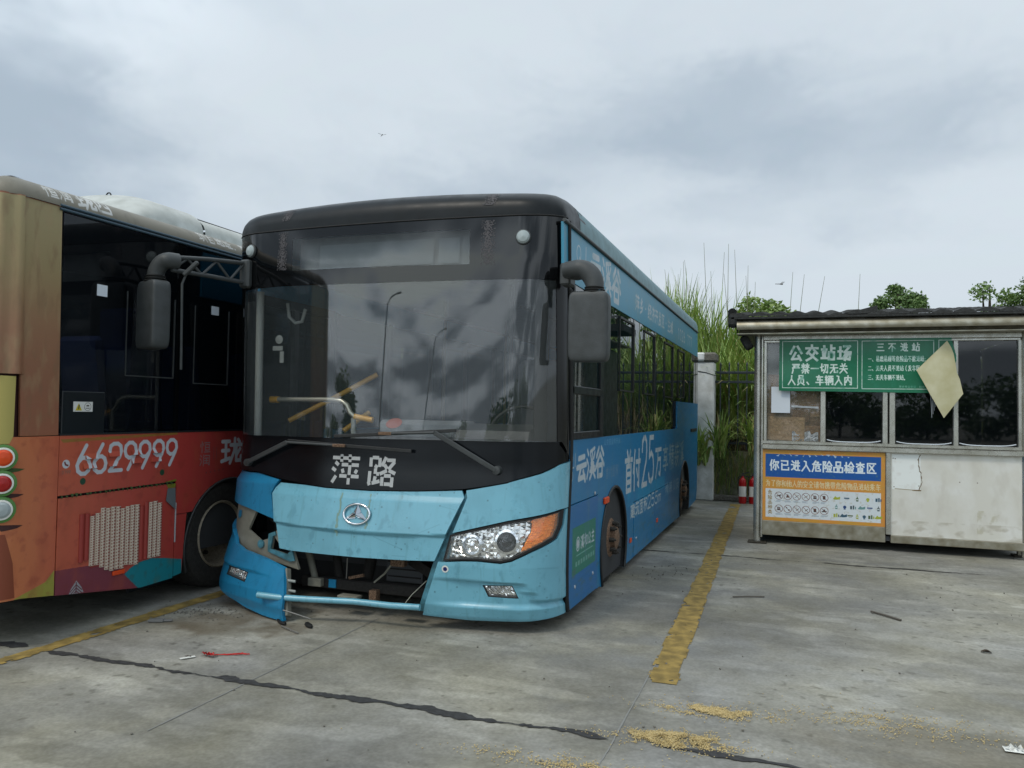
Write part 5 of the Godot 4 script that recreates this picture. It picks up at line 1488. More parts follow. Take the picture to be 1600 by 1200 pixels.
# ---------------------------------------------------------------- wheels
func wheel(bus: Node3D, at: Vector3, out: float, r := 0.40) -> void:
	var ax := Vector3(out, 0, 0)
	var ty := sh()
	ty.lathe(at, ax, [Vector2(r * 0.60, 0.0), Vector2(r * 0.66, 0.014), Vector2(r * 0.84, 0.022), Vector2(r * 0.95, 0.008), Vector2(r * 0.99, -0.02), Vector2(r, -0.06), Vector2(r, -0.20), Vector2(r * 0.97, -0.24), Vector2(r * 0.6, -0.25)], 48)
	for i in 60:
		var a := TAU * i / 60.0
		var d := Vector3(0, sin(a), cos(a))
		ty.box(at + d * (r - 0.002) - ax * 0.05, Vector3(0.07, 0.016, 0.028), Basis(Vector3.RIGHT, -a + PI * 0.5).rotated(Vector3.UP, 0.0))
	var t := ty.done("wheel", bus, M.tyre)
	sh().lathe(at, ax, [Vector2(r * 0.66, 0.010), Vector2(r * 0.63, 0.026), Vector2(r * 0.60, 0.012), Vector2(r * 0.56, -0.004), Vector2(r * 0.44, 0.035), Vector2(r * 0.38, 0.055), Vector2(r * 0.25, 0.058), Vector2(r * 0.24, 0.095), Vector2(r * 0.13, 0.11), Vector2(0.0, 0.112)], 40).done("rim", t, M.rust)
	var holes := sh()
	for i in 8:
		var a := TAU * (i + 0.5) / 8.0
		var d := Vector3(0, sin(a), cos(a))
		holes.lathe(at + d * r * 0.475 + ax * 0.022, (ax * 0.8 + d * 0.6), [Vector2(0.028, 0.0), Vector2(0.0, 0.003)], 10)
	holes.done("vent_hole", t, M.dark_void)
	for i in 8:
		var a := TAU * i / 8.0
		var d := Vector3(0, sin(a), cos(a))
		sh().lathe(at + d * r * 0.315 + ax * 0.055, ax, [Vector2(0.021, 0.0), Vector2(0.019, 0.045), Vector2(0.010, 0.047), Vector2(0.009, 0.062), Vector2(0.0, 0.064)], 6).done("wheel_nut", t, M.wheel_steel)

func wheel_pair(bus: Node3D) -> void:
	for z: float in [-6.95, -11.65]:
		wheel(bus, Vector3(BXR - 0.075, 0.397, z - 0.03), 1.0)
		wheel(bus, Vector3(BXL + 0.075, 0.397, z - 0.03), -1.0)
	for z: float in [-6.95, -11.65]:
		sh().tube([Vector3(BXL + 0.2, 0.39, z), Vector3(BXR - 0.2, 0.39, z)], 0.06, 8).done("axle", bus, M.chassis)

# ---------------------------------------------------------------- red bus
const RX := -4.47
const RREAR := -3.46

# the print runs along the side and round the rear corner; q.x is z along the side, past -3.60 it follows the corner arc
func red_skin(p: Vector2, d: float) -> Vector3:
	if p.x < -3.60: return Vector3(RX + d, p.y, p.x)
	var a := minf((p.x + 3.60) / 0.14, 5.0)
	if a > PI * 0.5:
		return Vector3(RX - 0.14 - (a - PI * 0.5) * 0.14, p.y, -3.60 + 0.14 + d)
	return Vector3(RX - 0.14 + (0.14 + d) * cos(a), p.y, -3.60 + (0.14 + d) * sin(a))

func red_print() -> ImageTexture:
	var k := 400.0
	var p := Print.new(1120, 460, Color(0.45, 0.13, 0.10))
	var grey := Color(0.74, 0.75, 0.77)
	var X := func(z: float) -> float: return (-z - 3.3) * k
	var Y := func(y: float) -> float: return (1.30 - y) * k
	# dye bands of the advert: orange-brown at the tail, brick, then deep red
	var bands := [[-3.3, Color(0.76, 0.47, 0.27)], [-3.75, Color(0.74, 0.42, 0.27)], [-3.93, Color(0.72, 0.35, 0.24)], [-4.5, Color(0.69, 0.285, 0.225)], [-5.0, Color(0.65, 0.225, 0.20)], [-5.7, Color(0.58, 0.21, 0.20)], [-6.2, Color(0.52, 0.18, 0.18)]]
	for i in 1120:
		var z := -3.3 - i / k
		var c := Color.BLACK
		for b in bands.size() - 1:
			if z <= bands[b][0] and z >= bands[b + 1][0]: c = bands[b][1].lerp(bands[b + 1][1], (z - bands[b][0]) / (bands[b + 1][0] - bands[b][0]))
		for j in 460: p.put(i, j, c, 1.0)
	p.poly([Vector2(X.call(-3.9), Y.call(0.42)), Vector2(X.call(-4.35), Y.call(0.40)), Vector2(X.call(-4.66), Y.call(0.18)), Vector2(X.call(-4.6), Y.call(0.13)), Vector2(X.call(-3.9), Y.call(0.13))], Color(0.47, 0.20, 0.24))
	p.poly([Vector2(X.call(-3.62), Y.call(0.30)), Vector2(X.call(-3.83), Y.call(0.362)), Vector2(X.call(-3.895), Y.call(0.425)), Vector2(X.call(-3.90), Y.call(0.14)), Vector2(X.call(-3.62), Y.call(0.14))], Color(0.58, 0.56, 0.22))
	p.poly([Vector2(X.call(-4.467), Y.call(0.293)), Vector2(X.call(-4.52), Y.call(0.328)), Vector2(X.call(-4.60), Y.call(0.356)), Vector2(X.call(-4.72), Y.call(0.366)), Vector2(X.call(-4.85), Y.call(0.345)), Vector2(X.call(-5.03), Y.call(0.307)), Vector2(X.call(-5.03), Y.call(0.15)), Vector2(X.call(-4.62), Y.call(0.15))], Color(0.10, 0.48, 0.52))
	p.poly([Vector2(X.call(-3.91), Y.call(1.262)), Vector2(X.call(-4.95), Y.call(1.287)), Vector2(X.call(-4.95), Y.call(1.27)), Vector2(X.call(-3.93), Y.call(1.24))], Color(0.56, 0.40, 0.18))
	p.poly([Vector2(X.call(-4.83), Y.call(0.915)), Vector2(X.call(-4.95), Y.call(0.93)), Vector2(X.call(-4.95), Y.call(0.87)), Vector2(X.call(-4.87), Y.call(0.86))], Color(0.42, 0.45, 0.12))
	p.dirt(3, 0.014, 0.0, 0.6, Color(0.62, 0.30, 0.20, 0.4), Vector2(1, 0.5))
	p.dirt(6, 0.02, 0.22, 0.3, Color(0.46, 0.17, 0.14, 0.2))
	# telephone number and names
	for i in 7:
		p.glyph("6629999"[i], X.call(-4.03 - i * 0.1335), Y.call(1.220 + i * 0.0028), 0.127 * k, 0.198 * k, 11.0, grey, true)
	p.disc(X.call(-3.958), Y.call(1.10), 11.5, grey)
	p.seg(Vector2(X.call(-3.948), Y.call(1.112)), Vector2(X.call(-3.955), Y.call(1.096)), 4, Color(0.42, 0.15, 0.11)); p.seg(Vector2(X.call(-3.955), Y.call(1.096)), Vector2(X.call(-3.972), Y.call(1.09)), 4, Color(0.42, 0.15, 0.11))
	p.text("0799", X.call(-3.928), Y.call(1.058), 6, 9, 1, 1.6, Color(0.52, 0.36, 0.30))
	p.glyph("恒", X.call(-5.20), Y.call(1.21), 0.12 * k, 0.095 * k, 3.2, Color(0.52, 0.44, 0.44))
	p.glyph("润", X.call(-5.20), Y.call(1.105), 0.12 * k, 0.095 * k, 3.2, Color(0.52, 0.44, 0.44))
	p.rect(X.call(-5.36), Y.call(1.16), 2, 42, Color(0.42, 0.28, 0.28)); p.rect(X.call(-5.395), Y.call(1.16), 2, 42, Color(0.42, 0.28, 0.28))
	p.glyph("珑", X.call(-5.45), Y.call(1.23), 0.26 * k, 0.22 * k, 13, grey, true)
	for i in 5: p.disc(X.call(-5.28 - i * 0.05), Y.call(0.955 + i * 0.004), 3, Color(0.42, 0.25, 0.24))
	# leaf mark near the skirt
	var lc := Vector2(X.call(-4.066), Y.call(0.285))
	p.poly([lc + Vector2(0, -17), lc + Vector2(16, 2), lc + Vector2(24, 18), lc + Vector2(-24, 18), lc + Vector2(-16, 2)], Color(0.58, 0.58, 0.59))
	for i in 4:
		var o := i * 8.0
		p.seg(lc + Vector2(0, -6 + o), lc + Vector2(-18, 10 + o), 2.2, Color(0.36, 0.14, 0.17)); p.seg(lc + Vector2(0, -6 + o), lc + Vector2(18, 10 + o), 2.2, Color(0.36, 0.14, 0.17))
	p.seg(lc + Vector2(0, -12), lc + Vector2(0, 20), 2.5, Color(0.36, 0.14, 0.17))
	for q: Array in [[-4.093, 0.978], [-4.802, 0.990]]: p.disc(X.call(q[0]), Y.call(q[1]), 9, Color(0.13, 0.26, 0.17))
	return p.picture()

func red_pillar_print() -> ImageTexture:
	var p := Print.new(160, 590, Color(0.45, 0.40, 0.28))
	# dye runs from olive at the roof to brick at the belt line
	var bands := [[0.0, Color(0.60, 0.55, 0.40)], [0.28, Color(0.57, 0.50, 0.35)], [0.55, Color(0.56, 0.41, 0.30)], [0.8, Color(0.54, 0.36, 0.265)], [1.0, Color(0.56, 0.35, 0.25)]]
	for j in 590:
		var v := j / 590.0
		var c := Color.BLACK
		for b in bands.size() - 1:
			if v >= bands[b][0] and v <= bands[b + 1][0]: c = bands[b][1].lerp(bands[b + 1][1], (v - bands[b][0]) / (bands[b + 1][0] - bands[b][0]))
		p.rect(0, j, 160, 1, c)
	p.dirt(5, 0.03, 0.0, 0.6, Color(0.62, 0.53, 0.39, 0.5), Vector2(1, 0.25))
	p.dirt(7, 0.02, 0.1, 0.5, Color(0.48, 0.38, 0.27, 0.45), Vector2(2.0, 0.4))
	return p.picture()

func red_roof_print() -> ImageTexture:
	var k := 400.0
	var p := Print.new(1120, 60, Color(0.46, 0.44, 0.385))
	var w := Color(0.74, 0.745, 0.73)
	var X := func(z: float) -> float: return (-z - 3.3) * k
	p.glyph("恒", X.call(-3.735), 18, 40, 30, 3.5, w); p.glyph("润", X.call(-3.845), 18, 40, 30, 3.5, w)
	p.glyph("珑", X.call(-3.98), 10, 60, 42, 7, w, true); p.glyph("四", X.call(-4.14), 14, 50, 36, 6, w, true)
	var t := "项目地址.市"
	for i in 6: p.glyph(t[i], X.call(-5.13 - i * 0.103), 16, 36, 30, 4, w)
	p.dirt(8, 0.02, 0.1, 0.5, Color(0.38, 0.36, 0.31, 0.6))
	return p.picture()

func dotted_print() -> ImageTexture:
	var p := Print.new(32, 256, Color(0.76, 0.70, 0.63))
	for j in 20:
		p.rect(9, j * 12.8 + 3, 8, 7, Color(0.50, 0.21, 0.17)); p.rect(21, j * 12.8 + 6, 4, 5, Color(0.47, 0.25, 0.20))
	return p.picture()

func build_red_bus() -> void:
	var bus := thing("red_bus", "red and orange advert-wrapped bus seen from its rear corner, dark windows, 6629999 on its side", "bus", Vector3(-5.75, 0, -8.4))
	var m := mat("red_wrap", Color.WHITE, 0.42)
	m.albedo_texture = red_print()
	m.clearcoat_enabled = true; m.clearcoat = 0.15
	var uv0 := Vector2(-3.3, 1.30)
	var uvs := Vector2(-2.8, -1.15)
	var c := Vector2(0.03, 0.3)
	# side below the belt in separate sheets with open joints
	var ac := Vector2(-5.58, 0.36)
	var quarter := [Vector2(-3.36, 1.285), Vector2(-3.36, 0.30), Vector2(-3.66, 0.295), Vector2(-3.897, 0.265), Vector2(-3.897, 1.285)]
	sh().patch(quarter, red_skin, c, 0.015, [], uv0, uvs, 0.003).done("rear_corner", bus, m)
	var upper := [Vector2(-3.903, 1.285), Vector2(-3.903, 0.897), Vector2(-4.953, 0.913), Vector2(-4.953, 0.66), Vector2(-5.055, 0.66)]
	upper.append_array(arc(ac.x, ac.y, 0.54, 34, 158, 18))
	upper.append_array([Vector2(-6.1, 0.56), Vector2(-6.1, 1.285)])
	sh().patch(upper, red_skin, Vector2(0.4, 0.3), 0.015, [], uv0, uvs).done("side_panel", bus, m)
	var flap_poly := [Vector2(-3.905, 0.880), Vector2(-3.905, 0.262), Vector2(-4.62, 0.170), Vector2(-4.935, 0.180), Vector2(-4.94, 0.897)]
	var flap := sh().patch(flap_poly, red_skin, Vector2(0.4, 0.3), 0.015, [], uv0, uvs, 0.004).done("engine_flap", bus, m)
	sh().patch([Vector2(-4.948, 0.655), Vector2(-4.948, 0.19), Vector2(-5.03, 0.20), Vector2(-5.04, 0.32), Vector2(-5.05, 0.46), Vector2(-5.07, 0.655)], red_skin, Vector2(0.2, 0.2), 0.015, [], uv0, uvs, 0.002).done("arch_edge", bus, m)
	boxes("joint_backing", bus, M.dark_void, Vector3(RX - 0.05, 0.72, -4.93), Vector3(0.02, 0.76, 2.0))
	# torn film hanging in the joint above the flap
	var rng := RandomNumberGenerator.new()
	rng.seed = 4
	var torn := sh()
	for i in 26:
		var z := -3.91 - i * 0.0385 - rng.randf() * 0.01
		var y := 0.889 + (z + 3.91) * -0.015
		var w := 0.012 + rng.randf() * 0.02
		var h := rng.randf_range(0.006, 0.016)
		torn.tri(Vector3(RX + 0.006, y + h, z), Vector3(RX + 0.008, y + h * rng.randf(), z - w), Vector3(RX + 0.012, y - h, z - w * 0.5))
	torn.done("torn_film", flap, M.torn_green)
	var peel := sh()
	peel.tri(Vector3(RX + 0.008, 0.865, -4.855), Vector3(RX + 0.009, 0.865, -4.935), Vector3(RX + 0.022, 0.70, -4.93))
	peel.tri(Vector3(RX + 0.008, 0.865, -4.855), Vector3(RX + 0.022, 0.70, -4.93), Vector3(RX + 0.014, 0.775, -4.835))
	peel.done("peeled_film", flap, M.peel_grey)
	boxes("flap_hinge", flap, M.galvanised, Vector3(RX + 0.008, 0.60, -4.944), Vector3(0.008, 0.30, 0.006))
	# cooling grille: upright slats still under torn, perforated film
	var slat := mat("slat_film", Color.WHITE, 0.6)
	slat.albedo_texture = dotted_print()
	var slat_red := mat("slat_red", Color(0.58, 0.20, 0.165), 0.5)
	for i in 17:
		var z := -4.092 - i * 0.0432
		var red := i < 2
		var top := 0.762 if red else 0.735 + 0.04 * minf(1.0, (i - 1) / 3.0) + rng.randf_range(-0.012, 0.012)
		var bot := (0.44 if red else 0.40 - 0.05 * minf(1.0, maxf(0.0, i - 3) / 3.0)) + rng.randf_range(-0.012, 0.012)
		if i > 11: bot = 0.372
		var s := sh()
		s.sheet(func(u: float, v: float) -> Vector3:
			var a := lerpf(-0.1, PI + 0.1, u)
			return Vector3(RX + 0.004 + 0.014 * sin(a), lerpf(top, bot, v), z - 0.0195 * cos(a)), 9, 1)
		s.done("grille_slat", flap, slat_red if red or i == 12 or i == 13 else slat)
	boxes("grille_backing", flap, slat_red, Vector3(RX + 0.0035, 0.57, -4.49), Vector3(0.004, 0.36, 0.64))
	boxes("side_reflector", flap, M.amber, Vector3(RX + 0.010, 0.318, -4.41), Vector3(0.014, 0.030, 0.105), 0.004)
	for q: Array in [[-4.107, -4.204, 1.125], [-4.089, -4.193, 1.062], [-4.297, -4.394, 1.132], [-4.293, -4.381, 1.065], [-4.501, -4.588, 1.135], [-4.503, -4.590, 1.074], [-4.694, -4.787, 1.140], [-4.688, -4.781, 1.076]]:
		var lv := sh()
		var a := Vector3(RX + 0.001, q[2], q[0])
		var b := Vector3(RX + 0.001, q[2], q[1])
		var up := Vector3(0, 0.035, 0)
		lv.quad(a + up, b + up, b + Vector3(0.014, 0, 0), a + Vector3(0.014, 0, 0), Vector2((q[0] + 3.3) / -2.8, (1.265 - q[2]) / 1.15), Vector2((q[1] + 3.3) / -2.8, (1.265 - q[2]) / 1.15), Vector2((q[1] + 3.3) / -2.8, (1.30 - q[2]) / 1.15), Vector2((q[0] + 3.3) / -2.8, (1.30 - q[2]) / 1.15))
		lv.tri(a + up, a + Vector3(0.014, 0, 0), a); lv.tri(b + up, b, b + Vector3(0.014, 0, 0))
		lv.done("louvre", bus, m)
	# rear pillar wrap
	var pm := mat("pillar_wrap", Color.WHITE, 0.5)
	pm.albedo_texture = red_pillar_print()
	sh().patch([Vector2(-3.575, 2.765), Vector2(-3.62, 1.29), Vector2(-3.89, 1.29), Vector2(-3.86, 2.765)], red_skin, c, 0.015, [], Vector2(-3.35, 2.76), Vector2(-0.55, -1.47), 0.002).done("rear_pillar", bus, pm)
	var fold := func(p: Vector2, d: float) -> Vector3: return red_skin(p, d + 0.010 * sin((p.x + 3.5) * 60.0) + 0.008)
	sh().patch([Vector2(-3.36, 2.775), Vector2(-3.36, 1.67), Vector2(-3.628, 1.67), Vector2(-3.583, 2.765)], fold, Vector2(0.02, 0.3), 0.012, [], Vector2(-3.35, 2.76), Vector2(-0.55, -1.47), 0.006).done("corner_wrap", bus, pm)
	sh().patch([Vector2(-3.36, 1.66), Vector2(-3.36, 1.245), Vector2(-3.555, 1.245), Vector2(-3.575, 1.29), Vector2(-3.578, 1.655)], red_skin, Vector2(0.02, 0.2), 0.010, [], Vector2.ZERO, Vector2.ONE, 0.007).done("yellow_film", bus, M.wrap_yellow)
	sh().patch([Vector2(-3.40, 2.76), Vector2(-3.40, 0.32), Vector2(-3.88, 0.32), Vector2(-3.88, 2.76)], red_skin, Vector2(0.04, 0.5), 0.0, [], Vector2.ZERO, Vector2.ONE, -0.03).done("corner_frame", bus, M.torn_dark)
	# tail lamps on the corner
	for q: Array in [[1.163, "amber"], [1.008, "red_lens"], [0.850, "frosted_lens"]]:
		var w := Vector2(-3.525, q[0])
		var o := red_skin(w, 0.004)
		var ax := (red_skin(w, 0.1) - red_skin(w, 0.0)).normalized()
		var lamp := sh().lathe(o, ax, [Vector2(0.082, -0.01), Vector2(0.078, 0.012), Vector2(0.062, 0.016)], 24).done("tail_lamp", bus, M.lamp_surround)
		sh().lathe(o, ax, [Vector2(0.063, 0.010), Vector2(0.060, 0.020), Vector2(0.050, 0.022)], 24).done("lamp_ring", lamp, M.litter_white)
		sh().lathe(o, ax, [Vector2(0.051, 0.020), Vector2(0.035, 0.030), Vector2(0.0, 0.034)], 24).done("lamp_lens", lamp, M[q[1]])
	for q: Array in [[1.085, 0.018], [0.93, 0.018], [0.74, 0.020]]:
		sh().patch([Vector2(-3.50, q[0] + q[1]), Vector2(-3.53, q[0] - q[1]), Vector2(-3.62, q[0] - q[1] * 0.5), Vector2(-3.66, q[0] + q[1] * 0.2), Vector2(-3.60, q[0] + q[1] * 0.6)], red_skin, Vector2(0.02, 0.1), 0.0, [], Vector2.ZERO, Vector2.ONE, 0.0045).done("torn_strip", bus, M.torn_dark if q[0] < 1.0 else M.torn_green)
	sh().patch([Vector2(-3.40, 0.70), Vector2(-3.55, 0.70), Vector2(-3.60, 0.52), Vector2(-3.62, 0.31), Vector2(-3.40, 0.31)], red_skin, Vector2(0.02, 0.1), 0.01, [], Vector2.ZERO, Vector2.ONE, 0.006).done("bumper_end", bus, M.bumper_orange)
	# glass band with its frames
	boxes("belt_trim", bus, M.plastic_black, Vector3(RX - 0.012, 1.292, -8.7), Vector3(0.03, 0.012, 9.6))
	for q: Array in [[-3.88, -4.92], [-4.95, -6.2], [-6.23, -7.6], [-7.63, -9.0], [-9.03, -10.6], [-10.63, -12.2], [-12.23, -13.4]]:
		sh().box(Vector3(RX - 0.004, 2.015, (q[0] + q[1]) * 0.5), Vector3(0.001, 1.43, q[0] - q[1])).done("window", bus, M.dark_glass)
	for z: float in [-4.935, -6.215, -7.615, -9.015, -10.615, -12.215]:
		boxes("window_mullion", bus, M.frit, Vector3(RX - 0.012, 2.015, z), Vector3(0.02, 1.44, 0.036))
	for q: Array in [[-4.42, -4.88, 1.70, 2.30], [-5.10, -5.50, 1.67, 2.285]]:
		var fr := sh()
		var zc: float = (q[0] + q[1]) * 0.5
		fr.box(Vector3(RX, q[2], zc), Vector3(0.010, 0.008, q[0] - q[1])).box(Vector3(RX, (q[2] + q[3]) * 0.5, q[1]), Vector3(0.010, q[3] - q[2], 0.008)).box(Vector3(RX, (q[2] + q[3]) * 0.5, q[0]), Vector3(0.008, q[3] - q[2], 0.005))
		fr.done("vent_frame", bus, M.plastic_grey)
	boxes("window_sticker", bus, M.paper, Vector3(RX + 0.001, 2.27, -4.197), Vector3(0.002, 0.078, 0.086))
	boxes("window_sticker", bus, M.paper, Vector3(RX + 0.001, 2.27, -5.328), Vector3(0.002, 0.07, 0.087))
	var box_ := sh()
	box_.box(Vector3(RX - 0.002, 1.435, -4.08), Vector3(0.012, 0.28, 0.34), Basis(), 0.004)
	var hatch := box_.done("battery_hatch", bus, M.hatch_black)
	boxes("hazard_label", hatch, M.label_white, Vector3(RX + 0.006, 1.475, -4.069), Vector3(0.003, 0.066, 0.152))
	sh().tri(Vector3(RX + 0.0085, 1.498, -4.033), Vector3(RX + 0.0085, 1.450, -4.008), Vector3(RX + 0.0085, 1.450, -4.058)).done("hazard_triangle", hatch, M.hazard_yellow)
	sh().bar(Vector3(RX + 0.0095, 1.488, -4.036), Vector3(RX + 0.0095, 1.458, -4.031), 0.002, 0.006, Vector3.BACK).done("hazard_bolt", hatch, M.dark_void)
	sh().lathe(Vector3(RX + 0.0078, 1.475, -4.105), Vector3.RIGHT, [Vector2(0.028, 0.0), Vector2(0.025, 0.0)], 20).bar(Vector3(RX + 0.0078, 1.465, -4.09), Vector3(RX + 0.0078, 1.465, -4.12), 0.002, 0.004).bar(Vector3(RX + 0.0078, 1.482, -4.095), Vector3(RX + 0.0078, 1.482, -4.115), 0.002, 0.010).done("hazard_ring", hatch, M.stick_grey)
	# roof edge, gutter lines, roof, air conditioner
	for y: float in [2.748, 2.772]: sh().tube([Vector3(RX + 0.006, y, -3.84), Vector3(RX + 0.006, y + 0.006, -13.4)], 0.010, 6).done("gutter", bus, M.gutter_blue)
	var rm := mat("roof_edge_wrap", Color.WHITE, 0.5)
	rm.albedo_texture = red_roof_print()
	var edge := func(p: Vector2, d: float) -> Vector3:
		var a := p.y
		var base_ := red_skin(Vector2(p.x, 0), 0.012 - 0.16 * (1.0 - cos(a)))
		return Vector3(base_.x, 2.765 + 0.135 * sin(a) + d * sin(a), base_.z)
	sh().patch([Vector2(-3.36, 0.0), Vector2(-3.36, 1.5), Vector2(-6.1, 1.5), Vector2(-6.1, 0.0)], edge, Vector2(0.05, 0.25), 0.0, [], Vector2(-3.3, 1.5), Vector2(-2.8, -1.5)).done("roof_edge", bus, rm)
	boxes("roof_edge_front", bus, M.roof_tan, Vector3(RX - 0.08, 2.83, -9.7), Vector3(0.17, 0.12, 7.2), 0.05)
	sh().patch([Vector2(-3.47, 1.15), Vector2(-3.47, 1.5), Vector2(-3.60, 1.5), Vector2(-3.66, 1.25), Vector2(-3.60, 1.18)], edge, Vector2(0.02, 0.1), 0.0, [], Vector2.ZERO, Vector2.ONE, 0.004).done("torn_patch", bus, M.torn_dark)
	boxes("roof", bus, M.wrap_white, Vector3(-5.81, 2.862, -8.65), Vector3(2.36, 0.06, 9.7), 0.02)
	var acu := sh()
	acu.sheet(func(u: float, v: float) -> Vector3:
		var a := lerpf(0.0, PI, u)
		var z := lerpf(-4.55, -5.62, v)
		var h := 0.36 * smoothstep(0.0, 0.62, v)
		return Vector3(-5.74 + 0.88 * cos(a), 2.915 + h * pow(maxf(sin(a), 0.0), 0.6), z), 24, 12)
	var nose := acu.done("air_conditioner", bus, M.ac_white)
	sh().sheet(func(u: float, v: float) -> Vector3:
		var a := lerpf(0.0, PI, u)
		return Vector3(-5.74 + 0.86 * cos(a), 2.915 + 0.31 * pow(maxf(sin(a), 0.0), 0.5), lerpf(-5.67, -6.35, v)), 24, 2).done("ac_cover", nose, M.ac_white)
	sh().sheet(func(u: float, v: float) -> Vector3:
		var a := lerpf(0.0, PI, u)
		return Vector3(-5.74 + 0.86 * cos(a), 2.915 + 0.30 * pow(maxf(sin(a), 0.0), 0.5), lerpf(-6.39, -8.6, v)), 24, 2).done("ac_cover", nose, M.ac_white)
	sh().tube([Vector3(-5.3, 3.235, -5.6), Vector3(-5.3, 3.225, -8.6)], 0.012, 6).done("ac_rail", nose, M.rubber)
	var hook := []
	for i in 8: hook.append(Vector3(-5.45 + 0.028 * cos(PI * i / 7.0), 3.235 + 0.035 * sin(PI * i / 7.0), -5.15))
	sh().tube(hook, 0.006, 5).done("lifting_eye", nose, M.rubber)
	# what stands behind the glass
	boxes("floor", bus, M.dark_cabin, Vector3(-5.74, 0.62, -8.5), Vector3(2.4, 0.06, 9.8))
	boxes("far_side", bus, M.dark_cabin, Vector3(-7.0, 1.45, -8.5), Vector3(0.03, 2.8, 9.9))
	boxes("front_wall", bus, M.dark_cabin, Vector3(-5.74, 1.5, -13.45), Vector3(2.5, 2.7, 0.03))
	boxes("rear_wall", bus, pm, Vector3(-5.80, 1.50, -3.49), Vector3(2.36, 2.5, 0.03))
	boxes("underbody", bus, M.dark_void, Vector3(-5.76, 0.56, -8.9), Vector3(2.2, 0.14, 8.8))
	boxes("inner_panel", bus, M.dark_cabin, Vector3(RX - 0.06, 0.95, -8.6), Vector3(0.02, 0.68, 9.6))
	for q: Array in [[-4.82, -4.40], [-4.82, -5.35], [-4.82, -6.2], [-5.3, -4.40], [-5.3, -5.35]]:
		var st := sh()
		st.box(Vector3(q[0], 1.58, q[1]), Vector3(0.40, 0.80, 0.07), Basis(Vector3.RIGHT, 0.12), 0.034)
		st.box(Vector3(q[0], 1.20, q[1] - 0.22), Vector3(0.40, 0.08, 0.42), Basis(), 0.03)
		st.box(Vector3(q[0], 0.92, q[1] - 0.22), Vector3(0.08, 0.5, 0.3))
		st.done("passenger_seat", bus, M.seat_blue)
	boxes("cupboard", bus, M.seat_blue, Vector3(-4.72, 1.75, -4.72), Vector3(0.3, 0.9, 0.35), 0.02)
	# arch and wheels
	var lip := sh()
	lip.sheet(func(u: float, v: float) -> Vector3:
		var a := deg_to_rad(lerpf(-20, 200, u))
		return Vector3(RX - 0.5 * v, ac.y + sin(a) * 0.53, ac.x + cos(a) * 0.53), 28, 2)
	var rimpts := []
	for a: Vector2 in arc(ac.x, ac.y, 0.528, -18, 190, 26): rimpts.append(Vector3(RX + 0.004, a.y, a.x))
	lip.tube(rimpts, 0.012, 6)
	lip.done("wheel_arch", bus, M.plastic_black)
	boxes("arch_back", bus, M.dark_void, Vector3(RX - 0.52, 0.45, ac.x), Vector3(0.02, 0.9, 1.1))
	dished_wheel(bus, Vector3(RX - 0.028, 0.437, -5.50))
	dished_wheel(bus, Vector3(RX - 0.06, 0.437, -11.6))
	dished_wheel(bus, Vector3(-6.80, 0.437, -5.53))
	dished_wheel(bus, Vector3(-6.80, 0.437, -11.6))

func dished_wheel(bus: Node3D, at: Vector3, r := 0.44) -> void:
	var ax := Vector3(1, 0, 0)
	var t := sh().lathe(at, ax, [Vector2(r * 0.60, 0.0), Vector2(r * 0.66, 0.016), Vector2(r * 0.86, 0.024), Vector2(r * 0.95, 0.010), Vector2(r * 0.99, -0.02), Vector2(r, -0.06), Vector2(r, -0.20), Vector2(r * 0.97, -0.24), Vector2(r * 0.6, -0.25)], 48).done("wheel", bus, M.tyre)
	sh().lathe(at, ax, [Vector2(r * 0.63, 0.004), Vector2(r * 0.60, 0.018), Vector2(r * 0.575, 0.004), Vector2(r * 0.55, -0.12), Vector2(r * 0.50, -0.15), Vector2(r * 0.30, -0.16), Vector2(r * 0.26, -0.10), Vector2(r * 0.12, -0.09), Vector2(0.0, -0.09)], 40).done("rim", t, M.rim_tan)
	for i in 8:
		var a := TAU * i / 8.0
		sh().lathe(at + Vector3(0, sin(a), cos(a)) * r * 0.38 - ax * 0.155, ax, [Vector2(0.018, 0.0), Vector2(0.016, 0.03), Vector2(0.0, 0.032)], 6).done("wheel_nut", t, M.wheel_steel)

# ---------------------------------------------------------------- inspection booth
const KZ := -9.87

func green_print() -> ImageTexture:
	var k := 560.0
	var p := Print.new(1008, 342, Color(0.035, 0.42, 0.29))
	var w := Color(0.80, 0.86, 0.83)
	var X := func(x: float) -> float: return (x + 0.18) * k
	var Y := func(y: float) -> float: return (2.39 - y) * k
	p.frame(X.call(-0.141), Y.call(2.36), 0.812 * k, 0.546 * k, 4, w)
	p.frame(X.call(0.710), Y.call(2.357), 0.733 * k, 0.549 * k, 4, w)
	p.frame(X.call(1.485), Y.call(2.357), 0.6 * k, 0.549 * k, 4, w)
	p.text("公交站场", X.call(-0.068), Y.call(2.318), 84, 106, 13.5, 15, w)
	p.text("严禁一切无关", X.call(-0.036), Y.call(2.102), 50, 66, 7.2, 8.5, w)
	p.text("人员、车辆入内", X.call(-0.081), Y.call(1.967), 49, 66, 7.4, 8.5, w)
	p.text("三不进站", X.call(0.864), Y.call(2.332), 43, 57, 24, 7.5, w)
	p.text("一、易燃易爆等危险品不能进站；", X.call(0.775), Y.call(2.185), 20.5, 38, 2.3, 3.6, w)
	p.text("二、无关人员不进站（发车区", X.call(0.775), Y.call(2.078), 20.5, 37, 2.3, 4.0, w)
	p.text("三、无关车辆不进站。", X.call(0.775), Y.call(1.974), 20.5, 36, 2.3, 4.0, w)
	p.text("萍乡市公交公司站场", X.call(1.093), Y.call(1.852), 14, 14, 2, 1.6, Color(0.5, 0.68, 0.6))
	p.dirt(3, 0.012, 0.10, 0.5, Color(0.12, 0.47, 0.36, 0.45))
	p.dirt(9, 0.05, 0.35, 0.3, Color(0.30, 0.52, 0.44, 0.4))
	return p.picture()

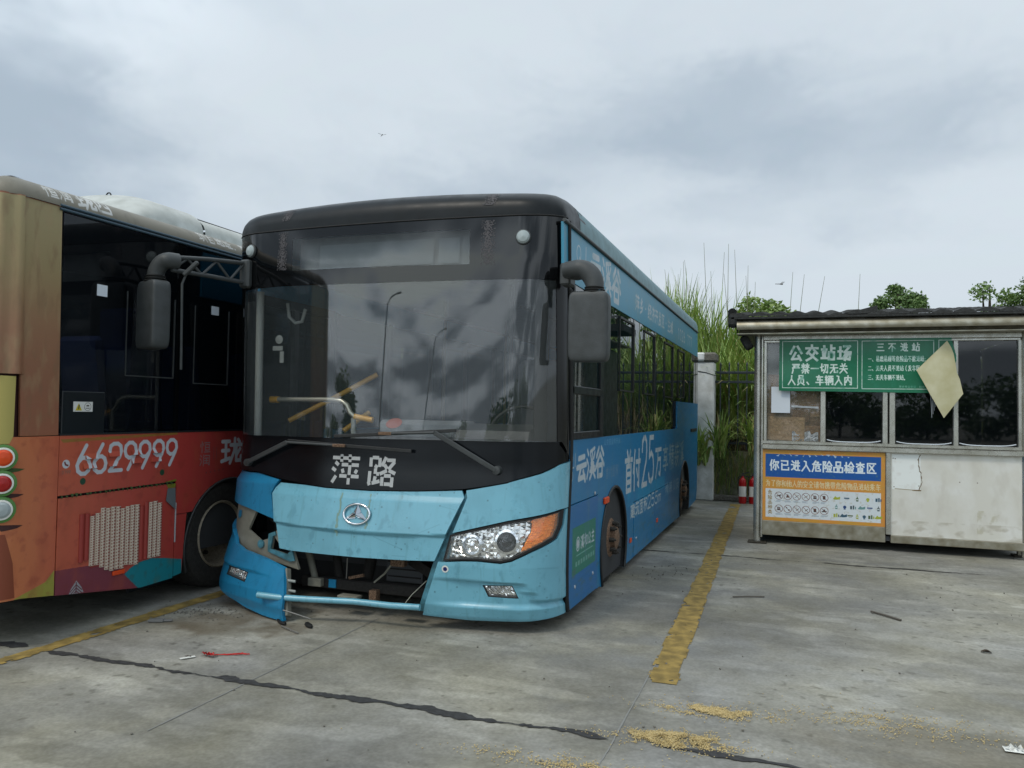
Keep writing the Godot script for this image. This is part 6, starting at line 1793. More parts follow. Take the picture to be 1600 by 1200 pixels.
func poster_print() -> ImageTexture:
	var k := 640.0
	var p := Print.new(849, 531, Color(0.80, 0.545, 0.235))
	var X := func(x: float) -> float: return (x + 0.363) * k
	var Y := func(y: float) -> float: return (1.10 - y) * k
	p.dirt(2, 0.004, -0.2, 0.8, Color(0.74, 0.58, 0.22, 0.8))
	p.rect(X.call(-0.323), Y.call(1.047), 1.243 * k, 0.27 * k, Color(0.035, 0.31, 0.60))
	var w := Color(0.84, 0.88, 0.90)
	p.text("你已进入危险品检查区", X.call(-0.275), Y.call(0.985), 66, 84, 8.2, 10.5, w)
	p.text("为了你和他人的安全请勿携带危险物品进站乘车", X.call(-0.322), Y.call(0.747), 35, 52, 2.9, 4.8, Color(0.83, 0.78, 0.62))
	p.rect(X.call(-0.321), Y.call(0.643), 1.241 * k, 0.335 * k, Color(0.80, 0.835, 0.85))
	for i in 5: p.glyph("危险品种类"[i], X.call(-0.296), Y.call(0.622 - i * 0.057), 30, 32, 3.2, Color(0.52, 0.42, 0.22))
	var ink := Color(0.25, 0.18, 0.17)
	var ring := Color(0.40, 0.27, 0.25)
	var rng := RandomNumberGenerator.new()
	rng.seed = 31
	for r in 2:
		for i in 6:
			var c := Vector2(X.call(-0.174 + i * 0.0995), Y.call(0.562 - r * 0.15))
			match (r * 6 + i):
				0:
					p.seg(c + Vector2(-14, 4), c + Vector2(16, -6), 7, ink); p.seg(c + Vector2(6, -2), c + Vector2(10, 12), 7, ink)
				1:
					p.poly([c + Vector2(0, -16), c + Vector2(14, 12), c + Vector2(-14, 12)], ring); p.disc(c.x, c.y + 3, 5, ink)
				4, 6:
					p.disc(c.x, c.y - 2, 11, ink, 5); p.seg(c + Vector2(-12, 10), c + Vector2(12, 10), 5, ink)
				5, 10:
					p.rect(c.x - 9, c.y - 13, 18, 26, ink); p.rect(c.x - 4, c.y - 8, 8, 10, ring)
				7:
					p.disc(c.x - 8, c.y - 9, 5, ink); p.poly([c + Vector2(0, 2), c + Vector2(18, 4), c + Vector2(6, 14)], ink)
				8, 9:
					p.seg(c + Vector2(-4, 8), c + Vector2(14, -6), 4, ink)
				11:
					p.seg(c + Vector2(-14, 6), c + Vector2(14, 4), 8, ink); p.disc(c.x, c.y - 4, 7, ink)
				_:
					p.seg(c + Vector2(-13, 10), c + Vector2(13, -10), 3, ink)
			p.disc(c.x, c.y, 29, ring, 25.5)
			p.seg(c + Vector2(-19, -19), c + Vector2(19, 19), 3.2, ring)
			for q in 3: p.rect(c.x - rng.randf_range(14, 28), c.y + 34 + q * 5, rng.randf_range(26, 52), 2.5, Color(0.42, 0.50, 0.58))
	var tones := [Color(0.62, 0.66, 0.20), Color(0.28, 0.34, 0.36), Color(0.18, 0.32, 0.40), Color(0.40, 0.56, 0.55), Color(0.30, 0.38, 0.24), Color(0.12, 0.25, 0.45)]
	for r in 3:
		var n: int = [5, 6, 7][r]
		for i in n:
			var c := Vector2(X.call(0.455 + i * (0.44 / (n - 1))), Y.call(0.566 - r * 0.098))
			var t: Color = tones[(i * 2 + r * 3) % 6]
			match (i + r * 2) % 5:
				0:
					p.poly([c + Vector2(-26, 10), c + Vector2(-8, -14), c + Vector2(4, -4), c + Vector2(26, -12), c + Vector2(24, 8), c + Vector2(0, 12)], t)
				1:
					p.rect(c.x - 18, c.y - 6, 36, 9, t); p.rect(c.x - 10, c.y + 8, 22, 2, ink)
				2:
					p.rect(c.x - 8, c.y - 6, 16, 24, t); p.rect(c.x - 3, c.y - 16, 6, 10, t); p.rect(c.x - 6, c.y + 2, 12, 6, w)
				3:
					p.disc(c.x, c.y, 11, t); p.rect(c.x - 7, c.y + 12, 14, 6, t)
				_:
					p.rect(c.x - 20, c.y - 10, 14, 24, t); p.rect(c.x - 2, c.y - 14, 10, 28, t); p.rect(c.x + 12, c.y - 6, 8, 18, tones[(i + 1) % 6])
	# peeled flecks along the top edge
	for i in 14: p.poly([Vector2(60 + i * 44 + rng.randf_range(-12, 12), 24 + rng.randf_range(0, 26)), Vector2(84 + i * 44, 26 + rng.randf_range(0, 22)), Vector2(74 + i * 44, 34 + rng.randf_range(0, 18))], Color(0.66, 0.74, 0.80))
	p.dirt(9, 0.03, 0.25, 0.4, Color(0.62, 0.55, 0.42, 0.35))
	return p.picture()

func panel_print() -> ImageTexture:
	var k := 400.0
	var p := Print.new(510, 368, Color(0.82, 0.815, 0.775))
	var X := func(x: float) -> float: return (x - 1.015) * k
	var Y := func(y: float) -> float: return (1.10 - y) * k
	p.dirt(3, 0.006, -0.2, 0.8, Color(0.87, 0.87, 0.85, 0.8))
	p.dirt(5, 0.014, 0.05, 0.5, Color(0.77, 0.755, 0.71, 0.5), Vector2(1, 0.5))
	p.rect(X.call(1.03), Y.call(1.083), 0.285 * k, 0.388 * k, Color(0.90, 0.915, 0.905))
	p.dirt(14, 0.02, 0.2, 0.4, Color(0.84, 0.84, 0.82, 0.6), Vector2.ONE, Rect2(0, 0, 120, 160))
	var rng := RandomNumberGenerator.new()
	rng.seed = 8
	var y := 1.085
	var x := 1.315
	while y > 0.70:
		var nx := 1.312 + 0.018 * sin(y * 17.0) + rng.randf_range(-0.005, 0.005)
		p.seg(Vector2(X.call(x), Y.call(y)), Vector2(X.call(nx), Y.call(y - 0.02)), rng.randf_range(1.5, 4.5), Color(0.42, 0.36, 0.28))
		x = nx
		y -= 0.02
	p.seg(Vector2(X.call(1.24), Y.call(0.69)), Vector2(X.call(1.318), Y.call(0.69)), 5, Color(0.42, 0.34, 0.20)); p.seg(Vector2(X.call(1.06), Y.call(0.70)), Vector2(X.call(1.25), Y.call(0.692)), 3, Color(0.58, 0.53, 0.42))
	for q: Array in [[1.04, 1.04], [1.062, 1.035], [1.29, 1.03], [1.30, 0.74], [1.05, 0.72], [1.7, 0.80], [1.87, 0.80]]: p.disc(X.call(q[0]), Y.call(q[1]), 2.2, Color(0.36, 0.30, 0.24))
	p.dirt(21, 0.012, 0.0, 0.5, Color(0.66, 0.635, 0.57, 0.6), Vector2(0.8, 1.4), Rect2(0, 300, 510, 68))
	p.dirt(22, 0.02, 0.05, 0.4, Color(0.70, 0.68, 0.59, 0.6), Vector2.ONE, Rect2(340, 240, 90, 100))
	return p.picture()

func build_kiosk() -> void:
	var k := thing("inspection_booth", "stainless steel security booth with dark windows, half-round gutter and grey tiled roof", "booth", Vector3(0.93, 0, -10.9))
	var x0 := -0.372
	var x1 := 2.30
	# posts and rails
	sh().tube([Vector3(-0.414, 0.02, KZ - 0.04), Vector3(-0.414, 2.44, KZ - 0.04)], 0.043, 16).done("corner_post", k, M.stainless)
	boxes("post_flange", k, M.stainless, Vector3(-0.364, 1.25, KZ - 0.01), Vector3(0.022, 2.36, 0.05), 0.004)
	boxes("corner_post", k, M.stainless, Vector3(2.325, 1.24, KZ - 0.04), Vector3(0.075, 2.44, 0.09), 0.02)
	boxes("foot_plate", k, M.old_metal, Vector3(-0.41, 0.012, KZ - 0.01), Vector3(0.21, 0.018, 0.16), 0.004)
	boxes("foot_plate", k, M.old_metal, Vector3(2.33, 0.012, -10.15), Vector3(0.16, 0.018, 0.16), 0.004)
	boxes("top_rail", k, M.stainless, Vector3(0.965, 2.405, KZ - 0.01), Vector3(2.64, 0.055, 0.06), 0.006)
	boxes("top_trim", k, M.stainless, Vector3(0.965, 2.362, KZ - 0.02), Vector3(2.62, 0.026, 0.05), 0.004)
	boxes("sill_rail", k, M.stainless, Vector3(0.965, 1.13, KZ + 0.006), Vector3(2.66, 0.058, 0.07), 0.008)
	boxes("sill_trim", k, M.stainless, Vector3(0.965, 1.182, KZ - 0.012), Vector3(2.64, 0.036, 0.05), 0.004)
	boxes("base_beam", k, M.stainless_dull, Vector3(0.30, 0.185, KZ - 0.012), Vector3(1.32, 0.17, 0.06), 0.006)
	boxes("base_beam", k, M.stainless_dull, Vector3(1.66, 0.142, KZ - 0.010), Vector3(1.30, 0.084, 0.06), 0.006)
	boxes("mullion", k, M.stainless, Vector3(0.985, 0.65, KZ - 0.004), Vector3(0.05, 0.92, 0.06), 0.006)
	for q: Array in [[0.304, 0.058], [0.955, 0.055], [1.028, 0.06], [1.66, 0.05], [2.268, 0.035], [-0.33, 0.034]]:
		boxes("window_stile", k, M.stainless, Vector3(q[0], 1.775, KZ - 0.022), Vector3(q[1], 1.16, 0.045), 0.005)
	# windows
	for q: Array in [[-0.314, 0.272], [0.335, 0.925], [1.06, 1.634], [1.686, 2.25]]:
		var w := sh().box(Vector3((q[0] + q[1]) * 0.5, 1.775, KZ - 0.035), Vector3(q[1] - q[0], 1.16, 0.001)).done("window", k, M.dark_glass if q[0] > 0.0 else M.booth_glass)
		if q[0] > 0.0:
			boxes("latch_bar", w, M.stainless, Vector3((q[0] + q[1]) * 0.5, 1.735, KZ - 0.05), Vector3(q[1] - q[0] - 0.01, 0.012, 0.012))
			var line := []
			for i in 17:
				var a := float(i) / 16.0
				line.append(Vector3(lerpf(q[0] + 0.012, q[1] - 0.012, a), 1.206 + 0.022 * pow(absf(a - 0.5) * 2.0, 4.0), KZ - 0.03))
			var bead := sh().tube(line, 0.006, 6)
			bead.done("sealant", w, M.paper)
	# lower panels
	boxes("left_panel", k, M.stainless_dull, Vector3(0.30, 0.69, KZ - 0.03), Vector3(1.32, 0.86, 0.02))
	var pm := mat("booth_panel", Color.WHITE, 0.42, 0.15)
	pm.albedo_texture = panel_print()
	var pn := sh()
	pn.quad(Vector3(1.013, 1.10, KZ - 0.014), Vector3(2.288, 1.10, KZ - 0.014), Vector3(2.288, 0.185, KZ - 0.014), Vector3(1.013, 0.185, KZ - 0.014))
	pn.box(Vector3(1.65, 0.64, KZ - 0.03), Vector3(1.27, 0.91, 0.03))
	pn.done("right_panel", k, pm)
	# cardboard stuffed behind the first window
	var rng := RandomNumberGenerator.new()
	rng.seed = 12
	for q: Array in [[-0.17, 1.70, 0.30, 0.55], [0.13, 1.66, 0.30, 0.35], [-0.10, 1.34, 0.42, 0.28], [0.16, 1.42, 0.26, 0.22], [-0.22, 1.46, 0.2, 0.24], [0.02, 1.52, 0.28, 0.20], [0.20, 1.28, 0.2, 0.2]]:
		var bx := sh()
		bx.box(Vector3(q[0], q[1], KZ - 0.075 - rng.randf() * 0.03), Vector3(q[2], q[3], 0.03), Basis(Vector3.BACK, rng.randf_range(-0.05, 0.05)).rotated(Vector3.UP, rng.randf_range(-0.1, 0.1)), 0.006)
		bx.done("cardboard", k, [M.cardboard, M.cardboard_pale, M.cardboard_dark][int(rng.randf() * 2.99)])
	boxes("grey_backing", k, M.backing_grey, Vector3(-0.02, 2.12, KZ - 0.10), Vector3(0.57, 0.46, 0.01))
	var tis := sh()
	var tn := noise(5, 9.0, 3)
	tis.sheet(func(u: float, v: float) -> Vector3:
		return Vector3(lerpf(-0.03, 0.255, u), 1.205 + 0.12 * v * (1.0 - 0.25 * absf(tn.get_noise_2d(u, 3.0)) * 3.0), KZ - 0.05 + 0.012 * tn.get_noise_2d(u * 2.0, v * 2.0)), 12, 6)
	tis.done("packing_paper", k, M.paper)
	sh().box(Vector3(0.11, 1.60, KZ - 0.052), Vector3(0.30, 0.02, 0.01), Basis(Vector3.BACK, -0.04)).done("packing_paper", k, M.paper)
	# shell
	boxes("back_wall", k, M.stainless_dull, Vector3(0.95, 1.25, -12.0), Vector3(2.7, 2.3, 0.04))
	for x: float in [-0.44, 2.34]: boxes("side_wall", k, M.stainless_dull, Vector3(x, 1.25, -10.97), Vector3(0.03, 2.3, 2.05))
	boxes("floor", k, M.dark_cabin, Vector3(0.95, 0.14, -10.95), Vector3(2.7, 0.05, 2.1))
	boxes("ceiling", k, M.dark_cabin, Vector3(0.95, 2.42, -10.97), Vector3(2.7, 0.03, 2.05))
	boxes("desk", k, M.dark_cabin, Vector3(1.5, 0.95, -10.3), Vector3(1.4, 0.05, 0.5))
	for q: Array in [[2.33, -10.15], [-0.41, -11.9], [2.33, -11.9]]: boxes("leg", k, M.stainless_dull, Vector3(q[0], 0.08, q[1]), Vector3(0.06, 0.14, 0.06))
	# half-round gutter
	var gu := sh()
	gu.sheet(func(u: float, v: float) -> Vector3:
		var a := lerpf(-0.15, PI * 0.62, u)
		return Vector3(lerpf(-0.64, 2.75, v), 2.515 + 0.095 * cos(a), KZ + 0.17 + 0.125 * sin(a)), 18, 8)
	gu.box(Vector3(1.05, 2.437, KZ + 0.11), Vector3(3.38, 0.012, 0.26))
	gu.box(Vector3(1.05, 2.52, KZ + 0.03), Vector3(3.36, 0.16, 0.012))
	for x: float in [-0.635, -0.645]: gu.lathe(Vector3(x, 2.515, KZ + 0.17), Vector3.LEFT, [Vector2(0.094, 0.0), Vector2(0.0, 0.0)], 24)
	gu.done("gutter", k, M.stainless_dull)
	# wavy tile sheets, one per module, front edge uneven
	var tile_n := noise(17, 3.0, 2)
	for i in 17:
		var xa := -0.72 + i * 0.21
		var lift := tile_n.get_noise_1d(i * 1.7) * 0.016
		if i == 5: lift -= 0.02
		var s := sh()
		s.sheet(func(u: float, v: float) -> Vector3:
			var hump := 0.030 * pow(maxf(0.0, sin(u * PI)), 1.5)
			var stepz := 0.014 * (1.0 - fmod(v * 5.0, 1.0))
			return Vector3(xa + u * 0.215, 2.630 + lift * (1.0 - v) + hump + stepz + 0.20 * v, KZ + 0.30 - 1.55 * v), 10, 20)
		s.sheet(func(u: float, v: float) -> Vector3:
			var hump := 0.030 * pow(maxf(0.0, sin(u * PI)), 1.5)
			return Vector3(xa + u * 0.215, lerpf(2.625 + lift, 2.644 + lift + hump, v), KZ + 0.302), 10, 1)
		s.done("tile_sheet", k, M.roof_tile)
	boxes("fascia", k, M.roof_tile, Vector3(1.02, 2.613, KZ + 0.285), Vector3(3.46, 0.03, 0.03), 0.006)
	var bent := sh()
	bent.sheet(func(u: float, v: float) -> Vector3: return Vector3(0.42 + 0.44 * u, 2.655 + 0.085 * pow(u, 1.6) * (1.0 - v * 0.4), KZ + 0.16 - 0.35 * v), 8, 4)
	bent.tri(Vector3(0.42, 2.63, KZ + 0.16), Vector3(0.86, 2.742, KZ + 0.16), Vector3(0.86, 2.63, KZ + 0.16))
	bent.done("lifted_tile", k, M.roof_tile)
	for sg: float in [-1.0]:
		var tip := sh()
		tip.sheet(func(u: float, v: float) -> Vector3:
			return Vector3(-0.74 + 0.10 * u, 2.50 + 0.20 * v + 0.03 * sin(u * PI), KZ + 0.31 - 0.10 * (1.0 - v)), 6, 6)
		tip.box(Vector3(-0.69, 2.60, KZ + 0.2), Vector3(0.10, 0.17, 0.20), Basis(), 0.03)
		tip.done("verge_tile", k, M.roof_tile)
	sh().box(Vector3(-0.55, 2.36, KZ - 0.10), Vector3(0.10, 0.16, 0.3), Basis(Vector3.BACK, 0.5), 0.02).done("under_eave", k, M.roof_tile)
	boxes("roof_back", k, M.roof_tile, Vector3(1.02, 2.72, -11.75), Vector3(3.4, 0.1, 0.9))
	boxes("soffit", k, M.stainless_dull, Vector3(1.02, 2.48, -10.9), Vector3(3.3, 0.02, 2.2))
	# notices fixed to the booth
	var gm := mat("green_sheet", Color.WHITE, 0.28)
	gm.albedo_texture = green_print()
	var gs := thing("green_sign", "green notice banner with white lettering 公交站场 across the booth windows, right end torn and folded", "sign", Vector3(0.7, 1.78, KZ + 0.03))
	var wave := func(p: Vector2, d: float) -> Vector3: return Vector3(p.x, p.y, KZ + 0.034 + d + 0.006 * sin(p.x * 5.0) + 0.004 * sin(p.y * 11.0 + p.x * 3.0))
	sh().patch([Vector2(-0.175, 2.386), Vector2(-0.178, 1.785), Vector2(1.40, 1.772), Vector2(1.60, 1.95), Vector2(1.665, 2.15), Vector2(1.61, 2.382)], wave, Vector2(0.1, 0.1), 0.003, [], Vector2(-0.18, 2.39), Vector2(1.8, -0.61)).done("banner", gs, gm)
	var flap := func(p: Vector2, d: float) -> Vector3:
		var t := clampf((p.x - 1.25) / 0.45, 0.0, 1.0)
		return Vector3(p.x, p.y, KZ + 0.13 - 0.08 * t * t + d + 0.02 * sin((p.y - 1.5) * 4.0))
	sh().patch([Vector2(1.561, 2.344), Vector2(1.60, 2.27), Vector2(1.625, 2.20), Vector2(1.658, 1.987), Vector2(1.685, 1.924), Vector2(1.719, 1.765), Vector2(1.527, 1.498), Vector2(1.39, 1.75), Vector2(1.252, 2.018)], flap, Vector2(0.05, 0.05), 0.006).done("folded_flap", gs, M.cream_board)
	for i in 4:
		sh().tube([Vector3(1.40 + i * 0.012, 1.77, KZ + 0.04), Vector3(1.41 + i * 0.014, 1.68, KZ + 0.045), Vector3(1.42 + i * 0.011, 1.50 + i * 0.04, KZ + 0.03)], 0.002, 4).done("loose_thread", gs, M.paper)
	var po := thing("dangerous_goods_poster", "orange framed poster with blue heading 你已进入危险品检查区 on the lower left booth panel", "poster", Vector3(0.3, 0.27, KZ))
	var mm := mat("poster_sheet", Color.WHITE, 0.3)
	mm.albedo_texture = poster_print()
	var ps := sh()
	ps.quad(Vector3(-0.361, 1.098, KZ + 0.006), Vector3(0.958, 1.098, KZ + 0.006), Vector3(0.956, 0.272, KZ + 0.006), Vector3(-0.358, 0.272, KZ + 0.006))
	ps.box(Vector3(0.30, 0.685, KZ - 0.004), Vector3(1.31, 0.82, 0.016))
	ps.done("printed_sheet", po, mm)
	var pa := thing("paper_notice", "blank white paper sheet stuck on the leftmost booth window", "paper", Vector3(-0.157, 1.527, KZ))
	sh().sheet(func(u: float, v: float) -> Vector3: return Vector3(lerpf(-0.262, -0.054, u), lerpf(1.832, 1.527, v), KZ - 0.026 + 0.006 * v * v), 3, 4).done("sheet", pa, M.paper)

# ---------------------------------------------------------------- plants
func leaf_colour(rng: RandomNumberGenerator, a: Color, b: Color, dry := 0.0) -> Color:
	var c := a.lerp(b, rng.randf())
	if rng.randf() < dry: c = c.lerp(Color(0.36, 0.29, 0.13), rng.randf_range(0.5, 1.0))
	return c

# a curved grass blade with a folded middle rib
func blade(s: Shape, o: Vector3, dir: Vector3, length: float, lean: float, wd: float, c: Color, seg := 7) -> void:
	var side := dir.cross(Vector3.UP).normalized()
	var p := o
	var ang := lean * 0.18
	var prev := []
	for i in seg + 1:
		var t := float(i) / seg
		var w := wd * (1.0 - pow(t, 2.2)) * minf(1.0, 0.45 + t * 2.0) + 0.001
		var tang := (Vector3.UP * cos(ang) + dir * sin(ang)).normalized()
		var nrm := side.cross(tang).normalized()
		var q := [p - side * w, p + nrm * w * 0.25, p + side * w]
		if i > 0:
			for k in 2:
				var n1: Vector3 = (nrm + side * (0.25 if k else -0.25)).normalized()
				s.st.set_color(c)
				s.face([prev[k], n1, Vector2.ZERO], [prev[k + 1], n1, Vector2.ZERO], [q[k + 1], n1, Vector2.ZERO])
				s.face([prev[k], n1, Vector2.ZERO], [q[k + 1], n1, Vector2.ZERO], [q[k], n1, Vector2.ZERO])
		prev = q
		p += tang * length / seg
		ang += lean * (0.10 + 0.30 * t)

func reed_clump(label: String, o: Vector3, n: int, tall: float, seed_: int, stalks: Array, spread := 0.35, droop := 1.0) -> void:
	var rng := RandomNumberGenerator.new()
	rng.seed = seed_
	var t := thing("reed_clump", label, "tall grass", o, "tall grass behind the railing")
	var s := sh()
	for i in int(n * 1.5):
		var a := rng.randf() * TAU
		var d := Vector3(cos(a), 0, sin(a))
		var b := o + Vector3(rng.randf_range(-1, 1) * spread, rng.randf_range(-0.05, 0.5) * tall * 0.35, rng.randf_range(-1, 1) * spread * 0.8)
		var l := tall * rng.randf_range(0.45, 1.0)
		blade(s, b, d, l, rng.randf_range(0.15, 1.15) * droop, rng.randf_range(0.012, 0.030), leaf_colour(rng, Color(0.15, 0.26, 0.06), Color(0.40, 0.49, 0.15), 0.13))
	s.done("leaves", t, M.leaf)
	tag(t.get_child(0), "", "", "", "stuff")
	for q: Array in stalks:
		var base := o + Vector3(q[0], 0.3, q[3] if q.size() > 3 else 0.0)
		var top := Vector3(o.x + q[1], q[2], base.z)
		sh().tube([base, base.lerp(top, 0.5) + Vector3(0.02, 0, 0), top], [0.011, 0.008, 0.003], 5).done("flower_stalk", t, M.stalk)

func leafy_crown(s: Shape, rng: RandomNumberGenerator, centres: Array, per: int, size: float, a: Color, b: Color) -> void:
	for q: Array in centres:
		var c: Vector3 = q[0]
		var r: float = q[1]
		for i in per:
			var d := Vector3(rng.randfn(), rng.randfn(), rng.randfn()).normalized()
			var p := c + d * r * pow(rng.randf(), 0.42) * Vector3(1, 0.85, 1)
			var u := Vector3(rng.randfn(), rng.randfn() * 0.6, rng.randfn()).normalized()
			var w := u.cross(Vector3(rng.randfn(), rng.randfn(), rng.randfn())).normalized()
			var l := size * rng.randf_range(0.6, 1.25)
			var col := a.lerp(b, rng.randf())
			s.st.set_color(col)
			var n := w.cross(u).normalized()
			var tip := p + u * l
			var m1 := p + u * l * 0.45 + w * l * 0.30 + n * l * 0.06
			var m2 := p + u * l * 0.45 - w * l * 0.30 + n * l * 0.06
			s.face([p, n, Vector2.ZERO], [m1, n, Vector2.ZERO], [tip, n, Vector2.ZERO])
			s.face([p, n, Vector2.ZERO], [tip, n, Vector2.ZERO], [m2, n, Vector2.ZERO])

func tree(called: String, label: String, o: Vector3, height: float, spread: float, lobes: int, per: int, leaf_size: float, seed_: int, a: Color, b: Color, group := "", category := "tree", low := 0.52) -> void:
	var rng := RandomNumberGenerator.new()
	rng.seed = seed_
	var t := thing(called, label, category, o, group)
	var cs := []
	var trunk_top := o + Vector3(rng.randf_range(-0.1, 0.1), height * 0.62, 0)
	var tr := sh().tube([o, o.lerp(trunk_top, 0.5) + Vector3(0.06, 0, 0), trunk_top, trunk_top + Vector3(0, height * 0.25, 0)], [height * 0.03, height * 0.022, height * 0.013, 0.01], 8)
	for i in lobes:
		var an := TAU * i / lobes + rng.randf()
		var rr := spread * sqrt(rng.randf()) * 0.75
		var c := o + Vector3(cos(an) * rr, height * rng.randf_range(low, 0.90), sin(an) * rr)
		cs.append([c, spread * rng.randf_range(0.26, 0.42)])
		tr.tube([o.lerp(trunk_top, rng.randf_range(0.6, 1.0)), o.lerp(c, 0.75) + Vector3(0, height * 0.12, 0), c], [height * 0.010, height * 0.006, 0.008], 5)
	tr.done("trunk", t, M.bark)
	var s := sh()
	leafy_crown(s, rng, cs, per, leaf_size, a, b)
	s.done("crown", t, M.leaf)

func build_plants() -> void:
	mat("stalk", Color(0.46, 0.47, 0.36), 0.8)
	var g1 := Color(0.14, 0.22, 0.06)
	var g2 := Color(0.28, 0.37, 0.11)
	reed_clump("tall grass clump with several bare flower stalks straight behind the white pillar", Vector3(-1.62, 1.35, -16.3), 340, 2.5, 1, [[0.0, -0.12, 4.93], [0.1, 0.02, 4.35], [-0.2, -0.5, 4.6], [0.3, 0.36, 4.88], [0.1, 0.28, 4.72]], 0.42, 0.7)
	reed_clump("grass clump with broad upright blades beside the bus roof corner", Vector3(-2.25, 1.35, -16.2), 300, 2.75, 2, [[0.1, -0.25, 4.4], [0.2, 0.12, 4.55], [0.0, 0.02, 4.3]], 0.34, 0.5)
	reed_clump("tall grass clump with a fan of stalks left of the booth roof", Vector3(-1.05, 1.35, -16.4), 340, 2.1, 3, [[0.0, -0.1, 4.78], [0.1, 0.16, 4.45], [-0.1, -0.3, 4.3], [0.2, 0.12, 4.25], [0.2, 0.3, 4.12]], 0.42, 0.9)
	reed_clump("drooping light green grass clump right behind the railing near the booth post", Vector3(-0.75, 1.05, -15.2), 300, 1.75, 4, [], 0.34, 1.3)
	reed_clump("drooping grass clump behind the railing in the middle of the gap", Vector3(-1.15, 1.05, -15.1), 300, 1.85, 5, [], 0.30, 1.2)
	reed_clump("grass clump pressed against the back of the white pillar", Vector3(-1.65, 1.0, -15.2), 200, 1.9, 6, [], 0.30, 1.1)
	reed_clump("grass clump half hidden by the booth eaves", Vector3(-0.35, 1.2, -15.6), 220, 2.1, 7, [[0.2, 0.5, 4.1], [0.1, 0.3, 4.15], [0.4, 0.85, 4.05]], 0.40, 1.0)
	reed_clump("low grass clump spilling over the wall foot at the pillar", Vector3(-1.24, 0.72, -14.33), 60, 0.95, 8, [], 0.10, 1.5)
	reed_clump("low grass clump spilling over the wall beside the booth post", Vector3(-0.62, 0.75, -14.36), 60, 0.95, 9, [], 0.12, 1.5)
	reed_clump("grass clump in front of the white pillar, bent over its foot", Vector3(-1.52, 0.60, -14.16), 46, 0.85, 10, [], 0.10, 1.5)
	reed_clump("grass clump far left behind the bus rear", Vector3(-2.9, 1.2, -15.6), 180, 2.0, 11, [[0.0, -0.1, 4.1], [0.2, 0.2, 4.0]], 0.4, 0.9)
	reed_clump("grass clump behind the middle of the booth", Vector3(0.6, 1.3, -16.4), 160, 1.9, 12, [[0.4, 0.55, 4.2]], 0.5, 1.0)
	for i in 3: reed_clump(["grass clump mirrored in the bus windows right of the booth", "grass clump behind the right end of the booth", "grass clump beyond the right edge of the booth roof"][i], Vector3(2.0 + i * 1.4, 1.2, -15.8), 130, 1.9, 20 + i, [], 0.5, 1.0)
	# dry thatch on the bank
	var rng := RandomNumberGenerator.new()
	rng.seed = 51
	var th := sh()
	for i in 900:
		var a := rng.randf() * TAU
		var o := Vector3(rng.randf_range(-3.2, 1.0), rng.randf_range(0.82, 1.45), rng.randf_range(-14.62, -15.6))
		blade(th, o, Vector3(cos(a), 0, sin(a)), rng.randf_range(0.3, 0.8), rng.randf_range(0.8, 2.4), rng.randf_range(0.004, 0.012), leaf_colour(rng, Color(0.22, 0.165, 0.085), Color(0.36, 0.29, 0.17), 0.2), 4)
	tag(th.done("dry_thatch", self, M.leaf), "matted dry brown grass lying on the bank above the low wall", "dry grass", "", "stuff")
	var creeper := sh()
	for i in 420:
		var a := rng.randf() * TAU
		var x := rng.randf_range(-1.7, -0.4)
		blade(creeper, Vector3(x, rng.randf_range(0.05, 0.75), -14.385), Vector3(cos(a), 0, absf(sin(a))), rng.randf_range(0.15, 0.5), rng.randf_range(0.6, 1.8), rng.randf_range(0.004, 0.009), leaf_colour(rng, g1, g2, 0.25), 4)
	tag(creeper.done("wall_weeds", self, M.leaf), "thin weeds and moss growing up the low wall behind the fire extinguishers", "weeds", "", "stuff")
	# shrubs and trees over the booth roof
	tree("shrub", "leafy shrub showing above the left end of the booth roof", Vector3(-0.55, 1.3, -16.9), 2.75, 0.75, 9, 240, 0.11, 61, g1, g2, "", "shrub")
	tree("shrub", "shrub with long leaflets poking above the bus roof line", Vector3(-3.05, 1.3, -16.6), 3.1, 0.45, 6, 70, 0.14, 62, g1, g2, "", "shrub")
	tree("broadleaf_tree", "round leafy tree crown above the middle of the booth roof", Vector3(2.88, 0.5, -26.0), 5.45, 0.85, 22, 420, 0.10, 63, Color(0.075, 0.14, 0.045), Color(0.16, 0.25, 0.075), "trees beyond the booth")
	tree("broadleaf_tree", "loose light green tree crown above the right end of the booth roof", Vector3(5.15, 0.5, -26.0), 5.55, 1.2, 12, 260, 0.11, 64, Color(0.11, 0.19, 0.06), Color(0.21, 0.31, 0.09), "trees beyond the booth")
	tree("broadleaf_tree", "tree crown cut by the right picture edge above the booth roof", Vector3(6.45, 0.5, -26.2), 5.5, 1.0, 10, 240, 0.11, 65, Color(0.075, 0.135, 0.04), Color(0.14, 0.21, 0.065), "trees beyond the booth")

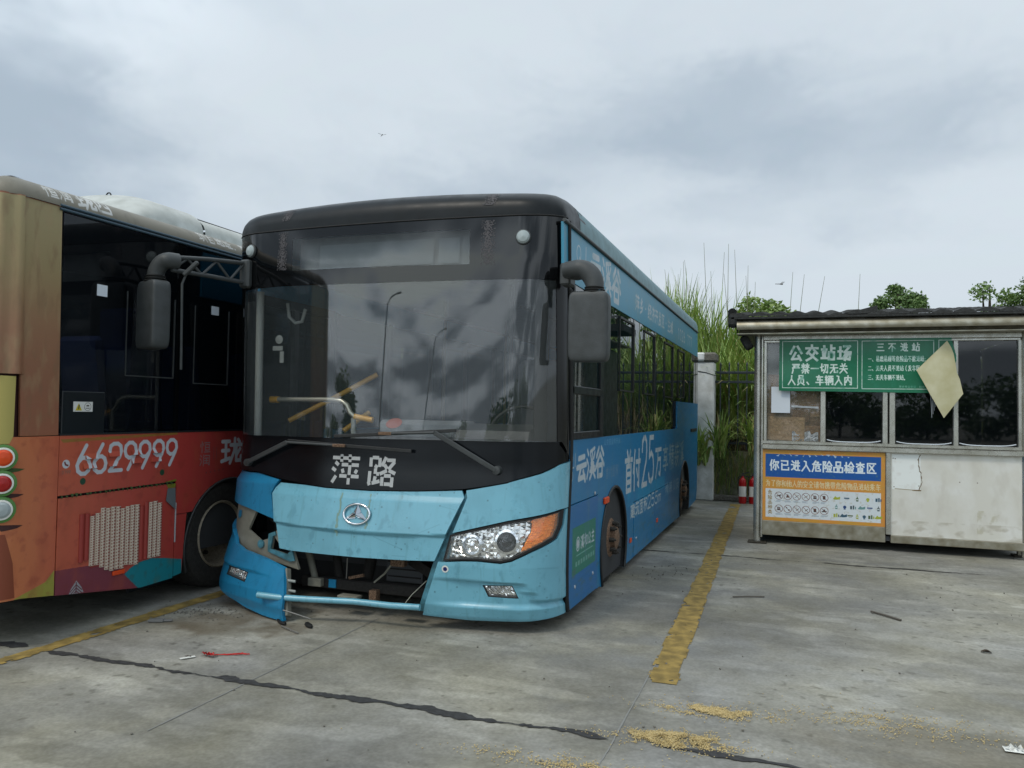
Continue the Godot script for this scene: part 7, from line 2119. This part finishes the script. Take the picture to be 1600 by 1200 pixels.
# ---------------------------------------------------------------- things lying on the ground
func build_ground_litter() -> void:
	var rng := RandomNumberGenerator.new()
	rng.seed = 7
	# spilled grain
	var gn := noise(77, 3.5, 3)
	var kernel := sh().lathe(Vector3(0, 0, -0.005), Vector3.BACK, [Vector2(0.0, 0.0), Vector2(0.0018, 0.0018), Vector2(0.0022, 0.004), Vector2(0.0015, 0.007), Vector2(0.0, 0.0085)], 5).st.commit()
	for q: Array in [["grain heap beside the tar seam below the yellow line end", -0.50, -3.76, 0.22, 0.085, 4200, 0.022], ["thin strip of spilled grain right of the yellow line end", -0.36, -4.19, 0.27, 0.075, 2400, 0.008], ["scatter of grain along the bottom edge of the picture", -0.85, -3.34, 0.55, 0.07, 900, 0.003], ["sparse grain on the brown patch at the lower right", 0.50, -4.35, 0.55, 0.20, 700, 0.002]]:
		var mm := MultiMesh.new()
		mm.transform_format = MultiMesh.TRANSFORM_3D
		mm.use_colors = true
		mm.mesh = kernel
		mm.instance_count = q[5]
		for i in int(q[5]):
			var gx := rng.randfn() * 0.45
			var gz := rng.randfn() * 0.45
			for again in 6:
				if rng.randf() < 0.04 or gn.get_noise_2d(q[1] * 9.0 + gx * q[3] * 2.0, gz * q[4] * 2.5) > rng.randf_range(-0.25, 0.25): break
				gx = rng.randfn() * (0.45 if rng.randf() < 0.85 else 0.9)
				gz = rng.randfn() * (0.45 if rng.randf() < 0.85 else 0.9)
			var core := exp(-(gx * gx + gz * gz) * 1.6)
			var p := Vector3(q[1] + gx * q[3], 0.005 + core * q[6] * rng.randf(), q[2] + gz * q[4] - gx * 0.02)
			mm.set_instance_transform(i, Transform3D(Basis(Vector3.UP, rng.randf() * TAU).rotated(Vector3.RIGHT, rng.randf_range(-0.4, 0.4)), p))
			mm.set_instance_color(i, Color(0.46, 0.33, 0.13).lerp(Color(0.62, 0.50, 0.25), rng.randf()) * rng.randf_range(0.7, 1.05))
		var o := MultiMeshInstance3D.new()
		o.name = numbered("spilled_grain")
		o.multimesh = mm
		o.material_override = M.grain_husk
		add_child(o)
		tag(o, "yellow " + q[0], "grain", "", "stuff")
	# red wrapper with strings and a white tag
	var w := thing("red_wrapper", "crumpled red plastic wrapper with loose red strings and a white strip", "litter", Vector3(-3.28, 0, -3.95))
	var wn := noise(3, 14.0, 3)
	sh().sheet(func(u: float, v: float) -> Vector3: return Vector3(-3.34 + 0.10 * u, 0.012 + 0.016 * absf(wn.get_noise_2d(u * 0.5, v * 0.5)) * 2.0, -3.98 + 0.035 * v + 0.02 * u), 10, 4).done("crumpled_film", w, M.litter_red)
	for i in 5:
		var pts := []
		for j in 9: pts.append(Vector3(-3.27 + j * 0.017 * (1.0 + 0.1 * i), 0.006 + 0.008 * absf(wn.get_noise_2d(j * 0.1, i)), -3.975 - 0.012 * j + 0.02 * wn.get_noise_2d(j * 0.12, i * 3.0)))
		sh().tube(pts, 0.0018, 4).done("string", w, M.litter_red)
	sh().box(Vector3(-3.375, 0.008, -3.875), Vector3(0.022, 0.003, 0.085), Basis(Vector3.UP, -0.6)).done("white_strip", w, M.litter_white)
	sh().sheet(func(u: float, v: float) -> Vector3: return Vector3(-3.41 + 0.05 * u, 0.006 + 0.01 * absf(wn.get_noise_2d(u, v + 4.0)), -3.905 + 0.02 * v), 5, 3).done("dark_scrap", w, M.stick_grey)
	var gsr := thing("grey_scrap", "flat grey scrap piece lying beside the left yellow line", "litter", Vector3(-4.13, 0, -4.43))
	sh().box(Vector3(-4.14, 0.012, -4.44), Vector3(0.10, 0.018, 0.05), Basis(Vector3.UP, 0.4), 0.003).box(Vector3(-4.075, 0.010, -4.475), Vector3(0.06, 0.012, 0.03), Basis(Vector3.UP, 0.6), 0.003).done("scrap_body", gsr, M.litter_grey)
	for q: Array in [["dropped black rubber gasket under the blue strip near the left bumper", -3.24, -4.74], ["hooked black rubber piece lying on the ground right of the left bumper end", -3.01, -4.745]]:
		var gk := thing("rubber_gasket", q[0], "litter", Vector3(q[1], 0, q[2]))
		var pts := []
		for j in 9: pts.append(Vector3(q[1] - 0.05 + 0.1 * sin(j * 0.33 + q[1]), 0.012, q[2] + 0.035 * cos(j * 0.62)))
		sh().tube(pts, 0.011, 6).done("rubber_loop", gk, M.rubber)
	for q: Array in [["thin grey stick lying right of the yellow line near the bus", -0.471, -6.83, -0.229, -6.94, 0.006], ["short dark stick lying on the concrete in front of the booth", 0.559, -6.76, 0.744, -6.557, 0.008], ["pale rod lying below the broken left bumper", -3.28, -4.66, -3.08, -4.56, 0.005]]:
		var sk := thing("stick", q[0], "stick", Vector3(q[1], 0, q[2]))
		sh().tube([Vector3(q[1], 0.009, q[2]), Vector3((q[1] + q[3]) * 0.5, 0.012, (q[2] + q[4]) * 0.5 + 0.006), Vector3(q[3], 0.009, q[4])], q[5], 6).done("rod", sk, M.wire if q[1] < -1.0 else M.stick_grey)
	var wl := thing("white_litter", "crumpled white tissue lying at the lower right picture edge", "litter", Vector3(0.94, 0, -4.22))
	sh().sheet(func(u: float, v: float) -> Vector3: return Vector3(0.90 + 0.10 * u, 0.008 + 0.03 * absf(wn.get_noise_2d(u * 0.4 + 2.0, v * 0.4)) * 2.0 * sin(u * PI) * sin(v * PI), -4.25 + 0.06 * v), 10, 6).done("tissue", wl, M.litter_white)
	var bk := thing("dark_leaf", "small curled brown leaf on the concrete at the right", "leaf", Vector3(1.16, 0, -5.9))
	sh().sheet(func(u: float, v: float) -> Vector3: return Vector3(1.135 + 0.06 * u, 0.006 + 0.014 * sin(u * PI) * absf(v - 0.5) * 2.0, -5.92 + 0.03 * v), 6, 4).done("leaf_blade", bk, M.bark)
	# pebbles and grit
	var peb := sh()
	for i in 340:
		var x := rng.randf_range(-5.0, 3.2)
		var z := rng.randf_range(-9.5, -2.6)
		if i < 130:
			x = -4.0 + rng.randfn() * 0.16; z = -4.78 + rng.randfn() * 0.10
		elif i < 190:
			x = -1.1 + rng.randfn() * 0.18; z = -7.6 + rng.randfn() * 0.3
		var r := rng.randf_range(0.002, 0.007)
		peb.box(Vector3(x, r * 0.6 + 0.002, z), Vector3(r * 2.0, r * 1.3, r * 1.7), Basis(Vector3.UP, rng.randf() * TAU).rotated(Vector3.RIGHT, rng.randf()), r * 0.5)
	tag(peb.done("grit", self, M.old_concrete), "loose grit and small stones scattered over the concrete", "grit", "", "stuff")

# ---------------------------------------------------------------- what the glass mirrors
func build_behind_camera() -> void:
	for q: Array in [["tall grey street lamp mirrored in the left half of the windscreen", Vector3(-23.4, 0, 35.0), 11.6], ["tall grey street lamp mirrored in the middle of the windscreen", Vector3(-20.0, 0, 52.0), 10.8]]:
		var l := thing("street_lamp", q[0], "street lamp", q[1], "street lamps across the yard")
		var o: Vector3 = q[1]
		var h: float = q[2]
		sh().tube([o, o + Vector3(0, h * 0.5, 0), o + Vector3(0, h, 0)], [0.16, 0.12, 0.09], 10).done("pole", l, M.galvanised)
		sh().tube([o + Vector3(0, h - 0.05, 0), o + Vector3(0.5, h + 0.35, 0), o + Vector3(1.5, h + 0.5, 0)], 0.07, 8).done("bracket", l, M.galvanised)
		sh().box(o + Vector3(1.8, h + 0.5, 0), Vector3(0.8, 0.12, 0.26), Basis(), 0.05).done("lamp_head", l, M.galvanised)
	var dark := Color(0.075, 0.14, 0.045)
	var dark2 := Color(0.16, 0.25, 0.075)
	var spots := [[-29.5, 33.0, 7.0, 2.6], [-44.0, 46.0, 5.0, 3.2], [-13.0, 54.0, 3.0, 3.2], [-3.0, 44.0, 3.0, 3.6], [3.0, 42.0, 3.6, 3.8], [8.5, 41.0, 3.3, 3.6], [14.0, 42.0, 3.7, 3.8], [21.0, 44.0, 3.4, 4.2], [-52.0, 40.0, 5.2, 3.0]]
	for i in spots.size():
		var q: Array = spots[i]
		tree("yard_tree", ["leafy tree mirrored at the left of the windscreen", "leafy tree at the far left of the yard edge", "leafy tree standing behind the farther street lamp", "leafy tree mirrored in the left booth window", "leafy tree mirrored in the second booth window", "leafy tree mirrored in the third booth window", "leafy tree mirrored in the right booth window", "leafy tree at the far right of the yard edge", "leafy tree at the yard edge farthest behind the red bus"][i], Vector3(q[0], 0, q[1]), q[2], q[3], 14, 170, 0.42, 100 + i, dark, dark2, "trees along the far yard edge", "tree", 0.2)

# ---------------------------------------------------------------- dragonflies in the air
func build_insects() -> void:
	var wing := pane("insect_wing", Color(0.30, 0.30, 0.28), 0.5, 0.1)
	for q: Array in [["dragonfly hovering in the sky above the left end of the booth", Vector3(-0.11, 2.529, -6.6), 0.4], ["tiny dragonfly high in the sky above the blue bus", Vector3(-4.123, 4.38, -7.4), -0.8]]:
		var d := thing("dragonfly", q[0], "dragonfly", q[1], "dragonflies in the sky")
		var o: Vector3 = q[1]
		var a := Basis(Vector3.UP, q[2]) * Vector3.RIGHT
		var b := a.cross(Vector3.UP)
		sh().tube([o - a * 0.045, o - a * 0.01, o + a * 0.008, o + a * 0.016], [0.0022, 0.0028, 0.006, 0.005], 6).done("body", d, M.stick_grey)
		for sg: float in [-1.0, 1.0]:
			for k in 2:
				var r := o + a * (0.010 - 0.012 * k)
				sh().quad(r, r + b * sg * 0.042 + a * 0.007 + Vector3(0, 0.012, 0), r + b * sg * 0.042 - a * 0.005 + Vector3(0, 0.012, 0), r - a * 0.006).done("wing", d, wing)
